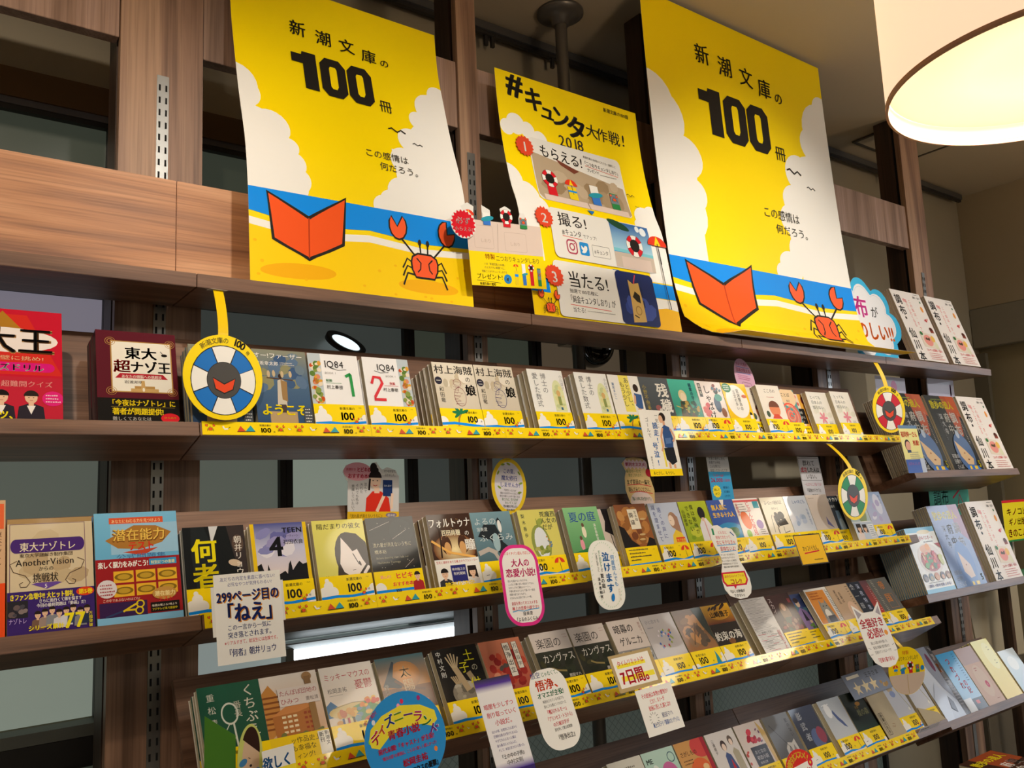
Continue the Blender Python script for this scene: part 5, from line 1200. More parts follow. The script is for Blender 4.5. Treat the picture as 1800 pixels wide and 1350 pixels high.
def summer(c, W, H, big=False):
    """sunny beach poster; the publisher's mascot is left out"""
    k = W/515; kv = H/728
    c.rect(0, 0, W, H, YEL)
    c.sx, c.sy = k, kv
    if not big:
        cloud(c, [(-6, 440, 48), (6, 420, 40), (58, 345, 42), (20, 330, 60), (40, 262, 60), (10, 230, 70), (90, 300, 24)])
        cloud(c, [(96, 262, 30), (104, 226, 30), (84, 214, 44)]); c.rect(0, 190, 96, 60, WHT)
        cloud(c, [(475, 500, 46), (500, 545, 30), (430, 460, 24), (512, 460, 60), (400, 395, 36), (440, 410, 40), (500, 380, 80), (372, 330, 40), (430, 320, 70), (352, 245, 40), (400, 240, 60), (300, 205, 26), (320, 220, 28)])
        c.rect(340, 190, 175, 170, WHT); c.rect(450, 340, 65, 200, WHT)
    else:
        cloud(c, [(-4, 500, 62), (20, 470, 60), (70, 400, 46), (30, 380, 60), (86, 330, 30), (40, 290, 70), (10, 330, 60)]); c.rect(0, 186, 96, 190, WHT)
        cloud(c, [(492, 560, 60), (460, 520, 42), (505, 610, 30), (400, 440, 44), (440, 430, 60), (376, 372, 40), (350, 330, 30), (420, 300, 80), (372, 262, 40), (330, 222, 34), (300, 206, 18), (480, 400, 60)])
        c.rect(360, 190, 155, 200, WHT); c.rect(440, 330, 75, 260, WHT)
    c.poly([(0, 120), (0, 136), (120, 122), (260, 136), (400, 126), (515, 134), (515, 100), (0, 100)], WHT)
    c.poly([(0, 196), (515, 200), (515, 142), (400, 136), (260, 146), (120, 132), (0, 148)], SEA)
    c.poly([(0, 122), (120, 108), (260, 122), (400, 112), (515, 120), (515, 0), (0, 0)], 'ffd400')
    c.ell(100, 42, 80, 14, 'f7b500', rot=3, n=28); c.ell(400, 44, 76, 13, 'f7b500', n=28)
    r = random.Random(5)
    for i in range(16): c.ell(r.uniform(10, 505), r.uniform(8, 104), 4, 3, 'f9c000', n=8)
    # orange open book left on the sand where the figure held it
    bk = [(38, 190), (48, 100), (122, 66), (198, 108), (208, 205), (124, 150)]
    c.out(bk, 7, INK, 'f4581c'); c.line([(124, 150), (122, 68)], 3, 'b83a10')
    crab(c, 392, 84, 84, .95)
    # title
    for i, (ch, x, y) in enumerate(zip('新潮文庫の', (128, 190, 248, 302, 350), (612, 606, 603, 594, 592))):
        c.t(ch, x, y, 40 if i < 4 else 26, INK, 1, r=random.uniform(-4, 4))
    for (pts) in ([(126, 556), (126, 530), (150, 534), (162, 560), (184, 560), (184, 462), (158, 462), (158, 530), (140, 556)],): pass
    c.poly([(126, 558), (126, 534), (152, 534), (152, 468), (184, 468), (184, 566), (152, 566), (150, 558)], INK)
    for x in (192, 258):
        c.poly([(x+14, 566), (x+48, 566), (x+62, 550), (x+62, 480), (x+48, 464), (x+14, 464), (x, 480), (x, 550)], INK)
        c.poly([(x+25, 546), (x+37, 546), (x+40, 540), (x+40, 492), (x+36, 484), (x+26, 484), (x+22, 490), (x+22, 540)], YEL)
    c.t('冊', 330, 462, 34, INK, 0)
    bx, by = (330, 412) if not big else (348, 440)
    bird(c, bx+35, by, 22); bird(c, bx+84, by-26, 13)
    c.t('この感情は', 268, 326, 22, '3a352f', 0, hand=.06); c.t('何だろう。', 300, 296, 22, '3a352f', 0, hand=.06)
    c.sx = c.sy = 1
def poster(name, label, prof, x0, x1, W, draw, cat='poster', shift=None, outline=None):
    fn, H = surface(prof, x0, x1, W, shift)
    c = Canvas(W, H); draw(c, W, H)
    ol = outline(W, H) if outline else [(0, 0), (W, 0), (W, H), (0, H)]
    n = int(H/18)
    clip = clipped_rect(c, 0, 0, W, H)
    o = sheet(name, c, ol, POSTER, .0005, 'dcd6c8', fn, None, cuts_v=[H*i/n for i in range(1, n)], clip=clip)
    tag(o, label, cat)
    return o
P1 = [(.030, 1.9762), (.034, 2.04), (.043, 2.17), (.060, 2.275), (.10, 2.40), (.132, 2.52), (.150, 2.60), (.160, 2.70)]
poster('poster', 'tall yellow beach poster at the left with an orange book and a crab', P1, .106, .611, 515, lambda c, W, H: summer(c, W, H))
P3 = [(-.052, 1.9880), (-.012, 1.9815), (.020, 2.006), (.045, 2.08), (.063, 2.163), (.075, 2.276), (.090, 2.487), (.105, 2.792), (.112, 3.045)]
def sh3(v): return max(0, .11-v)*1.35
poster('poster', 'largest yellow beach poster at the right, its lower edge curling forward', P3, 1.302, 2.2, 898, lambda c, W, H: (setattr(c, 'oy', 0), summer(c, W, H, True))[0], shift=sh3)
P2 = [(.010, 1.9762), (.018, 2.04), (.030, 2.10), (.055, 2.25), (.082, 2.33), (.108, 2.45), (.122, 2.56), (.128, 2.646)]
def star_badge(c, x, y, r, col, n=16):
    c.poly([(x+(r if i % 2 else r*.84)*math.cos(math.pi*i/n), y+(r if i % 2 else r*.84)*math.sin(math.pi*i/n)) for i in range(2*n)], col)
def rrect(x, y, w, h, r, n=5):
    out = []
    for cx, cy, a in ((x+w-r, y+h-r, 0), (x+r, y+h-r, 90), (x+r, y+r, 180), (x+w-r, y+r, 270)):
        for i in range(n+1):
            t = math.radians(a+90*i/n); out.append((cx+r*math.cos(t), cy+r*math.sin(t)))
    return out
def bookmark(c, x, y, w, h, kind):
    if kind == 0: c.rect(x-w/2, y, w, h, 'd8202c'); lifering(c, x, y+h, w*.85, 'd8202c')
    elif kind == 1: c.rect(x-w/2, y, w, h*.8, 'f0d020'); parasol(c, x, y+h*1.1, w*1.2); c.rect(x-w/2, y+h*.45, w, 6, SEA)
    elif kind == 2: c.rect(x-w/2, y, w, h, '3a7ad0'); c.rect(x-w/2, y+h*.6, w, h*.6, WHT); c.ell(x+2, y+h*.62, w*.9, w*.28, '2a9ab0', rot=12)
    else: c.rect(x-w/2, y, w, h, '2f8a4a'); c.rect(x-w/2, y+h*.35, w, h*.6, '7c8a94'); crab(c, x, y+h*.6, w*.5)
def guide(c, W, H):
    c.rect(0, 0, W, H, YEL)
    cloud(c, [(52, 535, 30), (90, 525, 24), (22, 520, 22), (128, 505, 26), (-4, 370, 46), (44, 330, 40), (60, 290, 44), (10, 300, 60), (470, 330, 44), (505, 350, 34), (490, 280, 60), (440, 300, 26)])
    c.rect(0, 150, 60, 180, WHT); c.rect(430, 140, 85, 150, WHT)
    c.rect(0, 62, 60, 44, SEA); c.rect(430, 96, 85, 40, SEA); c.poly([(0, 0), (0, 58), (80, 62), (80, 0)], 'ffd400'); c.poly([(420, 0), (420, 56), (470, 64), (515, 56), (515, 0)], 'f9bd18'); c.poly([(420, 56), (470, 64), (515, 58), (515, 94), (420, 94)], WHT)
    for s_, x, y, e in (('#', 34, 622, 86), ('キ', 88, 598, 66), ('ュ', 138, 580, 56), ('ン', 178, 570, 66), ('タ', 228, 548, 76)): (c.t(s_, x, y, e, '33302a', 2, r=-4), c.t(s_, x+1.5, y-1, e, '33302a', 2, r=-4))
    for s_, x, y, e in (('大', 302, 562, 46), ('作', 342, 560, 44), ('戦', 388, 560, 46), ('!', 440, 560, 52)): c.t(s_, x, y, e, '33302a', 1, r=-3)
    c.t('2018', 196, 506, 46, '4a4438', 1); c.t('新潮文庫の100冊', 382, 648, 15, '33302a', 1, W=100)
    # panel 1
    c.poly(rrect(86, 322, 330, 186, 16), 'e9e6de'); c.poly([(90, 466)] + [(408, 420), (416, 336), (400, 322), (104, 322), (88, 340)], 'b9a488'); patches(c, 16, ['a99272', 'c4b094', '9c8464'], (96, 330, 310, 110), 5, (20, 60))
    c.poly([(170, 462), (250, 440), (230, 430), (186, 446)], '7a4030'); c.rect(104, 322, 300, 22, 'e2cdc0'); c.line([(254, 344), (258, 322)], 3, '8a7464')
    c.t('もらえる!', 118, 462, 40, '26221e', 1, W=150, r=-3); c.t('新潮文庫の100冊のどれでも一冊買うと', 276, 488, 8, '4a4640', 0, W=122, r=-3); c.t('「二つおりキュンタしおり」', 272, 468, 14, '26221e', 1, W=136, r=-4); c.line([(278, 464), (400, 454)], 1.6, 'd85a4a'); c.t('プレゼント!', 282, 448, 12, '26221e', 1, W=44); squig(c, 330, 446, 76, 1, 3, 2.5, '6a6660', 3)
    for i in range(4): bookmark(c, 136+i*72+(10 if i > 1 else 0), 344, 30, 52, i)
    c.poly([(240, 314), (266, 314), (253, 300)], '1f74c0')
    # panel 2
    c.poly(rrect(96, 166, 360, 130, 16), 'e9e6de'); c.t('撮る!', 122, 252, 42, '26221e', 1, W=100); c.t('#キュンタ', 130, 226, 18, '26221e', 1, W=66); c.line([(130, 222), (196, 220)], 1.6, 'd85a4a'); c.t('でアップ!', 200, 226, 11, '26221e', 0, W=48)
    c.line(rrect(140, 182, 32, 32, 9), 4, 'b0405a', True); c.ring(156, 198, 6, 9.5, 'b0405a'); c.ell(165, 207, 2, 2, 'b0405a')
    c.poly(rrect(182, 182, 32, 32, 5), '2a90d8'); c.poly([(188, 206), (196, 200), (200, 206), (208, 205), (208, 198), (202, 190), (194, 187), (187, 189), (192, 193), (188, 198)], WHT)
    c.line(rrect(226, 184, 62, 28, 3), 1, '6a6660', True); c.t('#キュンタ', 232, 192, 13, '3a3630', 0, W=50)
    c.rect(306, 168, 148, 126, '4a9ad0'); c.grad(306, 210, 148, 84, 'a8d4e8', '2a62a8'); c.rect(306, 168, 148, 40, 'c8b8a8'); c.ell(340, 286, 40, 10, '1f4a34', rot=-14); c.line([(306, 214), (454, 210)], 8, '7cc8d4'); lifering(c, 388, 232, 30, 'd8202c'); c.rect(330, 168, 110, 30, 'd8c4b8'); cloud(c, [(430, 278, 12), (410, 284, 8)], 'e8f0f4')
    c.poly([(286, 158), (312, 158), (299, 144)], '1f74c0')
    # panel 3
    c.poly(rrect(80, 6, 350, 150, 14), 'e9e6de'); c.t('当たる!', 122, 92, 44, '26221e', 1, W=138); c.t('抽選で100名様に', 120, 70, 14, '26221e', 1, W=96); c.t('「純金キュンタしおり」が', 112, 46, 20, '26221e', 1, W=160); c.line([(116, 40), (254, 36)], 1.6, 'd85a4a'); c.t('当たる!', 122, 24, 14, '26221e', 0, W=42); squig(c, 170, 28, 100, 1, 3, 2.6, '8a867e', 6)
    c.poly(rrect(290, 6, 140, 150, 14), '1c2a5e'); patches(c, 8, ['2c3f86', '18224c', '3a4c94'], (296, 14, 128, 134), 4, (30, 70)); c.poly([(330, 14), (334, 130), (350, 122), (372, 126), (378, 20)], 'c9a45a'); c.poly([(340, 84), (352, 104), (368, 92), (366, 66), (352, 70)], '26200f'); c.ring(354, 46, 9, 11, '8a6a2c'); c.line([(354, 122), (364, 150)], 4, 'c8404c'); c.line([(336, 34), (352, 28)], 3, '26200f')
    for n_, x, y in (('1', 68, 474), ('2', 76, 262), ('3', 78, 110)): star_badge(c, x, y, 30, 'e04a2c'); c.t(n_, x-10, y-16, 40, WHT, 1)
    crab(c, 50, 24, 34); parasol(c, 478, 262, 62); c.line([(478, 250), (482, 60)], 3, INK); bird(c, 428, 400, 15); bird(c, 444, 366, 8)
poster('poster', 'middle yellow guide poster with three numbered red badges', P2, .768, 1.267, 515, guide)
# flyer in front of the posters, two stepped sheets behind it
def card(name, label, x, y, z, w, h, tilt, roll, yaw, draw, outline=None, cat='card', thick=.0006, bend=0.0, back='e9e6df', mat=None, clip_to=None):
    """origin = middle of the top edge; the sheet hangs down from it"""
    c = Canvas(w*1000, h*1000); draw(c, w*1000, h*1000)
    ol = outline(w*1000, h*1000) if outline else rrect(0, 0, w*1000, h*1000, 2.0, 3)
    def fn(u, v, hh):
        d = h-v
        return (u-w/2, -hh - bend*(d/h)**2, v-h)
    clip = None
    n = 8 if bend else 0
    c2 = c
    o = sheet(name, c2, ol, mat or MATTE, thick, back, fn, None, cuts_v=[h*1000*i/n for i in range(1, n)] if n else ())
    o.location = (x, y, z)
    o.rotation_euler = (Matrix.Rotation(yaw, 3, 'Z') @ Matrix.Rotation(-tilt, 3, 'X') @ Matrix.Rotation(-roll, 3, 'Y')).to_euler()
    if clip_to:
        dz, ln = clip_to; box('clip_arm', -.010, .010, .0005, ln, -dz-.0006, -dz+.0004, CLIPM, o)
    tag(o, label, cat)
    return o
CLIPM = simple('clear_clip', '8d8a86', .25, 0, .02)
def flyer(c, W, H):
    c.sx = c.sy = W/211
    c.rect(0, 0, 211, 150, 'e0cbbd'); c.rect(0, 0, 211, 78, YEL); c.line([(80, 78), (86, 146)], 1.2, 'b09a8c')
    c.line(rrect(18, 86, 52, 52, 4), .8, 'c8b0a2', True); c.line(rrect(102, 84, 62, 44, 4), .8, 'c8b0a2', True); c.t('しおり', 34, 100, 10, 'c0a898', 0, W=30); c.t('しおり', 116, 98, 10, 'c0a898', 0, W=30)
    c.t('特製', 42, 62, 14, 'd8401c', 1); c.t('二つおりキュンタしおり', 72, 60, 14, INK, 0, W=126)
    c.t('いま「新潮文庫の100冊」', 38, 48, 6, '4a4030', 0, W=60); c.t('のどれでも1冊買うと、', 38, 40, 6, '4a4030', 0, W=60); c.t('特製二つおりキュンタしおりを', 30, 31, 6, '4a4030', 0, W=70); c.t('プレゼント!', 14, 16, 14, INK, 1, W=72); c.line([(14, 12), (80, 8)], 1, INK); c.ell(100, 18, 11, 11, '1f84c8'); c.t('4', 95, 12, 15, WHT, 2); c.t('新潮文庫の', 22, 2, 7, INK, 1, W=30); c.t('100', 52, 1, 9, INK, 2)
    for i in range(4): bookmark(c, 126+i*22, 6, 10, 42, (1, 2, 0, 3)[i])
    for i in range(4): bookmark(c, (8, 56, 112, 160)[i], 140, 20, 24, (1, 2, 0, 3)[i])
    c.sx = c.sy = 1
def flyer_out(W, H): 
    k = W/211
    return [(0, 0), (W, 0), (W, 140*k), (172*k, 140*k), (172*k, 164*k), (166*k, 178*k), (154*k, 178*k), (148*k, 164*k), (148*k, 140*k), (124*k, 140*k), (124*k, 168*k), (128*k, 182*k), (112*k, 190*k), (96*k, 182*k), (100*k, 168*k), (100*k, 146*k), (68*k, 146*k), (68*k, 176*k), (46*k, 186*k), (44*k, 146*k), (22*k, 146*k), (22*k, 166*k), (24*k, 180*k), (8*k, 188*k), (-10*k, 178*k), (-4*k, 160*k), (0, 140*k)]
card('bookmark_flyer', 'small yellow and beige flyer with four cut-out bookmarks, before the middle poster', .681, -.004, 2.176, .211, .146, 0, .07, 0, flyer, flyer_out, 'flyer', mat=POSTER)
def must(c, W, H):
    star_badge(c, W/2, H/2, W/2, 'd81a2a', 20); c.t('必ず', W*.2, H*.5, W*.27, WHT, 1, W=W*.6); c.t('もらえる!', W*.14, H*.26, W*.17, WHT, 1, W=W*.72)
card('round_sticker', 'round red sticker with a toothed edge over the flyer corner', .563, -.010, 2.190, .066, .066, 0, .06, 0, must, lambda W, H: blob(W/2, H/2, W/2, H/2, 30), 'sticker')

# ------------------------------------------------------------------ EDGE STRIPS
def strip(c):
    L = 300; c.rect(0, 0, L, 24.5, YEL)
    for off in (0, 150):
        crab(c, off+13, 10, 8); gull(c, off+38, 12, 7.5)
        c.poly([(off+56, 6), (off+62, 17), (off+70, 7)], 'd8502c'); c.poly([(off+70, 7), (off+79, 18), (off+86, 7)], '2fa0b0'); c.line([(off+56, 6), (off+70, 6), (off+86, 6.5)], 1, INK)
        c.t('新潮文庫の', off+94, 17, 4.2, INK, 0, W=20); c.t('100', off+94, 5, 12.5, INK, 2, W=20); c.t('冊', off+117, 5, 3.5, INK, 0)
        crab(c, off+130, 10, 7.6); gull(c, off+146 if off == 0 else off+144, 12, 3.5)
sc_ = Canvas(300, 24.5); strip(sc_)
sme = sc_.mesh('strip', clip=clipped_rect(sc_, 0, 0, 300, 24.5))
bm = bmesh.new(); bm.from_mesh(sme); lay = bm.verts.layers.float_color.get('Col')
n0 = len(bm.verts); box_bm(bm, 0, .300, .0001, .0006, 0, .0245)
bm.verts.ensure_lookup_table()
for v in bm.verts[n0:]: v[lay] = (*lin('e8c400'), 1)
sme = D.meshes.new('edge_strip'); bm.to_mesh(sme); bm.free(); sme.materials.append(SHINY)
ROW = {2: 'upper', 3: 'second', 4: 'third', 5: 'lowest'}
NTH = ['first', 'second', 'third', 'fourth', 'fifth', 'sixth', 'seventh', 'eighth']
for k, xs, xe in ((2, .004, 2.247), (3, .004, 2.20), (4, .02, 2.21), (5, .55, 2.06)):
    y, z, tl = SH[k]; th = math.radians(tl); i = 0; x = xs
    n = max(1, round((xe-xs)/.2995)); step = (xe-xs)/n
    for i in range(n):
        o = D.objects.new('edge_strip', sme); COL.objects.link(o)
        zz, ss = .0015, -.0008
        o.location = (xs+i*step, y+ss*math.cos(th)+zz*math.sin(th), z-ss*math.sin(th)+zz*math.cos(th))
        o.rotation_euler = (-th, 0, 0); o.scale = ((step-.0004)/.300, 1, 1)
        tag(o, '%s yellow printed strip from the left on the %s shelf edge' % (NTH[i], ROW[k]), 'shelf strip', 'yellow printed shelf edge strips')
def star3(c, W, H):
    c.grad(0, 0, W, H, '8c98b4', '5a5f74'); c.t('王子さま', W*.5, H*.68, H*.22, '1c1c24', 1, W=W*.36); 
    for i in range(3):
        x = W*(.2+.2*i); c.poly([(x+(H*.3 if j % 2 == 0 else H*.12)*math.cos(math.radians(90+36*j)), H*.36+(H*.3 if j % 2 == 0 else H*.12)*math.sin(math.radians(90+36*j))) for j in range(10)], 'f0dcae')
    c.rect(W*.08, H*.78, W*.3, H*.12, 'e8dcc4'); patches(c, 4, ['b08a4a', 'c8a468'], (W*.66, H*.05, W*.3, H*.5), 3, (8, 16))
card('star_card', 'shiny blue grey card with three gold stars, lowest shelf', 1.976, .030, .997, .221, .074, .55, .02, .02, star3, mat=SHINY)
def white_end(c, W, H): c.grad(0, 0, W, H, 'c9cedb', 'e8ecf4'); squig(c, 10, H*.6, W*.5, 1, 4, 8, '8a8a9a', 3)
o = card('title_strip', 'shiny white strip at the right end of the lowest shelf edge', 2.125, -.0885, .8305, .115, .024, -.54, 0, 0, white_end, mat=SHINY, cat='shelf strip')
# fold-out cardboard display on the lowest shelf
BOARD = simple('beige_cardboard', 'b7a98c', .75, 0, .05, 30)
fd = empty('cardboard_display', *shelf_frame(5, 1.930)); tag(fd, 'beige fold-out cardboard display with a framed vertical title, lowest shelf', 'display')
bm = bmesh.new()
def prism(bm, pts, y0, y1):
    a_ = [bm.verts.new((p[0], y0, p[1])) for p in pts]; f = bm.faces.new(a_)
    r_ = bmesh.ops.extrude_face_region(bm, geom=[f])
    for v in r_['geom']:
        if isinstance(v, bmesh.types.BMVert): v.co.y = y1
    bmesh.ops.recalc_face_normals(bm, faces=bm.faces[:])
prism(bm, [(0, T+.0005), (.096, T+.0005), (.096, .186), (.0, .17)], .0030, .0050)
me = D.meshes.new('board'); bm.to_mesh(me); bm.free(); meshobj('board', me, BOARD, fd)
c = Canvas(100, 150); c.line(rrect(8, 10, 19, 62, 1, 1), 1.2, INK, True); c.t('新潮の名作', 17.5, 70, 11, INK, 1, v=True, W=58); c.line([(44, 30), (56, 26), (62, 34), (50, 36)], 1.2, '8a5a3c')
me = c.mesh('print'); o = meshobj('framed_title', me, MATTE, fd, (0.002, .0028, .026))
bm = bmesh.new(); prism(bm, [(.212, T+.0005), (.320, T+.0005), (.300, .05), (.212, .08)], .0030, .0045); me = D.meshes.new('side_flap'); bm.to_mesh(me); bm.free(); meshobj('side_flap', me, BOARD, fd)

# ------------------------------------------------------------------ HANGING BADGES
def ring_badge(loc, d, yaw, roll, label, col, strap_to, wob=0):
    o = empty('ring_badge', loc); tag(o, label, 'badge', 'yellow ring badges hanging from the shelves')
    R = d*500
    c = Canvas(2*R, 2*R); c.ell(R, R, R, R, YEL, n=44)
    lifering(c, R, R*.93, R*.80, col, 8, .54)
    c.ell(R, R*.93, R*.42, R*.42, '4a4846', n=26); c.out([(R*.72, R*.98), (R*.78, R*.72), (R, R*.62), (R*1.22, R*.72), (R*1.28, R*.98), (R, R*.84)], R*.03, INK, 'e8481c')
    c.arc('新潮文庫の', R, R*.93, R*.88, 128, 82, R*.155, INK, 0); c.arc('100', R, R*.93, R*.88, 76, 56, R*.25, INK, 2); c.arc('冊', R, R*.93, R*.88, 52, 44, R*.1, INK, 0)
    ol = blob(R, R, R, R, 44)
    p = sheet('disc', c, ol, POSTER, .0007, 'e8c400', lambda u, v, h: (u-d/2, -h, v-d/2)); p.parent = o
    # strap: a bent strip up to the shelf
    bm = bmesh.new(); n = 10; w = .0095
    (dx, dy, dz) = strap_to; rows = []
    for i in range(n+1):
        t = i/n
        x = dx*t; zz = d/2*.93+(dz-d/2*.93)*t; yy = dy*(t**1.6) + .0012
        rows.append([bm.verts.new((x-w+a, yy+b_, zz)) for a in (0, 2*w) for b_ in (0, .0006)])
    for i in range(n):
        for a, b_ in ((0, 1), (1, 3), (3, 2), (2, 0)): bm.faces.new((rows[i][a], rows[i][b_], rows[i+1][b_], rows[i+1][a]))
    for r_ in (rows[0], rows[-1]): bm.faces.new((r_[0], r_[1], r_[3], r_[2]))
    me = D.meshes.new('strap'); bm.to_mesh(me); bm.free(); meshobj('strap', me, simple('yellow_plastic', 'f4cc00', .35, 0, .02), o)
    box('sticky_pad', dx-.016, dx+.016, dy-.004, dy+.012, dz, dz+.0008, simple('clear_pad', 'a89c90', .3), o)
    o.rotation_euler = (0, roll, yaw)
    return o
ring_badge((.038, -.034, 1.785), .150, .20, -.02, 'yellow badge with a blue and white life ring at the left', '1673c8', (.008, .03, 1.9475-1.785))
ring_badge((2.166, -.040, 1.790), .152, -.16, -.02, 'yellow badge with a red and white life ring at the right', 'd0182c', (.0, .03, 1.9485-1.790))
ring_badge((1.858, -.076, 1.527), .152, 0.0, .02, 'yellow badge with a green and white life ring at the right', '128a4c', (-.02, .055, 1.6785-1.527))
def round_ad(c, W, H):
    R = W/2; c.ell(R, H/2, R, H/2, YEL, n=40); c.poly(blob(R, H/2, R*.99, H/2*.99, 22, 0, 188, 352), 'd8c2b0')
    c.t('特製', W*.42, H*.84, W*.09, 'e0501c', 1); c.t('二つおりキュンタしおり', W*.16, H*.72, W*.1, INK, 0, W=W*.7)
    for i in range(4): bookmark(c, W*(.2+.19*i)+(4 if i > 1 else 0), H*.44, W*.1, H*.16, (1, 2, 0, 3)[i])
    c.ell(W*.93, H*.52, W*.05, W*.05, '1f84c8'); c.line([(R, H*.02), (R, H*.42)], 1, 'c8a840'); star_badge(c, W*.06, H*.80, W*.11, 'd0242c', 12)
ob = empty('round_badge', (1.985, -.112, 1.012)); tag(ob, 'round yellow and beige badge with small bookmarks, below the third shelf', 'badge')
c = Canvas(138, 134); round_ad(c, 138, 134); p = sheet('disc', c, blob(69, 67, 69, 67, 40), POSTER, .0007, 'e8c400', lambda u, v, h: (u-.069, -h, v-.067)); p.parent = ob
ob.rotation_euler = (0, .0, -.26)
bm = bmesh.new(); rows = []
for i in range(11):
    t = i/10; rows.append([bm.verts.new((-.012-.012*math.sin(t*2.6)+a, .0012+.05*t*t+b_, .060+.046*t)) for a in (0, .014) for b_ in (0, .0006)])
for i in range(10):
    for a, b_ in ((0, 1), (1, 3), (3, 2), (2, 0)): bm.faces.new((rows[i][a], rows[i][b_], rows[i+1][b_], rows[i+1][a]))
me = D.meshes.new('strap'); bm.to_mesh(me); bm.free(); meshobj('strap', me, simple('yellow_plastic_strap', 'f4cc00', .35, 0, .02), ob)

# ------------------------------------------------------------------ HAND-LETTERED CARDS
BLU = '25357c'; PNK = 'e0307c'; REDH = 'd8203c'
def c299(c, W, H):
    c.rect(0, 0, W, H, 'f1efe9'); k = W/111; c.sx = c.sy = k
    c.t('友だちの内定を素直に喜べない?', 10, 130, 7.4, '3a3f8a', 0, W=92, hand=.08); c.t('必死なやつが気持ちわるい?', 22, 121, 7, '3a3f8a', 0, W=74, hand=.08)
    for dx, col, wt in ((1.6, 'f0a020', 2), (0, BLU, 2)):
        c.t('299ページ目の', 3+dx, 97-dx, 21, col, wt, W=104); c.t('「ねえ」', 4+dx, 66-dx, 33, col, wt, W=104)
    c.t('この一言から一気に', 18, 52, 9.6, BLU, 1, W=72, hand=.06); c.t('突き落とされます。', 18, 40, 10.6, BLU, 1, W=76, hand=.06); c.t('※リアルすぎて、就活生には危険です。', 12, 30, 7, REDH, 0, W=90, hand=.06); c.t('『何者』朝井リョウ', 14, 12, 13, BLU, 1, W=82, hand=.04)
    c.sx = c.sy = 1
card('pop_card', 'white stepped card with navy figures 299 below the black and yellow book', .060, -.088, 1.452, .111, .141, .20, 0, .01, c299,
     lambda W, H: [(9, 0), (W-2, 0), (W-2, 58), (W+4, 58), (W+4, 124), (W-9, 124), (W-9, H), (6, H), (6, 122), (-5, 122), (-5, 44), (9, 44)], clip_to=(0.075, 0.052))
def oval(r_=.42): return lambda W, H: rrect(0, 0, W, H, W*r_, 10)
def cpink(c, W, H):
    c.poly(rrect(0, 0, W, H, W*.4, 10), 'e0318a'); c.poly(rrect(W*.07, W*.07, W*.86, H-W*.14, W*.34, 10), 'f2ece8')
    k = W/96; c.sx = c.sy = k; c.t('いまイチバン読んでほしい', 14, 141, 7.5, 'e0482c', 1, W=68, hand=.05); c.t('大人の', 28, 118, 17, PNK, 2, W=46); c.t('恋愛小説!', 12, 98, 18, PNK, 2, W=74)
    for i, s_ in enumerate(('想いを届かないのだけは、', 'こんなにも胸に迫る小説はかつてない。', 'なのにしずかに静謐なストーリー。', '不倫も愛も全てかなで描いた一級品', '恋愛小説でありながら、', 'ぜひみんなに読んでほしい一冊。')): c.t(s_, 14, 87-i*6.6, 5, '3a3a44', 0, W=(52, 66, 56, 64, 44, 56)[i], hand=.05)
    c.t('自信を持ってオススメする', 16, 42, 7.4, REDH, 1, W=64, hand=.04); c.t('極上の恋愛小説です!!', 16, 32, 8, REDH, 1, W=66, hand=.04); c.line([(16, 29), (30, 31), (44, 29), (60, 31), (82, 32)], 1.6, '3a9ad0'); c.t('窪美澄', 40, 21, 8, INK, 1, W=24); c.t('『よるのふくらみ』', 20, 10, 9, INK, 1, W=62); c.sx = c.sy = 1
card('pop_card', 'tall white rounded card with a thick pink border', .614, -.088, 1.461, .096, .161, .22, -.03, -.01, cpink, oval(.4), clip_to=(0.085, 0.055))
def cnake(c, W, H):
    c.poly(rrect(0, 0, W, H, W*.42, 10), 'f0efe8')
    for i, p in enumerate(blob(W/2, H/2, W*.46, H*.465, 44)): c.line([(p[0]-1.6, p[1]-1.6), (p[0]+1.6, p[1]+1.6)], .8, '9ccaa0')
    k = W/84; c.sx = c.sy = k; c.t('何度読んでも', 64, 112, 11, '2a8ad0', 0, v=True, W=66); c.t('泣けます', 46, 118, 20, '1a7ac8', 2, v=True, W=86); c.ell(48, 24, 4.5, 8, '1a7ac8', rot=-16)
    c.t('『夏の庭』', 28, 84, 10, INK, 1, v=True, W=50); c.t('湯本香樹実', 18, 66, 7.5, INK, 1, v=True, W=44); c.t('すこし切なくて', 30, 122, 6.4, '3a8a5a', 0, v=True, W=36); c.t('いまでもずっと', 21, 118, 6.4, INK, 0, v=True, W=40); c.t('大切な一冊', 68, 42, 5, 'c8b8a0', 0, v=True); c.sx = c.sy = 1
card('pop_card', 'white rounded card with blue vertical characters and a teardrop', .846, -.088, 1.456, .088, .150, .23, -.05, 0, cnake, oval(.42), clip_to=(0.08, 0.056))
def foot_out(W, H):
    return [(W*.5, 0), (W*.74, H*.01), (W*.90, H*.06), (W*.97, H*.14), (W*.98, H*.26), (W*.90, H*.38), (W*.80, H*.50), (W*.80, H*.60), (W*.88, H*.72), (W*.90, H*.84), (W*.80, H*.93), (W*.62, H*.955), (W*.50, H*.945), (W*.36, H*.99), (W*.2, H*.985), (W*.08, H*.93), (W*.04, H*.82), (W*.10, H*.70), (W*.20, H*.58), (W*.22, H*.50), (W*.12, H*.38), (W*.06, H*.26), (W*.08, H*.14), (W*.2, H*.05)]
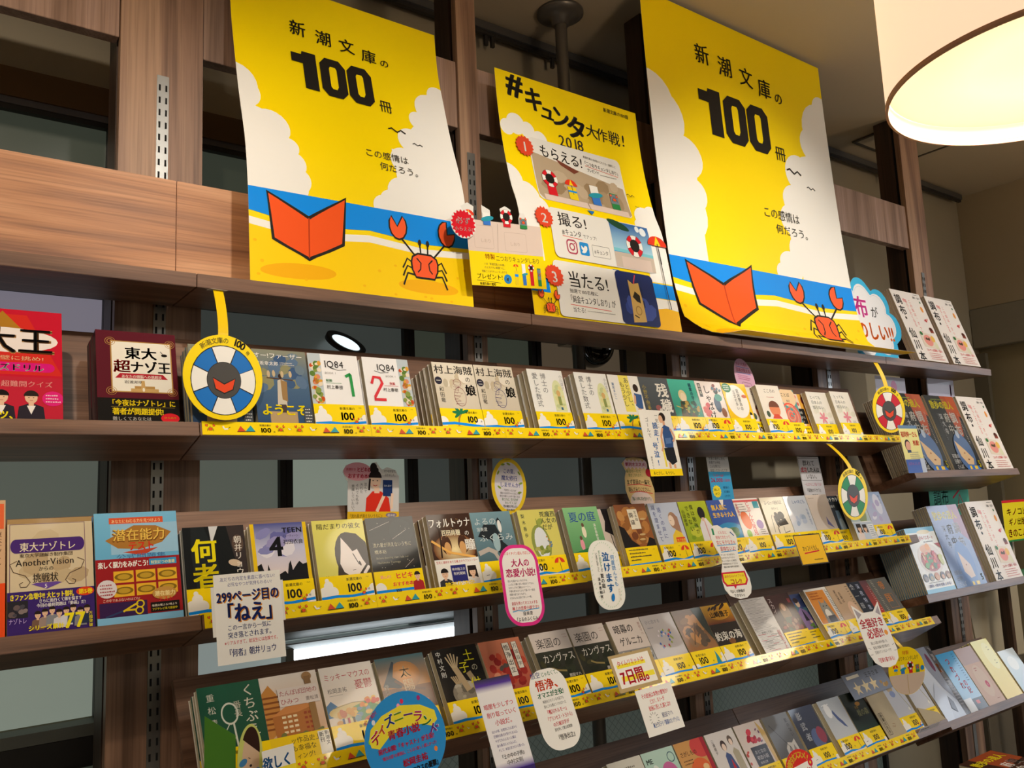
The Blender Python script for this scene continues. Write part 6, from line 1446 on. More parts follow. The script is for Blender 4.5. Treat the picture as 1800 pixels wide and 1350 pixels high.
def cfoot(c, W, H):
    c.poly(foot_out(W, H), 'f1efea'); k = W/112; c.sx = c.sy = k; c.rect(14, 158, 7, 16, '2a8a5c'); c.line([(80, 164), (92, 154)], 3, '2a5a9a')
    c.t('どんなに', 34, 160, 9, REDH, 0, W=34, hand=.05); c.t('勉強できたって、', 22, 148, 9, REDH, 0, W=62, hand=.05); c.t('女にモテなきゃ', 20, 134, 12, REDH, 1, W=72, hand=.04); c.line([(20, 131), (92, 133)], 1.8, '3a9ad8'); c.t('意味ないよ!', 28, 118, 12.5, REDH, 1, W=58, hand=.04); c.line([(28, 115), (86, 117)], 1.8, '3a9ad8')
    for i in range(5): c.t(('サッカーが大好きな', '女の子にモテモテの', 'ちょっと変わった高校生', '時田秀美のはじけて生きる', '青春小説の傑作が登場だ')[i], 24, 106-i*7.4, 5.2, INK, 0, W=(52, 50, 54, 56, 58)[i], hand=.05)
    c.poly([(10, 66), (98, 66), (102, 44), (92, 32), (54, 32), (48, 24), (44, 32), (18, 32), (8, 44)], 'd0203c'); c.poly([(15, 62), (93, 62), (96, 45), (88, 36), (22, 36), (14, 45)], 'f6e02a'); c.t('高校生のバイブルは', 18, 53, 7, REDH, 1, W=72, hand=.04); c.t('コレ!!', 34, 37, 15, REDH, 2, W=44)
    c.t('『ぼくは勉強が', 22, 16, 8.6, INK, 1, W=58, hand=.04); c.t('できない』', 36, 6, 8.6, INK, 1, W=44, hand=.04); c.sx = c.sy = 1
card('pop_card', 'white footprint shaped card with a red and yellow burst', 1.250, -.088, 1.470, .112, .184, .25, -.03, .01, cfoot, foot_out, clip_to=(0.094, 0.062))
def crun(c, W, H):
    c.rect(0, 0, W, H, 'f2efe8'); k = W/109; c.sx = c.sy = k; c.rect(0, 0, 109, 17, YEL); c.t('あと少し、もう少し', 10, 4, 9, INK, 1, W=72)
    c.rect(56, 22, 6, 66, 'f4e050'); c.t('一気に', 56, 154, 11, '3a3a3a', 0, v=True, W=38); c.t('読走!', 46, 132, 17, '2a7ac8', 2, v=True, W=54); c.t('ゴールで', 22, 144, 12, '3a3a3a', 0, v=True, W=52); c.t('号泣!', 34, 82, 18, '2a7ac8', 2, v=True, W=60); c.t('瀬尾まいこ', 14, 48, 6, INK, 0, v=True)
    c.ell(76, 145, 11, 12, '2a1d18'); c.ell(70, 140, 7, 10, 'e8b896'); c.rect(74, 124, 8, 12, 'e0ac88'); c.poly([(66, 70), (68, 118), (78, 126), (94, 120), (100, 92), (94, 66)], '34568e'); c.poly([(72, 92), (92, 94), (92, 80), (72, 78)], '5a7ab0'); c.line([(70, 118), (60, 96), (62, 74), (54, 60)], 6, 'e0ac88'); c.line([(96, 116), (106, 96), (98, 84)], 6, 'e0ac88'); c.poly([(64, 40), (62, 68), (96, 70), (98, 34), (80, 26)], '1d1d24'); c.rect(68, 18, 7, 14, 'e0ac88'); c.rect(84, 18, 7, 10, 'e0ac88'); c.sx = c.sy = 1
card('pop_card', 'white card with a painted runner in a blue singlet', 1.058, -.070, 1.752, .109, .162, .18, 0, 0, crun, lambda W, H: rrect(0, 0, W, H, 3), clip_to=(0.055, 0.05))
def cadult(c, W, H):
    c.rect(0, 0, W, H, '3a3430'); c.rect(3, 3, W-6, H-6, 'f6c21a'); c.t('カッコイイ大人。', W*.2, H*.46, H*.2, INK, 1, W=W*.62, hand=.05); c.line([(W*.22, H*.38), (W*.78, H*.43)], 3.4, 'd8202c'); squig(c, W*.5, H*.14, W*.4, 1, 4, 4, '5a4a10', 3)
card('pop_card', 'square amber card with a dark rim and a red underline', 1.588, -.092, 1.426, .120, .083, .30, -.01, 0, cadult, lambda W, H: rrect(0, 0, W, H, 1.5), clip_to=(0.05, 0.056))
def cpur(c, W, H):
    c.rect(0, 0, W, H, 'efedf0'); c.grad(0, H*.86, W, H*.07, 'efedf0', '5a3aa0'); c.grad(0, H*.93, W, H*.07, '5a3aa0', '3a3a48'); c.grad(0, H*.05, W, H*.09, '4a2a98', 'efedf0'); c.rect(0, 0, W, H*.05, '3a2a70'); k = W/81; c.sx = c.sy = k
    c.t('暗闇を少しずつ', 7, 118, 10.5, REDH, 1, W=66, hand=.04); c.t('削り取っていく', 9, 103, 10.5, REDH, 1, W=66, hand=.04); c.t('小説だ。', 22, 88, 11, REDH, 1, W=44, hand=.04)
    for i in range(5): c.t(('幼少の頃、日常的に大人達から', '圧倒的な暴力を受けた主人公。', 'やがて大人になった僕は', '自ら暴力に入り込んだ。', 'そして、本当に生きたいと思った。')[i], 10+i, 76-i*8.2, 5.4, '4a3a8a', 0, W=(56, 56, 46, 46, 60)[i], hand=.05)
    c.t('『土の中の子供』', 14, 30, 8.6, INK, 1, W=56, hand=.03); c.t('中村文則', 24, 19, 9, INK, 0, W=36, hand=.03); c.sx = c.sy = 1
card('pop_card', 'tall white card with violet brushed ends, third shelf', .508, -.135, 1.222, .081, .172, .42, .02, -.02, cpur, lambda W, H: rrect(0, 0, W, H, 1.5), clip_to=(0.09, 0.08))
def cgojo(c, W, H):
    c.poly(rrect(0, 0, W, H, W*.4, 10), 'f3f1ec'); k = W/84; c.sx = c.sy = k
    c.t('悟空', 9, 122, 11, BLU, 1, W=22, hand=.05); c.t('じゃなくて、', 33, 122, 9, '1f7a4c', 1, W=42, hand=.05); c.t('悟浄、', 14, 101, 19, 'f0501c', 2, W=62); c.t('オマエが主役!', 12, 88, 10.5, '1f7a4c', 2, W=60, hand=.04)
    c.t('映画化されている作品でも', 20, 79, 5.6, INK, 0, W=48, hand=.05); c.t('誰もこれを教えてくれなかった', 20, 71, 5.6, INK, 0, W=50, hand=.05)
    c.t('『鴨川ホルモー』', 20, 60, 8.4, REDH, 1, W=50, hand=.04); c.t('『プリンセス・トヨトミ』', 18, 49, 8.4, REDH, 1, W=60, hand=.04); c.t('の万城目学が', 28, 39, 7.6, REDH, 1, W=36, hand=.04); c.t('満を持して贈る冒険譚!', 28, 31, 5.8, INK, 0, W=40, hand=.04); c.t('『悟浄出立』', 28, 16, 10, INK, 1, W=44, hand=.04); c.sx = c.sy = 1
card('pop_card', 'white rounded card with orange and green lettering, third shelf', .630, -.138, 1.220, .094, .150, .38, .03, .02, cgojo, oval(.42), clip_to=(0.088, 0.075))
def c7(c, W, H):
    c.rect(0, 0, W, H, 'b8a070'); c.rect(W*.06, H*.1, W*.86, H*.82, 'f4f0e8'); c.rect(W*.14, H*.26, W*.76, H*.14, 'f6e63a'); c.rect(W*.12, H*.62, W*.66, H*.1, 'f6e63a'); c.t('タイムリミットは', W*.14, H*.68, H*.17, REDH, 1, W=W*.62, hand=.05); c.t('7日間。', W*.12, H*.2, H*.44, REDH, 2, W=W*.76)
card('pop_card', 'kraft framed card with a big red seven days line', .859, -.142, 1.222, .127, .076, .42, .02, .02, c7, lambda W, H: rrect(0, 0, W, H, 1), clip_to=(0.07, 0.075))
def c7b(c, W, H):
    c.rect(0, 0, W, H, 'f1efea')
    for i, (s_, col) in enumerate((('その絵画は本物か贋物か?', REDH), ('ピカソ、ルソーが', REDH), ('絵画に残した謎とは!?', REDH), ('原田マハ', BLU), ('極上ミステリ『楽園のカンヴァス』', '2a5aa8'))): c.t(s_, W*(.12, .3, .22, .5, .2)[i], H*(.8, .66, .52, .32, .16)[i], H*.12, col, 1, W=W*(.74, .4, .6, .3, .74)[i], hand=.06)
    for a in range(0, 360, 30): c.line([(W*.28+9*math.cos(math.radians(a)), H*.34+9*math.sin(math.radians(a))), (W*.28+14*math.cos(math.radians(a)), H*.34+14*math.sin(math.radians(a)))], 1, '4a4a4a')
card('pop_card', 'plain white card with red and blue lines under the kraft framed one', .893, -.172, 1.150, .108, .092, .36, .02, .01, c7b, lambda W, H: rrect(0, 0, W, H, 1), clip_to=(0.01, 0.09))
def cat_out(W, H): return [(W*.5, 0), (W*.72, H*.02), (W*.90, H*.10), (W*.98, H*.24), (W*.98, H*.5), (W*.94, H*.72), (W*.98, H*.98), (W*.70, H*.84), (W*.34, H*.84), (W*.06, H*.98), (W*.06, H*.72), (W*.02, H*.5), (W*.02, H*.24), (W*.10, H*.10), (W*.28, H*.02)]
def ccat(c, W, H):
    c.poly(cat_out(W, H), 'efece8'); c.poly([(W*.10, H*.92), (W*.12, H*.76), (W*.28, H*.82)], 'a8a0a8'); c.poly([(W*.93, H*.92), (W*.9, H*.76), (W*.76, H*.82)], 'a8a0a8')
    c.t('全猫好き', W*.10, H*.62, H*.15, REDH, 2, W=W*.8); c.t('必読!!', W*.2, H*.46, H*.16, REDH, 2, W=W*.56); c.t('猫と人間の絆を描いた', W*.2, H*.36, H*.05, INK, 0, W=W*.56); c.t('珠玉の短編小説を集めた', W*.22, H*.29, H*.05, INK, 0, W=W*.56); c.t('至高のアンソロジーです', W*.22, H*.22, H*.05, INK, 0, W=W*.56); c.t('『吾輩も猫である』', W*.2, H*.09, H*.075, REDH, 1, W=W*.6); c.ell(W*.84, H*.5, W*.06, W*.05, 'e89a3c')
    for s_ in (-1, 1):
        for j in (0, 1): c.line([(W*(.5+.36*s_), H*(.3-.08*j)), (W*(.5+.44*s_), H*(.32-.1*j))], .8, INK)
card('pop_card', 'white cat head shaped card with two pointed ears', 1.755, -.138, 1.232, .140, .176, .36, -.02, 0, ccat, cat_out, clip_to=(0.1, 0.075))
def cdis(c, W, H):
    R = W/2; c.ell(R, R, R, R, '2f94dc', n=44); k = W/154; c.sx = c.sy = k; r = random.Random(3)
    for i in range(12): a = r.uniform(0, 6.28); q = r.uniform(50, 70); c.ell(77+q*math.cos(a), 77+q*math.sin(a), 3.4, 4.4, r.choice(['b0307c', 'e8e8f0', 'e0305c', '8ad03c', 'f08a3c', 'f4a8cc']), n=9)
    c.poly([(10, 92), (16, 108), (40, 124), (77, 132), (114, 124), (140, 108), (142, 92), (130, 84), (112, 92), (77, 96), (46, 88), (26, 74), (12, 80)], 'f2e23c')
    for i, (ch, col) in enumerate(zip('ディズニーランド', ('d8304c', 'f0703c', '2a4ab0', '8ac03c', '7a3aa0', 'd8307c', '2a9a5c', '8a4ab0'))):
        a = 150-i*17.5; x = 77+58*math.cos(math.radians(a)); y = 60+56*math.sin(math.radians(a)); c.t(ch, x-9, y-8, 21, 'f6f4f0', 2, r=(a-90)*.5); c.t(ch, x-9, y-8, 20, col, 2, r=(a-90)*.5)
    c.t('青春小説', 44, 84, 16, 'd8304c', 2, W=62); c.t('史上初!?', 8, 116, 8, 'd8304c', 1, r=30); c.t('前代未聞!「キャスト」が主役!', 22, 66, 9.6, 'e0305c', 2, W=108); c.t('“魔法の国”の裏側は、こんなに楽しく優しかった!', 26, 55, 6.6, 'e0305c', 1, W=106); c.t('松岡圭祐', 62, 36, 13, 'd8203c', 2, W=48); c.t('『ミッキーマウスの憂鬱』', 36, 22, 11, INK, 2, W=96)
    c.sx = c.sy = 1
card('pop_card', 'round sky blue card with multicoloured arched lettering and balloons', .300, -.150, 1.232, .154, .154, .22, .09, -.02, cdis, lambda W, H: blob(W/2, H/2, W/2, H/2, 44), clip_to=(0.1, 0.08))
def cz(c, W, H):
    R = W/2; c.ell(R, H*.5, R, H*.5, 'f3efe8', n=36); c.poly(blob(R, H*.5, R, H*.5, 20, 0, 20, 160), 'd8281c'); c.arc('絶対オススメ!', R, H*.36, R*.78, 140, 40, W*.16, 'f6d23a', 2); c.ell(W*.84, H*.62, 9, 9, 'd8203c'); c.ell(W*.84, H*.62, 3.4, 3.4, 'f4d03c'); c.t('読んでね!', W*.2, H*.42, W*.15, REDH, 1)
card('pop_card', 'round white card with a red cap at the bottom picture edge', 1.392, -.140, .916, .120, .105, .34, .08, 0, cz, lambda W, H: blob(W/2, H/2, W/2, H/2, 36), clip_to=(0.085, 0.07))
def cgirl(c, W, H):
    c.ell(W/2, H/2, W/2, H/2, 'd3d978', n=32); c.ell(W*.52, H*.48, W*.34, H*.4, 'e0c0a0', n=24); c.poly(blob(W*.52, H*.62, W*.36, H*.34, 16, 0, -10, 150), '3a241c'); c.line([(W*.42, H*.52), (W*.5, H*.5)], 1, '3a2a24'); c.ell(W*.52, H*.4, 2, 2, '3a2a30'); c.ell(W*.22, H*.46, 7, 5, '4a8ac0', rot=40); c.ell(W*.8, H*.28, 5, 8, '6a9ad0'); c.ell(W*.5, H*.12, 12, 9, 'c8c8dc')
oo = empty('folded_pop_card', (.034, -.125, 1.235)); tag(oo, 'folded green card with an oval child picture at the lower left', 'card')
bm = bmesh.new(); prism(bm, [(-.05, -.16), (-.004, -.16), (-.004, -.028), (-.05, .006)], 0, .0006); me = D.meshes.new('green_leaf'); bm.to_mesh(me); bm.free(); p = meshobj('green_leaf', me, simple('green_card', '4c8a24', .5, 0, .02), oo); p.rotation_euler = (0, 0, -.35)
c = Canvas(40, 104); cgirl(c, 40, 104); p = sheet('oval_picture', c, blob(20, 52, 20, 52, 32), MATTE, .0006, 'b8c85a', lambda u, v, h: (u-.002, -h-.002, v-.118)); p.parent = oo
def cyoko(c, W, H): c.rect(0, 0, W, H, 'f1efe9'); c.rect(0, H*.46, W, H*.12, 'f6e03a'); c.t('欲しく', W*.0, H*.6, H*.3, '2a6aa8', 2, W=W*.9); c.t('なる!', W*.1, H*.14, H*.3, '2a6aa8', 2, W=W*.7)
card('pop_card', 'small white card with teal handwriting beside the folded green card', .092, -.138, 1.180, .052, .070, .2, .05, 0, cyoko, clip_to=(0.045, 0.05))
# ---- cards hanging at the back, under the shelves
def chib(c, W, H):
    k = W/118; c.sx = c.sy = k; c.rect(0, 0, 118, 100, 'cfcbc8'); c.rect(0, 0, 118, 24, 'e8b81c'); c.t('『流れ星が消えないうちに』', 2, 12, 8.4, '5a4a1c', 1, W=80); c.ell(100, 17, 13, 5, '8a7a8c'); c.t('橋本紡', 91, 14, 6, WHT, 1); c.t('新潮文庫', 46, 3, 6, '5a4a1c', 1)
    c.ell(22, 106, 32, 19, 'e8a4ae', n=26); c.t('ヒビキの', 20, 106, 11, 'c81c3c', 2, W=32); c.t('おすすめ本!', 0, 93, 10.5, 'c81c3c', 2, W=48); c.t('読書好き', -4, 108, 6, 'c81c3c', 1, W=22)
    for i, s_ in enumerate(('並んで', '汚れた', 'それでも私は', '意識していたい。')): c.t(s_, 40-i*9.4, 84-i*1.5, 7, '4a4a4a', 0, v=True)
    c.poly([(40, 24), (42, 52), (56, 66), (76, 66), (94, 52), (98, 24)], 'd8301c'); c.rect(60, 62, 12, 12, 'e8c0a4'); c.ell(62, 88, 13, 17, 'eccab0'); c.poly(blob(62, 94, 15, 16, 14, 0, 0, 180), '241916'); c.ell(58, 116, 8, 9, '241916'); c.ell(60, 110, 10, 7, '241916'); c.line([(50, 92), (48, 68)], 4, '241916'); c.ell(57, 88, 1.6, 1.2, '2a1a16'); c.ell(67, 88, 1.6, 1.2, '2a1a16'); c.line([(57, 79), (62, 77), (67, 79)], 1.4, 'c84a4a'); c.line([(66, 24), (76, 44), (84, 60)], 7, 'eccab0'); c.rect(80, 56, 22, 34, '1c3468'); c.t('流れ星が', 82, 76, 4.6, 'd0d8e8'); c.line([(100, 30), (102, 62)], 6, 'eccab0'); c.t('せつなすぎて、', 82, 106, 6, '5a5a5a', W=32); c.t('泣きました。', 84, 98, 6, '5a5a5a', W=28); c.sx = c.sy = 1
card('pop_card', 'card with a photo of a smiling person in red, hair in a bun', .400, .1155, 1.652, .119, .136, .02, -.04, 0, chib,
     lambda W, H: [(0, 0), (W, 0), (W, 96), (W-8, 112), (W-28, 118), (W-40, 112), (W-48, 120), (W-54, 128), (W-64, 126), (W-68, 118), (W-72, 112), (22, 124), (-4, 120), (-12, 106), (-4, 90), (0, 86)])
def cmajo(c, W, H):
    c.ell(W/2, H/2, W/2, H/2, 'e8c424', n=36); c.ell(W/2, H/2, W*.41, H*.43, 'dcd6da', n=32); k = W/100; c.sx = c.sy = k
    for x, y, a in ((34, 116, 10), (50, 118, -20), (20, 96, 60), (80, 98, -50), (84, 74, 20), (22, 62, -30), (80, 52, 10)): c.ell(x, y, 6, 2.6, '8aa03c', rot=a, n=9)
    c.t('この夏、', 34, 96, 13, '2a3f9a', 1, W=40, hand=.05); c.t('魔女修行', 28, 80, 13, '2a3f9a', 1, W=46, hand=.05); c.t('しませんか?', 24, 64, 13, '2a3f9a', 1, W=58, hand=.05)
    for i in range(3): c.t(('不登校だった少女が', '魔女のおばあちゃんと過ごす夏', '毎日の暮らしの中で強くなる')[i], (34, 24, 22)[i], 54-i*7, 5.4, INK, 0, W=(36, 56, 58)[i], hand=.05)
    c.t('涙とともに、生きる力が', 28, 32, 7, '3a7a3c', 1, W=46, hand=.04); c.t('わいてくる!', 36, 24, 7, '3a7a3c', 1, W=34, hand=.04); c.t('『西の魔女が死んだ』', 28, 16, 7, INK, 1, W=46); c.t('梨木香歩', 40, 8, 6, INK, 1); c.sx = c.sy = 1
card('pop_card', 'oval yellow rimmed card with blue handwriting and green leaves', .748, .1120, 1.650, .100, .132, .10, -.08, 0, cmajo, lambda W, H: blob(W/2, H/2, W/2, H/2, 36))
def apple(W, H): return [(W*.5, 0), (W*.74, H*.04), (W*.92, H*.18), (W*.98, H*.4), (W*.92, H*.62), (W*.84, H*.74), (W*.90, H*.88), (W*.76, H*.98), (W*.5, H), (W*.22, H*.98), (W*.04, H*.88), (W*.14, H*.74), (W*.06, H*.62), (W*.02, H*.4), (W*.1, H*.18), (W*.28, H*.04)]
def cichi(c, W, H):
    c.poly(apple(W, H), 'd8b87c'); c.ell(W*.5, H*.2, W*.38, H*.18, 'dcc8c0', n=20); c.poly([(W*.12+W*.76*(i % 2)*0+W*.76*i/12, H*(.96 if i % 2 else .92)) for i in range(13)]+[(W*.88-W*.76*i/12, H*(.78 if i % 2 else .82)) for i in range(13)], 'e8c8cc')
    c.t('絶対オススメ!', W*.16, H*.84, H*.08, 'c83c5c', 2, W=W*.68); c.t('最初の一行で', W*.14, H*.72, H*.06, '3a6a34', 0, W=W*.5); c.t('惹きこまれます。', W*.2, H*.65, H*.06, '3a6a34', 0, W=W*.5); c.t('まず冒頭の一編を', W*.1, H*.51, H*.1, INK, 1, W=W*.78); c.line([(W*.1, H*.49), (W*.5, H*.51), (W*.9, H*.47)], 2, 'c8303c'); c.t('読んでみてください。', W*.12, H*.38, H*.09, INK, 1, W=W*.76); c.line([(W*.14, H*.36), (W*.5, H*.38), (W*.9, H*.34)], 2, 'c8303c'); c.t('『遠くの声に耳を澄ませて』', W*.16, H*.22, H*.07, '2a6a4a', 1, W=W*.68); c.t('宮下奈都', W*.36, H*.1, H*.07, INK, 1, W=W*.3); c.ell(W*.88, H*.72, W*.09, W*.1, 'b81c2c')
card('pop_card', 'buff card with a scalloped pink top and red underlines, second row', 1.160, .1120, 1.650, .108, .148, .20, -.03, 0, cichi, apple)
def c26(c, W, H):
    c.rect(0, 0, W, H, '3d9fd0'); c.rect(0, H*.66, W, H*.34, 'd5d3d0')
    for i in range(4): c.t(('文豪の最初に読む', '新書でも手帖', 'こんな厚さに', '出会いたかったです')[i], W*.1, H*(.92-.085*i), H*.07, INK, 0, W=W*(.76, .5, .5, .8)[i], hand=.05)
    c.t('「このツールが', W*.16, H*.55, H*.07, REDH, 1, W=W*.5); c.t('26,000', W*.06, H*.44, H*.12, 'c8305c', 2, W=W*.54); c.t('人に読まれた', W*.62, H*.45, H*.07, 'c8305c', 1, W=W*.34); star_badge(c, W*.26, H*.24, W*.2, 'f0dc2c', 14); c.t('読んで', W*.14, H*.25, H*.06, INK, 1, W=W*.24); c.t('みて!', W*.16, H*.17, H*.06, INK, 1, W=W*.2)
    for i in range(3): c.t(('最強の', '人生論は', 'これです')[i], W*.56, H*(.3-.09*i), H*.06, '1c3c6a', 0, W=W*.28, hand=.04)
card('pop_card', 'tall sky blue and white card with a pink number, second row', 1.490, .1120, 1.652, .094, .134, .12, -.02, 0, c26, lambda W, H: rrect(0, 0, W, H, 1.5))
def cmure(c, W, H):
    c.rect(0, 0, W, H, 'cfcdd2'); c.line(rrect(3, H*.46, W-6, H*.5, 3), 1, INK, True); c.t('群れて', W*.2, H*.8, H*.14, INK, 1, W=W*.56); c.t('成功した人は', W*.06, H*.65, H*.13, [REDH, REDH, INK, INK, INK, INK], 2, W=W*.86); c.t('いない。', W*.26, H*.5, H*.13, INK, 1, W=W*.56)
    c.t('一人だからこそ強くなる!', W*.1, H*.34, H*.08, 'b83c5c', 0, W=W*.8, hand=.04); c.t('『孤独のチカラ』', W*.12, H*.2, H*.09, INK, 1, W=W*.74); c.t('齋藤孝', W*.36, H*.08, H*.08, INK, 1, W=W*.28)
card('pop_card', 'pale grey card with a scroll frame hanging above the navy book', 1.925, .1120, 1.648, .112, .140, .14, -.02, 0, cmure, lambda W, H: rrect(0, 0, W, H, 1.5))
def cpt(c, W, H):
    c.ell(W/2, H/2, W/2, H/2, 'd8a8c0', n=32); c.t('ちょっと昔の', W*.2, H*.82, H*.1, 'b02c5c', 1, W=W*.56); c.line([(W*.18, H*.78), (W*.84, H*.78)], 1.8, '3a7ac0'); c.t('日本が見える', W*.14, H*.66, H*.11, 'b02c5c', 1, W=W*.72); c.line([(W*.12, H*.63), (W*.88, H*.63)], 1.8, '3a7ac0')
    squig(c, W*.16, H*.56, W*.66, 3, 6, 3, 'c06a90', 3); c.line(rrect(W*.3, H*.2, W*.44, H*.2, 4), .8, '6a4a5a', True); c.t('日本人の知らない', W*.34, H*.29, H*.06, '6a4a5a', 0, W=W*.36); c.ell(W*.26, H*.16, 7, 6, 'c84a8c'); c.ell(W*.74, H*.12, 8, 6, 'c84a8c')
card('pop_card', 'pink oval card under the top shelf above the yellow circle book', 1.630, .1120, 1.946, .088, .134, .26, -.10, 0, cpt, lambda W, H: blob(W/2, H/2, W/2, H/2, 32))
# ---- right side signs
def cloud_out(W, H):
    out = []
    for cx, cy, r, a0, a1 in ((.16, .80, .17, 250, 75), (.44, .86, .16, 160, 50), (.72, .72, .17, 125, 5), (.86, .42, .15, 85, -70), (.72, .14, .16, 10, -110), (.34, .14, .20, -40, -150)):
        n = 7
        for i in range(n+1):
            a = math.radians(a0+(a1-a0)*i/n); out.append((W*cx+W*r*math.cos(a), H*cy+W*r*math.sin(a)))
    return out
def ccloud(c, W, H):
    c.poly(cloud_out(W, H), '3fb4e4'); ins = [(W*.46+(x-W*.46)*.84, H*.5+(y-H*.5)*.84) for x, y in cloud_out(W, H)]; c.poly(ins, 'e6e6ea')
    c.line([(W*.46+(x-W*.46)*.78, H*.5+(y-H*.5)*.78) for x, y in cloud_out(W, H)], .8, 'a8b0c4', True)
    c.t('調布', W*.06, H*.54, H*.32, 'f050b4', 2, W=W*.44); c.t('が', W*.54, H*.54, H*.18, INK, 1); c.t('たのしい!!', W*.08, H*.22, H*.28, 'f0701c', 2, W=W*.78)
card('cloud_sign', 'cloud shaped sky blue sign with pink and orange lettering on the top shelf', 2.292, .082, 2.248, .375, .255, .13, 0, 0, ccloud, cloud_out, 'sign')
def cfuk(c, W, H):
    c.rect(0, 0, W, H, 'f0e89c'); c.rect(0, H*.93, W, H*.07, '6a8ab0'); c.t('福岡伸一さん', W*.06, H*.76, H*.13, 'e0301c', 2, W=W*.86); c.t('推薦!', W*.6, H*.58, H*.12, 'e0301c', 2, W=W*.34); c.ell(W*.3, H*.58, W*.15, H*.12, '3a2c28'); c.ell(W*.32, H*.56, W*.13, H*.1, 'e0a890'); c.rect(W*.22, H*.42, W*.2, H*.06, '3a4a6a'); squig(c, W*.3, H*.42, W*.6, 4, 6, 3, '8a90a0', 3); c.grad(0, 0, W, H*.28, '5a7ac8', '4a68b8'); c.t('科学のふしぎ', W*.1, H*.16, H*.07, 'b070b0', 1, W=W*.6); c.rect(W*.76, 0, W*.24, H*.3, 'c8d4ea')
card('pop_card', 'pale yellow and blue card with a small portrait, right magazine shelf', 2.168, -.092, 1.733, .112, .152, .12, .01, 0, cfuk, lambda W, H: rrect(0, 0, W, H, 3), clip_to=(0.14, 0.045))
def price1(c, W, H): c.grad(0, 0, W, H, 'c0bcd4', 'd0ccdc'); c.ell(W*.6, H*.4, H*.34, H*.4, 'e07ab0')
card('plastic_sign', 'lilac plastic sign with a pink dot behind the red ring badge', 2.478, .120, 1.935, .20, .060, .0, 0, 0, price1, cat='sign', mat=GLOSS)
def price2(c, W, H): c.grad(0, 0, W, H, 'b8b4cc', 'd4d0e0'); c.t('1', W*.78, H*.1, H*.9, 'c0308c', 2)
card('plastic_sign', 'lilac plastic sign with a magenta figure one, above the black magazines', 2.84, .120, 1.945, .20, .070, 0, 0, 0, price2, cat='sign', mat=GLOSS)
def teal_s(c, W, H): c.rect(0, 0, W, H, '5cc0a8'); c.t('調布', W*.10, H*.36, H*.5, '4a7a78', 1, W=W*.38); c.t('の本', W*.3, H*.04, H*.3, INK, 2); c.line([(W*.58, H*.5), (W*.86, H*.86)], 8, 'c8303c'); c.line([(W*.76, H*.6), (W*.66, H*.08)], 4, 'c8303c'); c.line([(W*.76, H*.6), (W*.90, H*.10)], 4, 'c8303c')
card('teal_sign', 'teal sign with a red telescope behind the blue magazine', 2.84, .135, 1.552, .30, .13, 0, 0, 0, teal_s, cat='sign')
def yel_s(c, W, H): c.rect(0, 0, W, H, 'f2e01c'); c.rect(0, H*.94, W, H*.06, 'd8202c'); c.t('キノコ出版', W*.1, H*.64, H*.2, 'c8301c', 2, W=W*.8); c.t('きのこムック', W*.08, H*.12, H*.22, 'd8301c', 2, W=W*.86); c.ell(W*.86, H*.5, W*.1, H*.14, '5a3a34'); c.t('ギノ出版', W*.14, H*.4, H*.18, 'c8301c', 2, W=W*.5); c.rect(0, 0, W, H*.04, '2a8a4c')
card('yellow_sign', 'yellow sign with red lettering at the right picture edge', 3.33, .10, 1.465, .30, .165, .0, 0, 0, yel_s, cat='sign')
# small rack behind the yellow sign so that it stands on something
rk = empty('side_rack', (3.33, .14, 0)); tag(rk, 'narrow green edged rack standing at the far right beyond the shelves', 'rack')
box('rack_foot', .12, .15, .10, .14, 0, 1.1195, WOOD_D, rk, bevel=.002)
box('rack_body', -.14, .20, 0, .16, 1.12, 1.16, simple('rack_green', '5a6a54', .6), rk, bevel=.003)
box('rack_lip', -.14, .20, -.02, -.0005, 1.14, 1.18, simple('rack_lip_green', '3c7a4c', .5), rk, bevel=.002)
box('rack_back', -.14, .20, .14, .158, 1.1605, 1.40, simple('rack_back_green', '6b7a62', .6), rk, bevel=.003)
bs = [( 'c8b48a', .0), ('3c7a4c', .02), ('d8d0c0', .036), ('4a4440', .06), ('b8a888', .08), ('2f6a40', .10), ('c0b8a8', .118)]
for i, (col, dx) in enumerate(bs):
    o = empty('standing_book', (3.21+dx, .143, 1.161)); tag(o, '%s spine book on the side rack beneath the yellow sign' % ['tan', 'green', 'cream', 'charcoal', 'sand', 'dark green', 'stone'][i], 'book', 'standing books on the side rack')
    box('cover', 0, .015, 0, .10, 0, .20-.004*(i % 3), simple('spine_'+col, col, .5), o)
    box('page_block', .002, .013, .003, .1005, .2002-.004*(i % 3), .2016-.004*(i % 3), PAGES, o)
# ------------------------------------------------------------------ STOCK IN THE LOWER RIGHT
tb = empty('display_table', (2.62, -.36, 0)); tag(tb, 'low wooden display table at the lower right carrying flat magazines', 'table')
box('table_top', -.55, .9, -.35, .30, .525, .555, WOOD_X, tb, bevel=.002)
for sx in (-.52, .86):
    for sy in (-.32, .27): box('leg', sx-.02, sx+.02, sy-.02, sy+.02, 0, .5245, WOOD_D, tb, bevel=.002)
ft = None
for i in range(14):
    if ft is None: ft = make_book('magazine', 'flat_top', .210, .285, .009, None, False, '3a2a24', '8a847c'); o = ft
    else: o = copy_thing(ft)
    rnd = random.Random(i)
    o.location = (2.26+rnd.uniform(-.002, .002), -.375+rnd.uniform(-.002, .002), .5645+i*.0096); o.rotation_euler = (-math.pi/2, 0, 0.0)
    o['label'] = ('%s magazine up in the flat pile at the lower right' % NTH[i] if i < 8 else ('top brown magazine of the flat pile at the lower right' if i == 13 else '%s magazine down in the flat pile at the lower right' % NTH[13-i])); o['category'] = 'magazine'; o['group'] = 'flat pile of brown magazines'

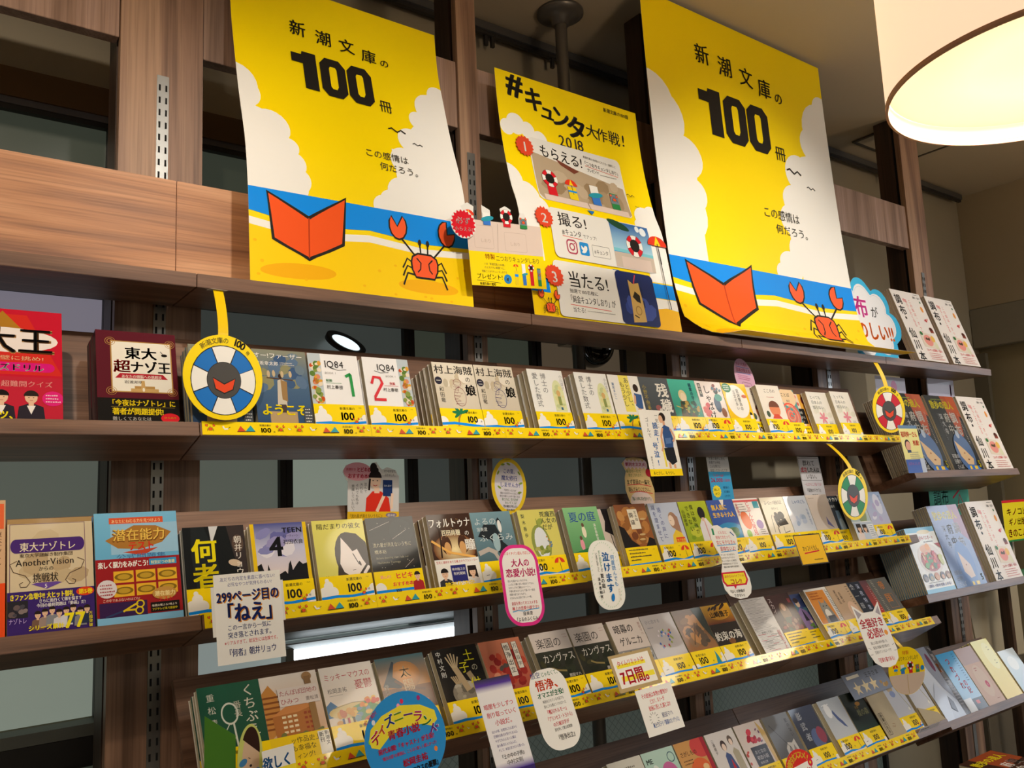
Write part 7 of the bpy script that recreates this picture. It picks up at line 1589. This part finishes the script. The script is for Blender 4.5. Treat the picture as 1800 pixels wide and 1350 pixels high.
# ------------------------------------------------------------------ THINGS BEHIND THE SHELVES
dm = empty('dome_camera', (1.386, .50, 2.034)); tag(dm, 'black glossy dome hanging behind the shelves under the top shelf', 'dome')
BLK = simple('black_gloss', '0b0b0c', .08, 0, 0, 10, coat=.8)
lathe('dome', [(.001, -.072)]+[(.070*math.sin(math.radians(a)), -.070*math.cos(math.radians(a))-.002) for a in range(6, 91, 7)]+[(.070, .0), (.001, .0)], BLK, dm, seg=40)
box('mount_arm', -.10, .055, -.012, .06, .0005, .014, STEEL, dm, bevel=.002)
dl = empty('wall_downlight', (.524, .515, 1.974)); tag(dl, 'round recessed lamp glowing white behind the upper shelf', 'lamp')
EM = newmat('cool_lamp_face'); EM[2].inputs['Emission Color'].default_value = (.80, .95, 1, 1); EM[2].inputs['Emission Strength'].default_value = 1.1; EM[2].inputs['Base Color'].default_value = (.6, .7, .7, 1)
lathe('bezel', [(.040, .0), (.056, .0), (.056, .012), (.040, .010), (.040, 0)], DARK, dl, seg=40, rot=(math.radians(38), .25, 0))
lathe('glow_disc', [(.001, .004), (.0395, .004), (.0395, .009), (.001, .009)], EM[0], dl, seg=40, rot=(math.radians(38), .25, 0))
fl = empty('fluorescent_lamp', (.60, .50, 1.225)); tag(fl, 'long white fluorescent lamp glowing behind the second row of books', 'lamp')
EM2 = newmat('fluorescent_tube'); EM2[2].inputs['Emission Color'].default_value = (.93, .97, 1, 1); EM2[2].inputs['Emission Strength'].default_value = 2.6
HW = simple('white_enamel', 'b9c0c2', .35, 0, .02)
bm = bmesh.new(); n = 14
pr = [(.010+.045*math.cos(math.radians(a)), .052+.036*math.sin(math.radians(a))) for a in range(-70, 181, 18)]
rows = [[bm.verts.new((x, -(p[0]-.03)*.5, p[1])) for p in pr] for x in (-.26, .262)]
for i in range(len(pr)-1): bm.faces.new((rows[0][i], rows[0][i+1], rows[1][i+1], rows[1][i]))
for r_ in rows: bm.faces.new(r_)
bmesh.ops.recalc_face_normals(bm, faces=bm.faces[:])
me = D.meshes.new('reflector'); bm.to_mesh(me); bm.free(); me.polygons.foreach_set('use_smooth', [True]*len(me.polygons)); meshobj('reflector', me, HW, fl)
box('housing', -.262, .264, -.012, .034, -.012, .012, HW, fl, bevel=.003)
o = lathe('tube', [(.001, -.235), (.0135, -.235), (.0135, .252), (.001, .252)], EM2[0], fl, seg=20, rot=(0, math.pi/2, 0)); o.location = (0, -.028, -.014)
for sx in (-1, 1): box('end_cap', sx*.252-.012, sx*.252+.008, -.045, -.011, -.032, .006, simple('cap_plastic', '9aa2a0', .5), fl, bevel=.002)

pt = empty('beige_partition', (3.27, .335, .70)); tag(pt, 'smooth rounded beige partition standing at the right beyond the lowest magazines', 'partition')
bm = bmesh.new(); prism(bm, [(.0, .412), (.02, .36), (.03, .28), (.05, .18), (.09, .09), (.17, .075), (.5, .06), (.5, .412)], 0, .10); bmesh.ops.bevel(bm, geom=bm.edges[:], offset=.006, segments=2, affect='EDGES')
me = D.meshes.new('shell'); bm.to_mesh(me); bm.free(); meshobj('shell', me, simple('beige_shell', 'c9bea6', .5, 0, .02), pt)
box('base', .10, .48, .01, .09, -.699, .074, simple('partition_base', '6f675a', .6), pt, bevel=.003)
# ------------------------------------------------------------------ PENDANT LAMPS
SHADE = D.materials.new('fabric_shade'); SHADE.use_nodes = True; nt = SHADE.node_tree; b = nt.nodes['Principled BSDF']
tc = nt.nodes.new('ShaderNodeTexCoord'); nz = nt.nodes.new('ShaderNodeTexNoise'); mp = nt.nodes.new('ShaderNodeMapping'); mp.inputs['Scale'].default_value = (260, 260, 40)
nt.links.new(tc.outputs['Object'], mp.inputs['Vector']); nt.links.new(mp.outputs[0], nz.inputs['Vector']); nz.inputs['Scale'].default_value = 1
bp = nt.nodes.new('ShaderNodeBump'); bp.inputs['Strength'].default_value = .1; nt.links.new(nz.outputs['Fac'], bp.inputs['Height']); nt.links.new(bp.outputs['Normal'], b.inputs['Normal'])
b.inputs['Base Color'].default_value = (*lin('f4dfc4'), 1); b.inputs['Roughness'].default_value = .9
b.inputs['Emission Color'].default_value = (1.0, .70, .46, 1); b.inputs['Emission Strength'].default_value = .86
INNER = newmat('lamp_glow_disc'); INNER[2].inputs['Base Color'].default_value = (.34, .30, .22, 1); INNER[2].inputs['Emission Color'].default_value = (1.0, .78, .40, 1)
nt = INNER[1]; tc = nt.nodes.new('ShaderNodeTexCoord'); gr = nt.nodes.new('ShaderNodeTexGradient'); gr.gradient_type = 'SPHERICAL'
mp = nt.nodes.new('ShaderNodeMapping'); mp.inputs['Scale'].default_value = (3.6, 3.6, 3.6)
cr = nt.nodes.new('ShaderNodeValToRGB'); cr.color_ramp.elements[0].color = (.44, .44, .44, 1); cr.color_ramp.elements[1].color = (1, 1, 1, 1); cr.color_ramp.elements[1].position = .55
mm = nt.nodes.new('ShaderNodeMath'); mm.operation = 'MULTIPLY'; mm.inputs[1].default_value = 1.5
nt.links.new(tc.outputs['Object'], mp.inputs['Vector']); nt.links.new(mp.outputs[0], gr.inputs['Vector']); nt.links.new(gr.outputs['Fac'], cr.inputs['Fac']); nt.links.new(cr.outputs[0], mm.inputs[0]); nt.links.new(mm.outputs[0], INNER[2].inputs['Emission Strength'])
def pendant(x, y, z, r, h, label, power):
    o = empty('pendant_lamp', (x, y, z)); tag(o, label, 'lamp', 'drum pendant lamps')
    lathe('shade', [(r-.0016, .0), (r, .0), (r, h), (r-.0016, h), (r-.0016, 0)], SHADE, o, seg=96)
    lathe('rim', [(r-.003, -.002), (r+.0012, -.002), (r+.0012, .006), (r-.003, .006), (r-.003, -.002)], simple('rim_tape', 'd8a88c', .7), o, seg=96)
    lathe('glow_disc', [(.001, .032), (r-.004, .032), (r-.004, .035), (.001, .035)], INNER[0], o, seg=64)  # added glowing disc; its gradient stands in for the lit shade interior
    lathe('cord', [(.004, h*.7), (.004, 3.058-z), (.001, 3.058-z)], DARK, o, seg=12)
    lathe('ceiling_rose', [(.05, 3.02-z), (.052, 3.058-z), (.001, 3.058-z)], simple('rose_white', 'cfc8bc', .5), o, seg=32)
    lathe('bulb', [(.001, h*.35)]+[(.035*math.sin(math.radians(a)), h*.35+.035-.035*math.cos(math.radians(a))) for a in range(10, 170, 16)]+[(.012, h*.35+.08), (.001, h*.35+.08)], simple('bulb_glass', 'f4ecd8', .3), o, seg=24)
    l = D.lights.new('bulb_light', 'POINT'); l.energy = power; l.color = (1.0, .80, .56); l.shadow_soft_size = .05
    lo = D.objects.new('bulb_light', l); COL.objects.link(lo); lo.parent = o; lo.location = (0, 0, h*.75)
    a = D.lights.new('glow_disc_light', 'AREA'); a.shape = 'DISK'; a.size = r*1.7; a.energy = power*1.0; a.color = (1.0, .88, .72)
    ao = D.objects.new('glow_disc_light', a); COL.objects.link(ao); ao.parent = o; ao.location = (0, 0, .028)
    return o
pendant(1.012, -1.025, 2.163, .25, .30, 'large cream drum pendant lamp glowing at the upper right', 8)
pendant(-1.25, -1.05, 2.163, .25, .30, 'second cream drum pendant lamp further left outside the picture', 8)
pendant(3.25, -1.05, 2.163, .25, .30, 'third cream drum pendant lamp further right outside the picture', 8)
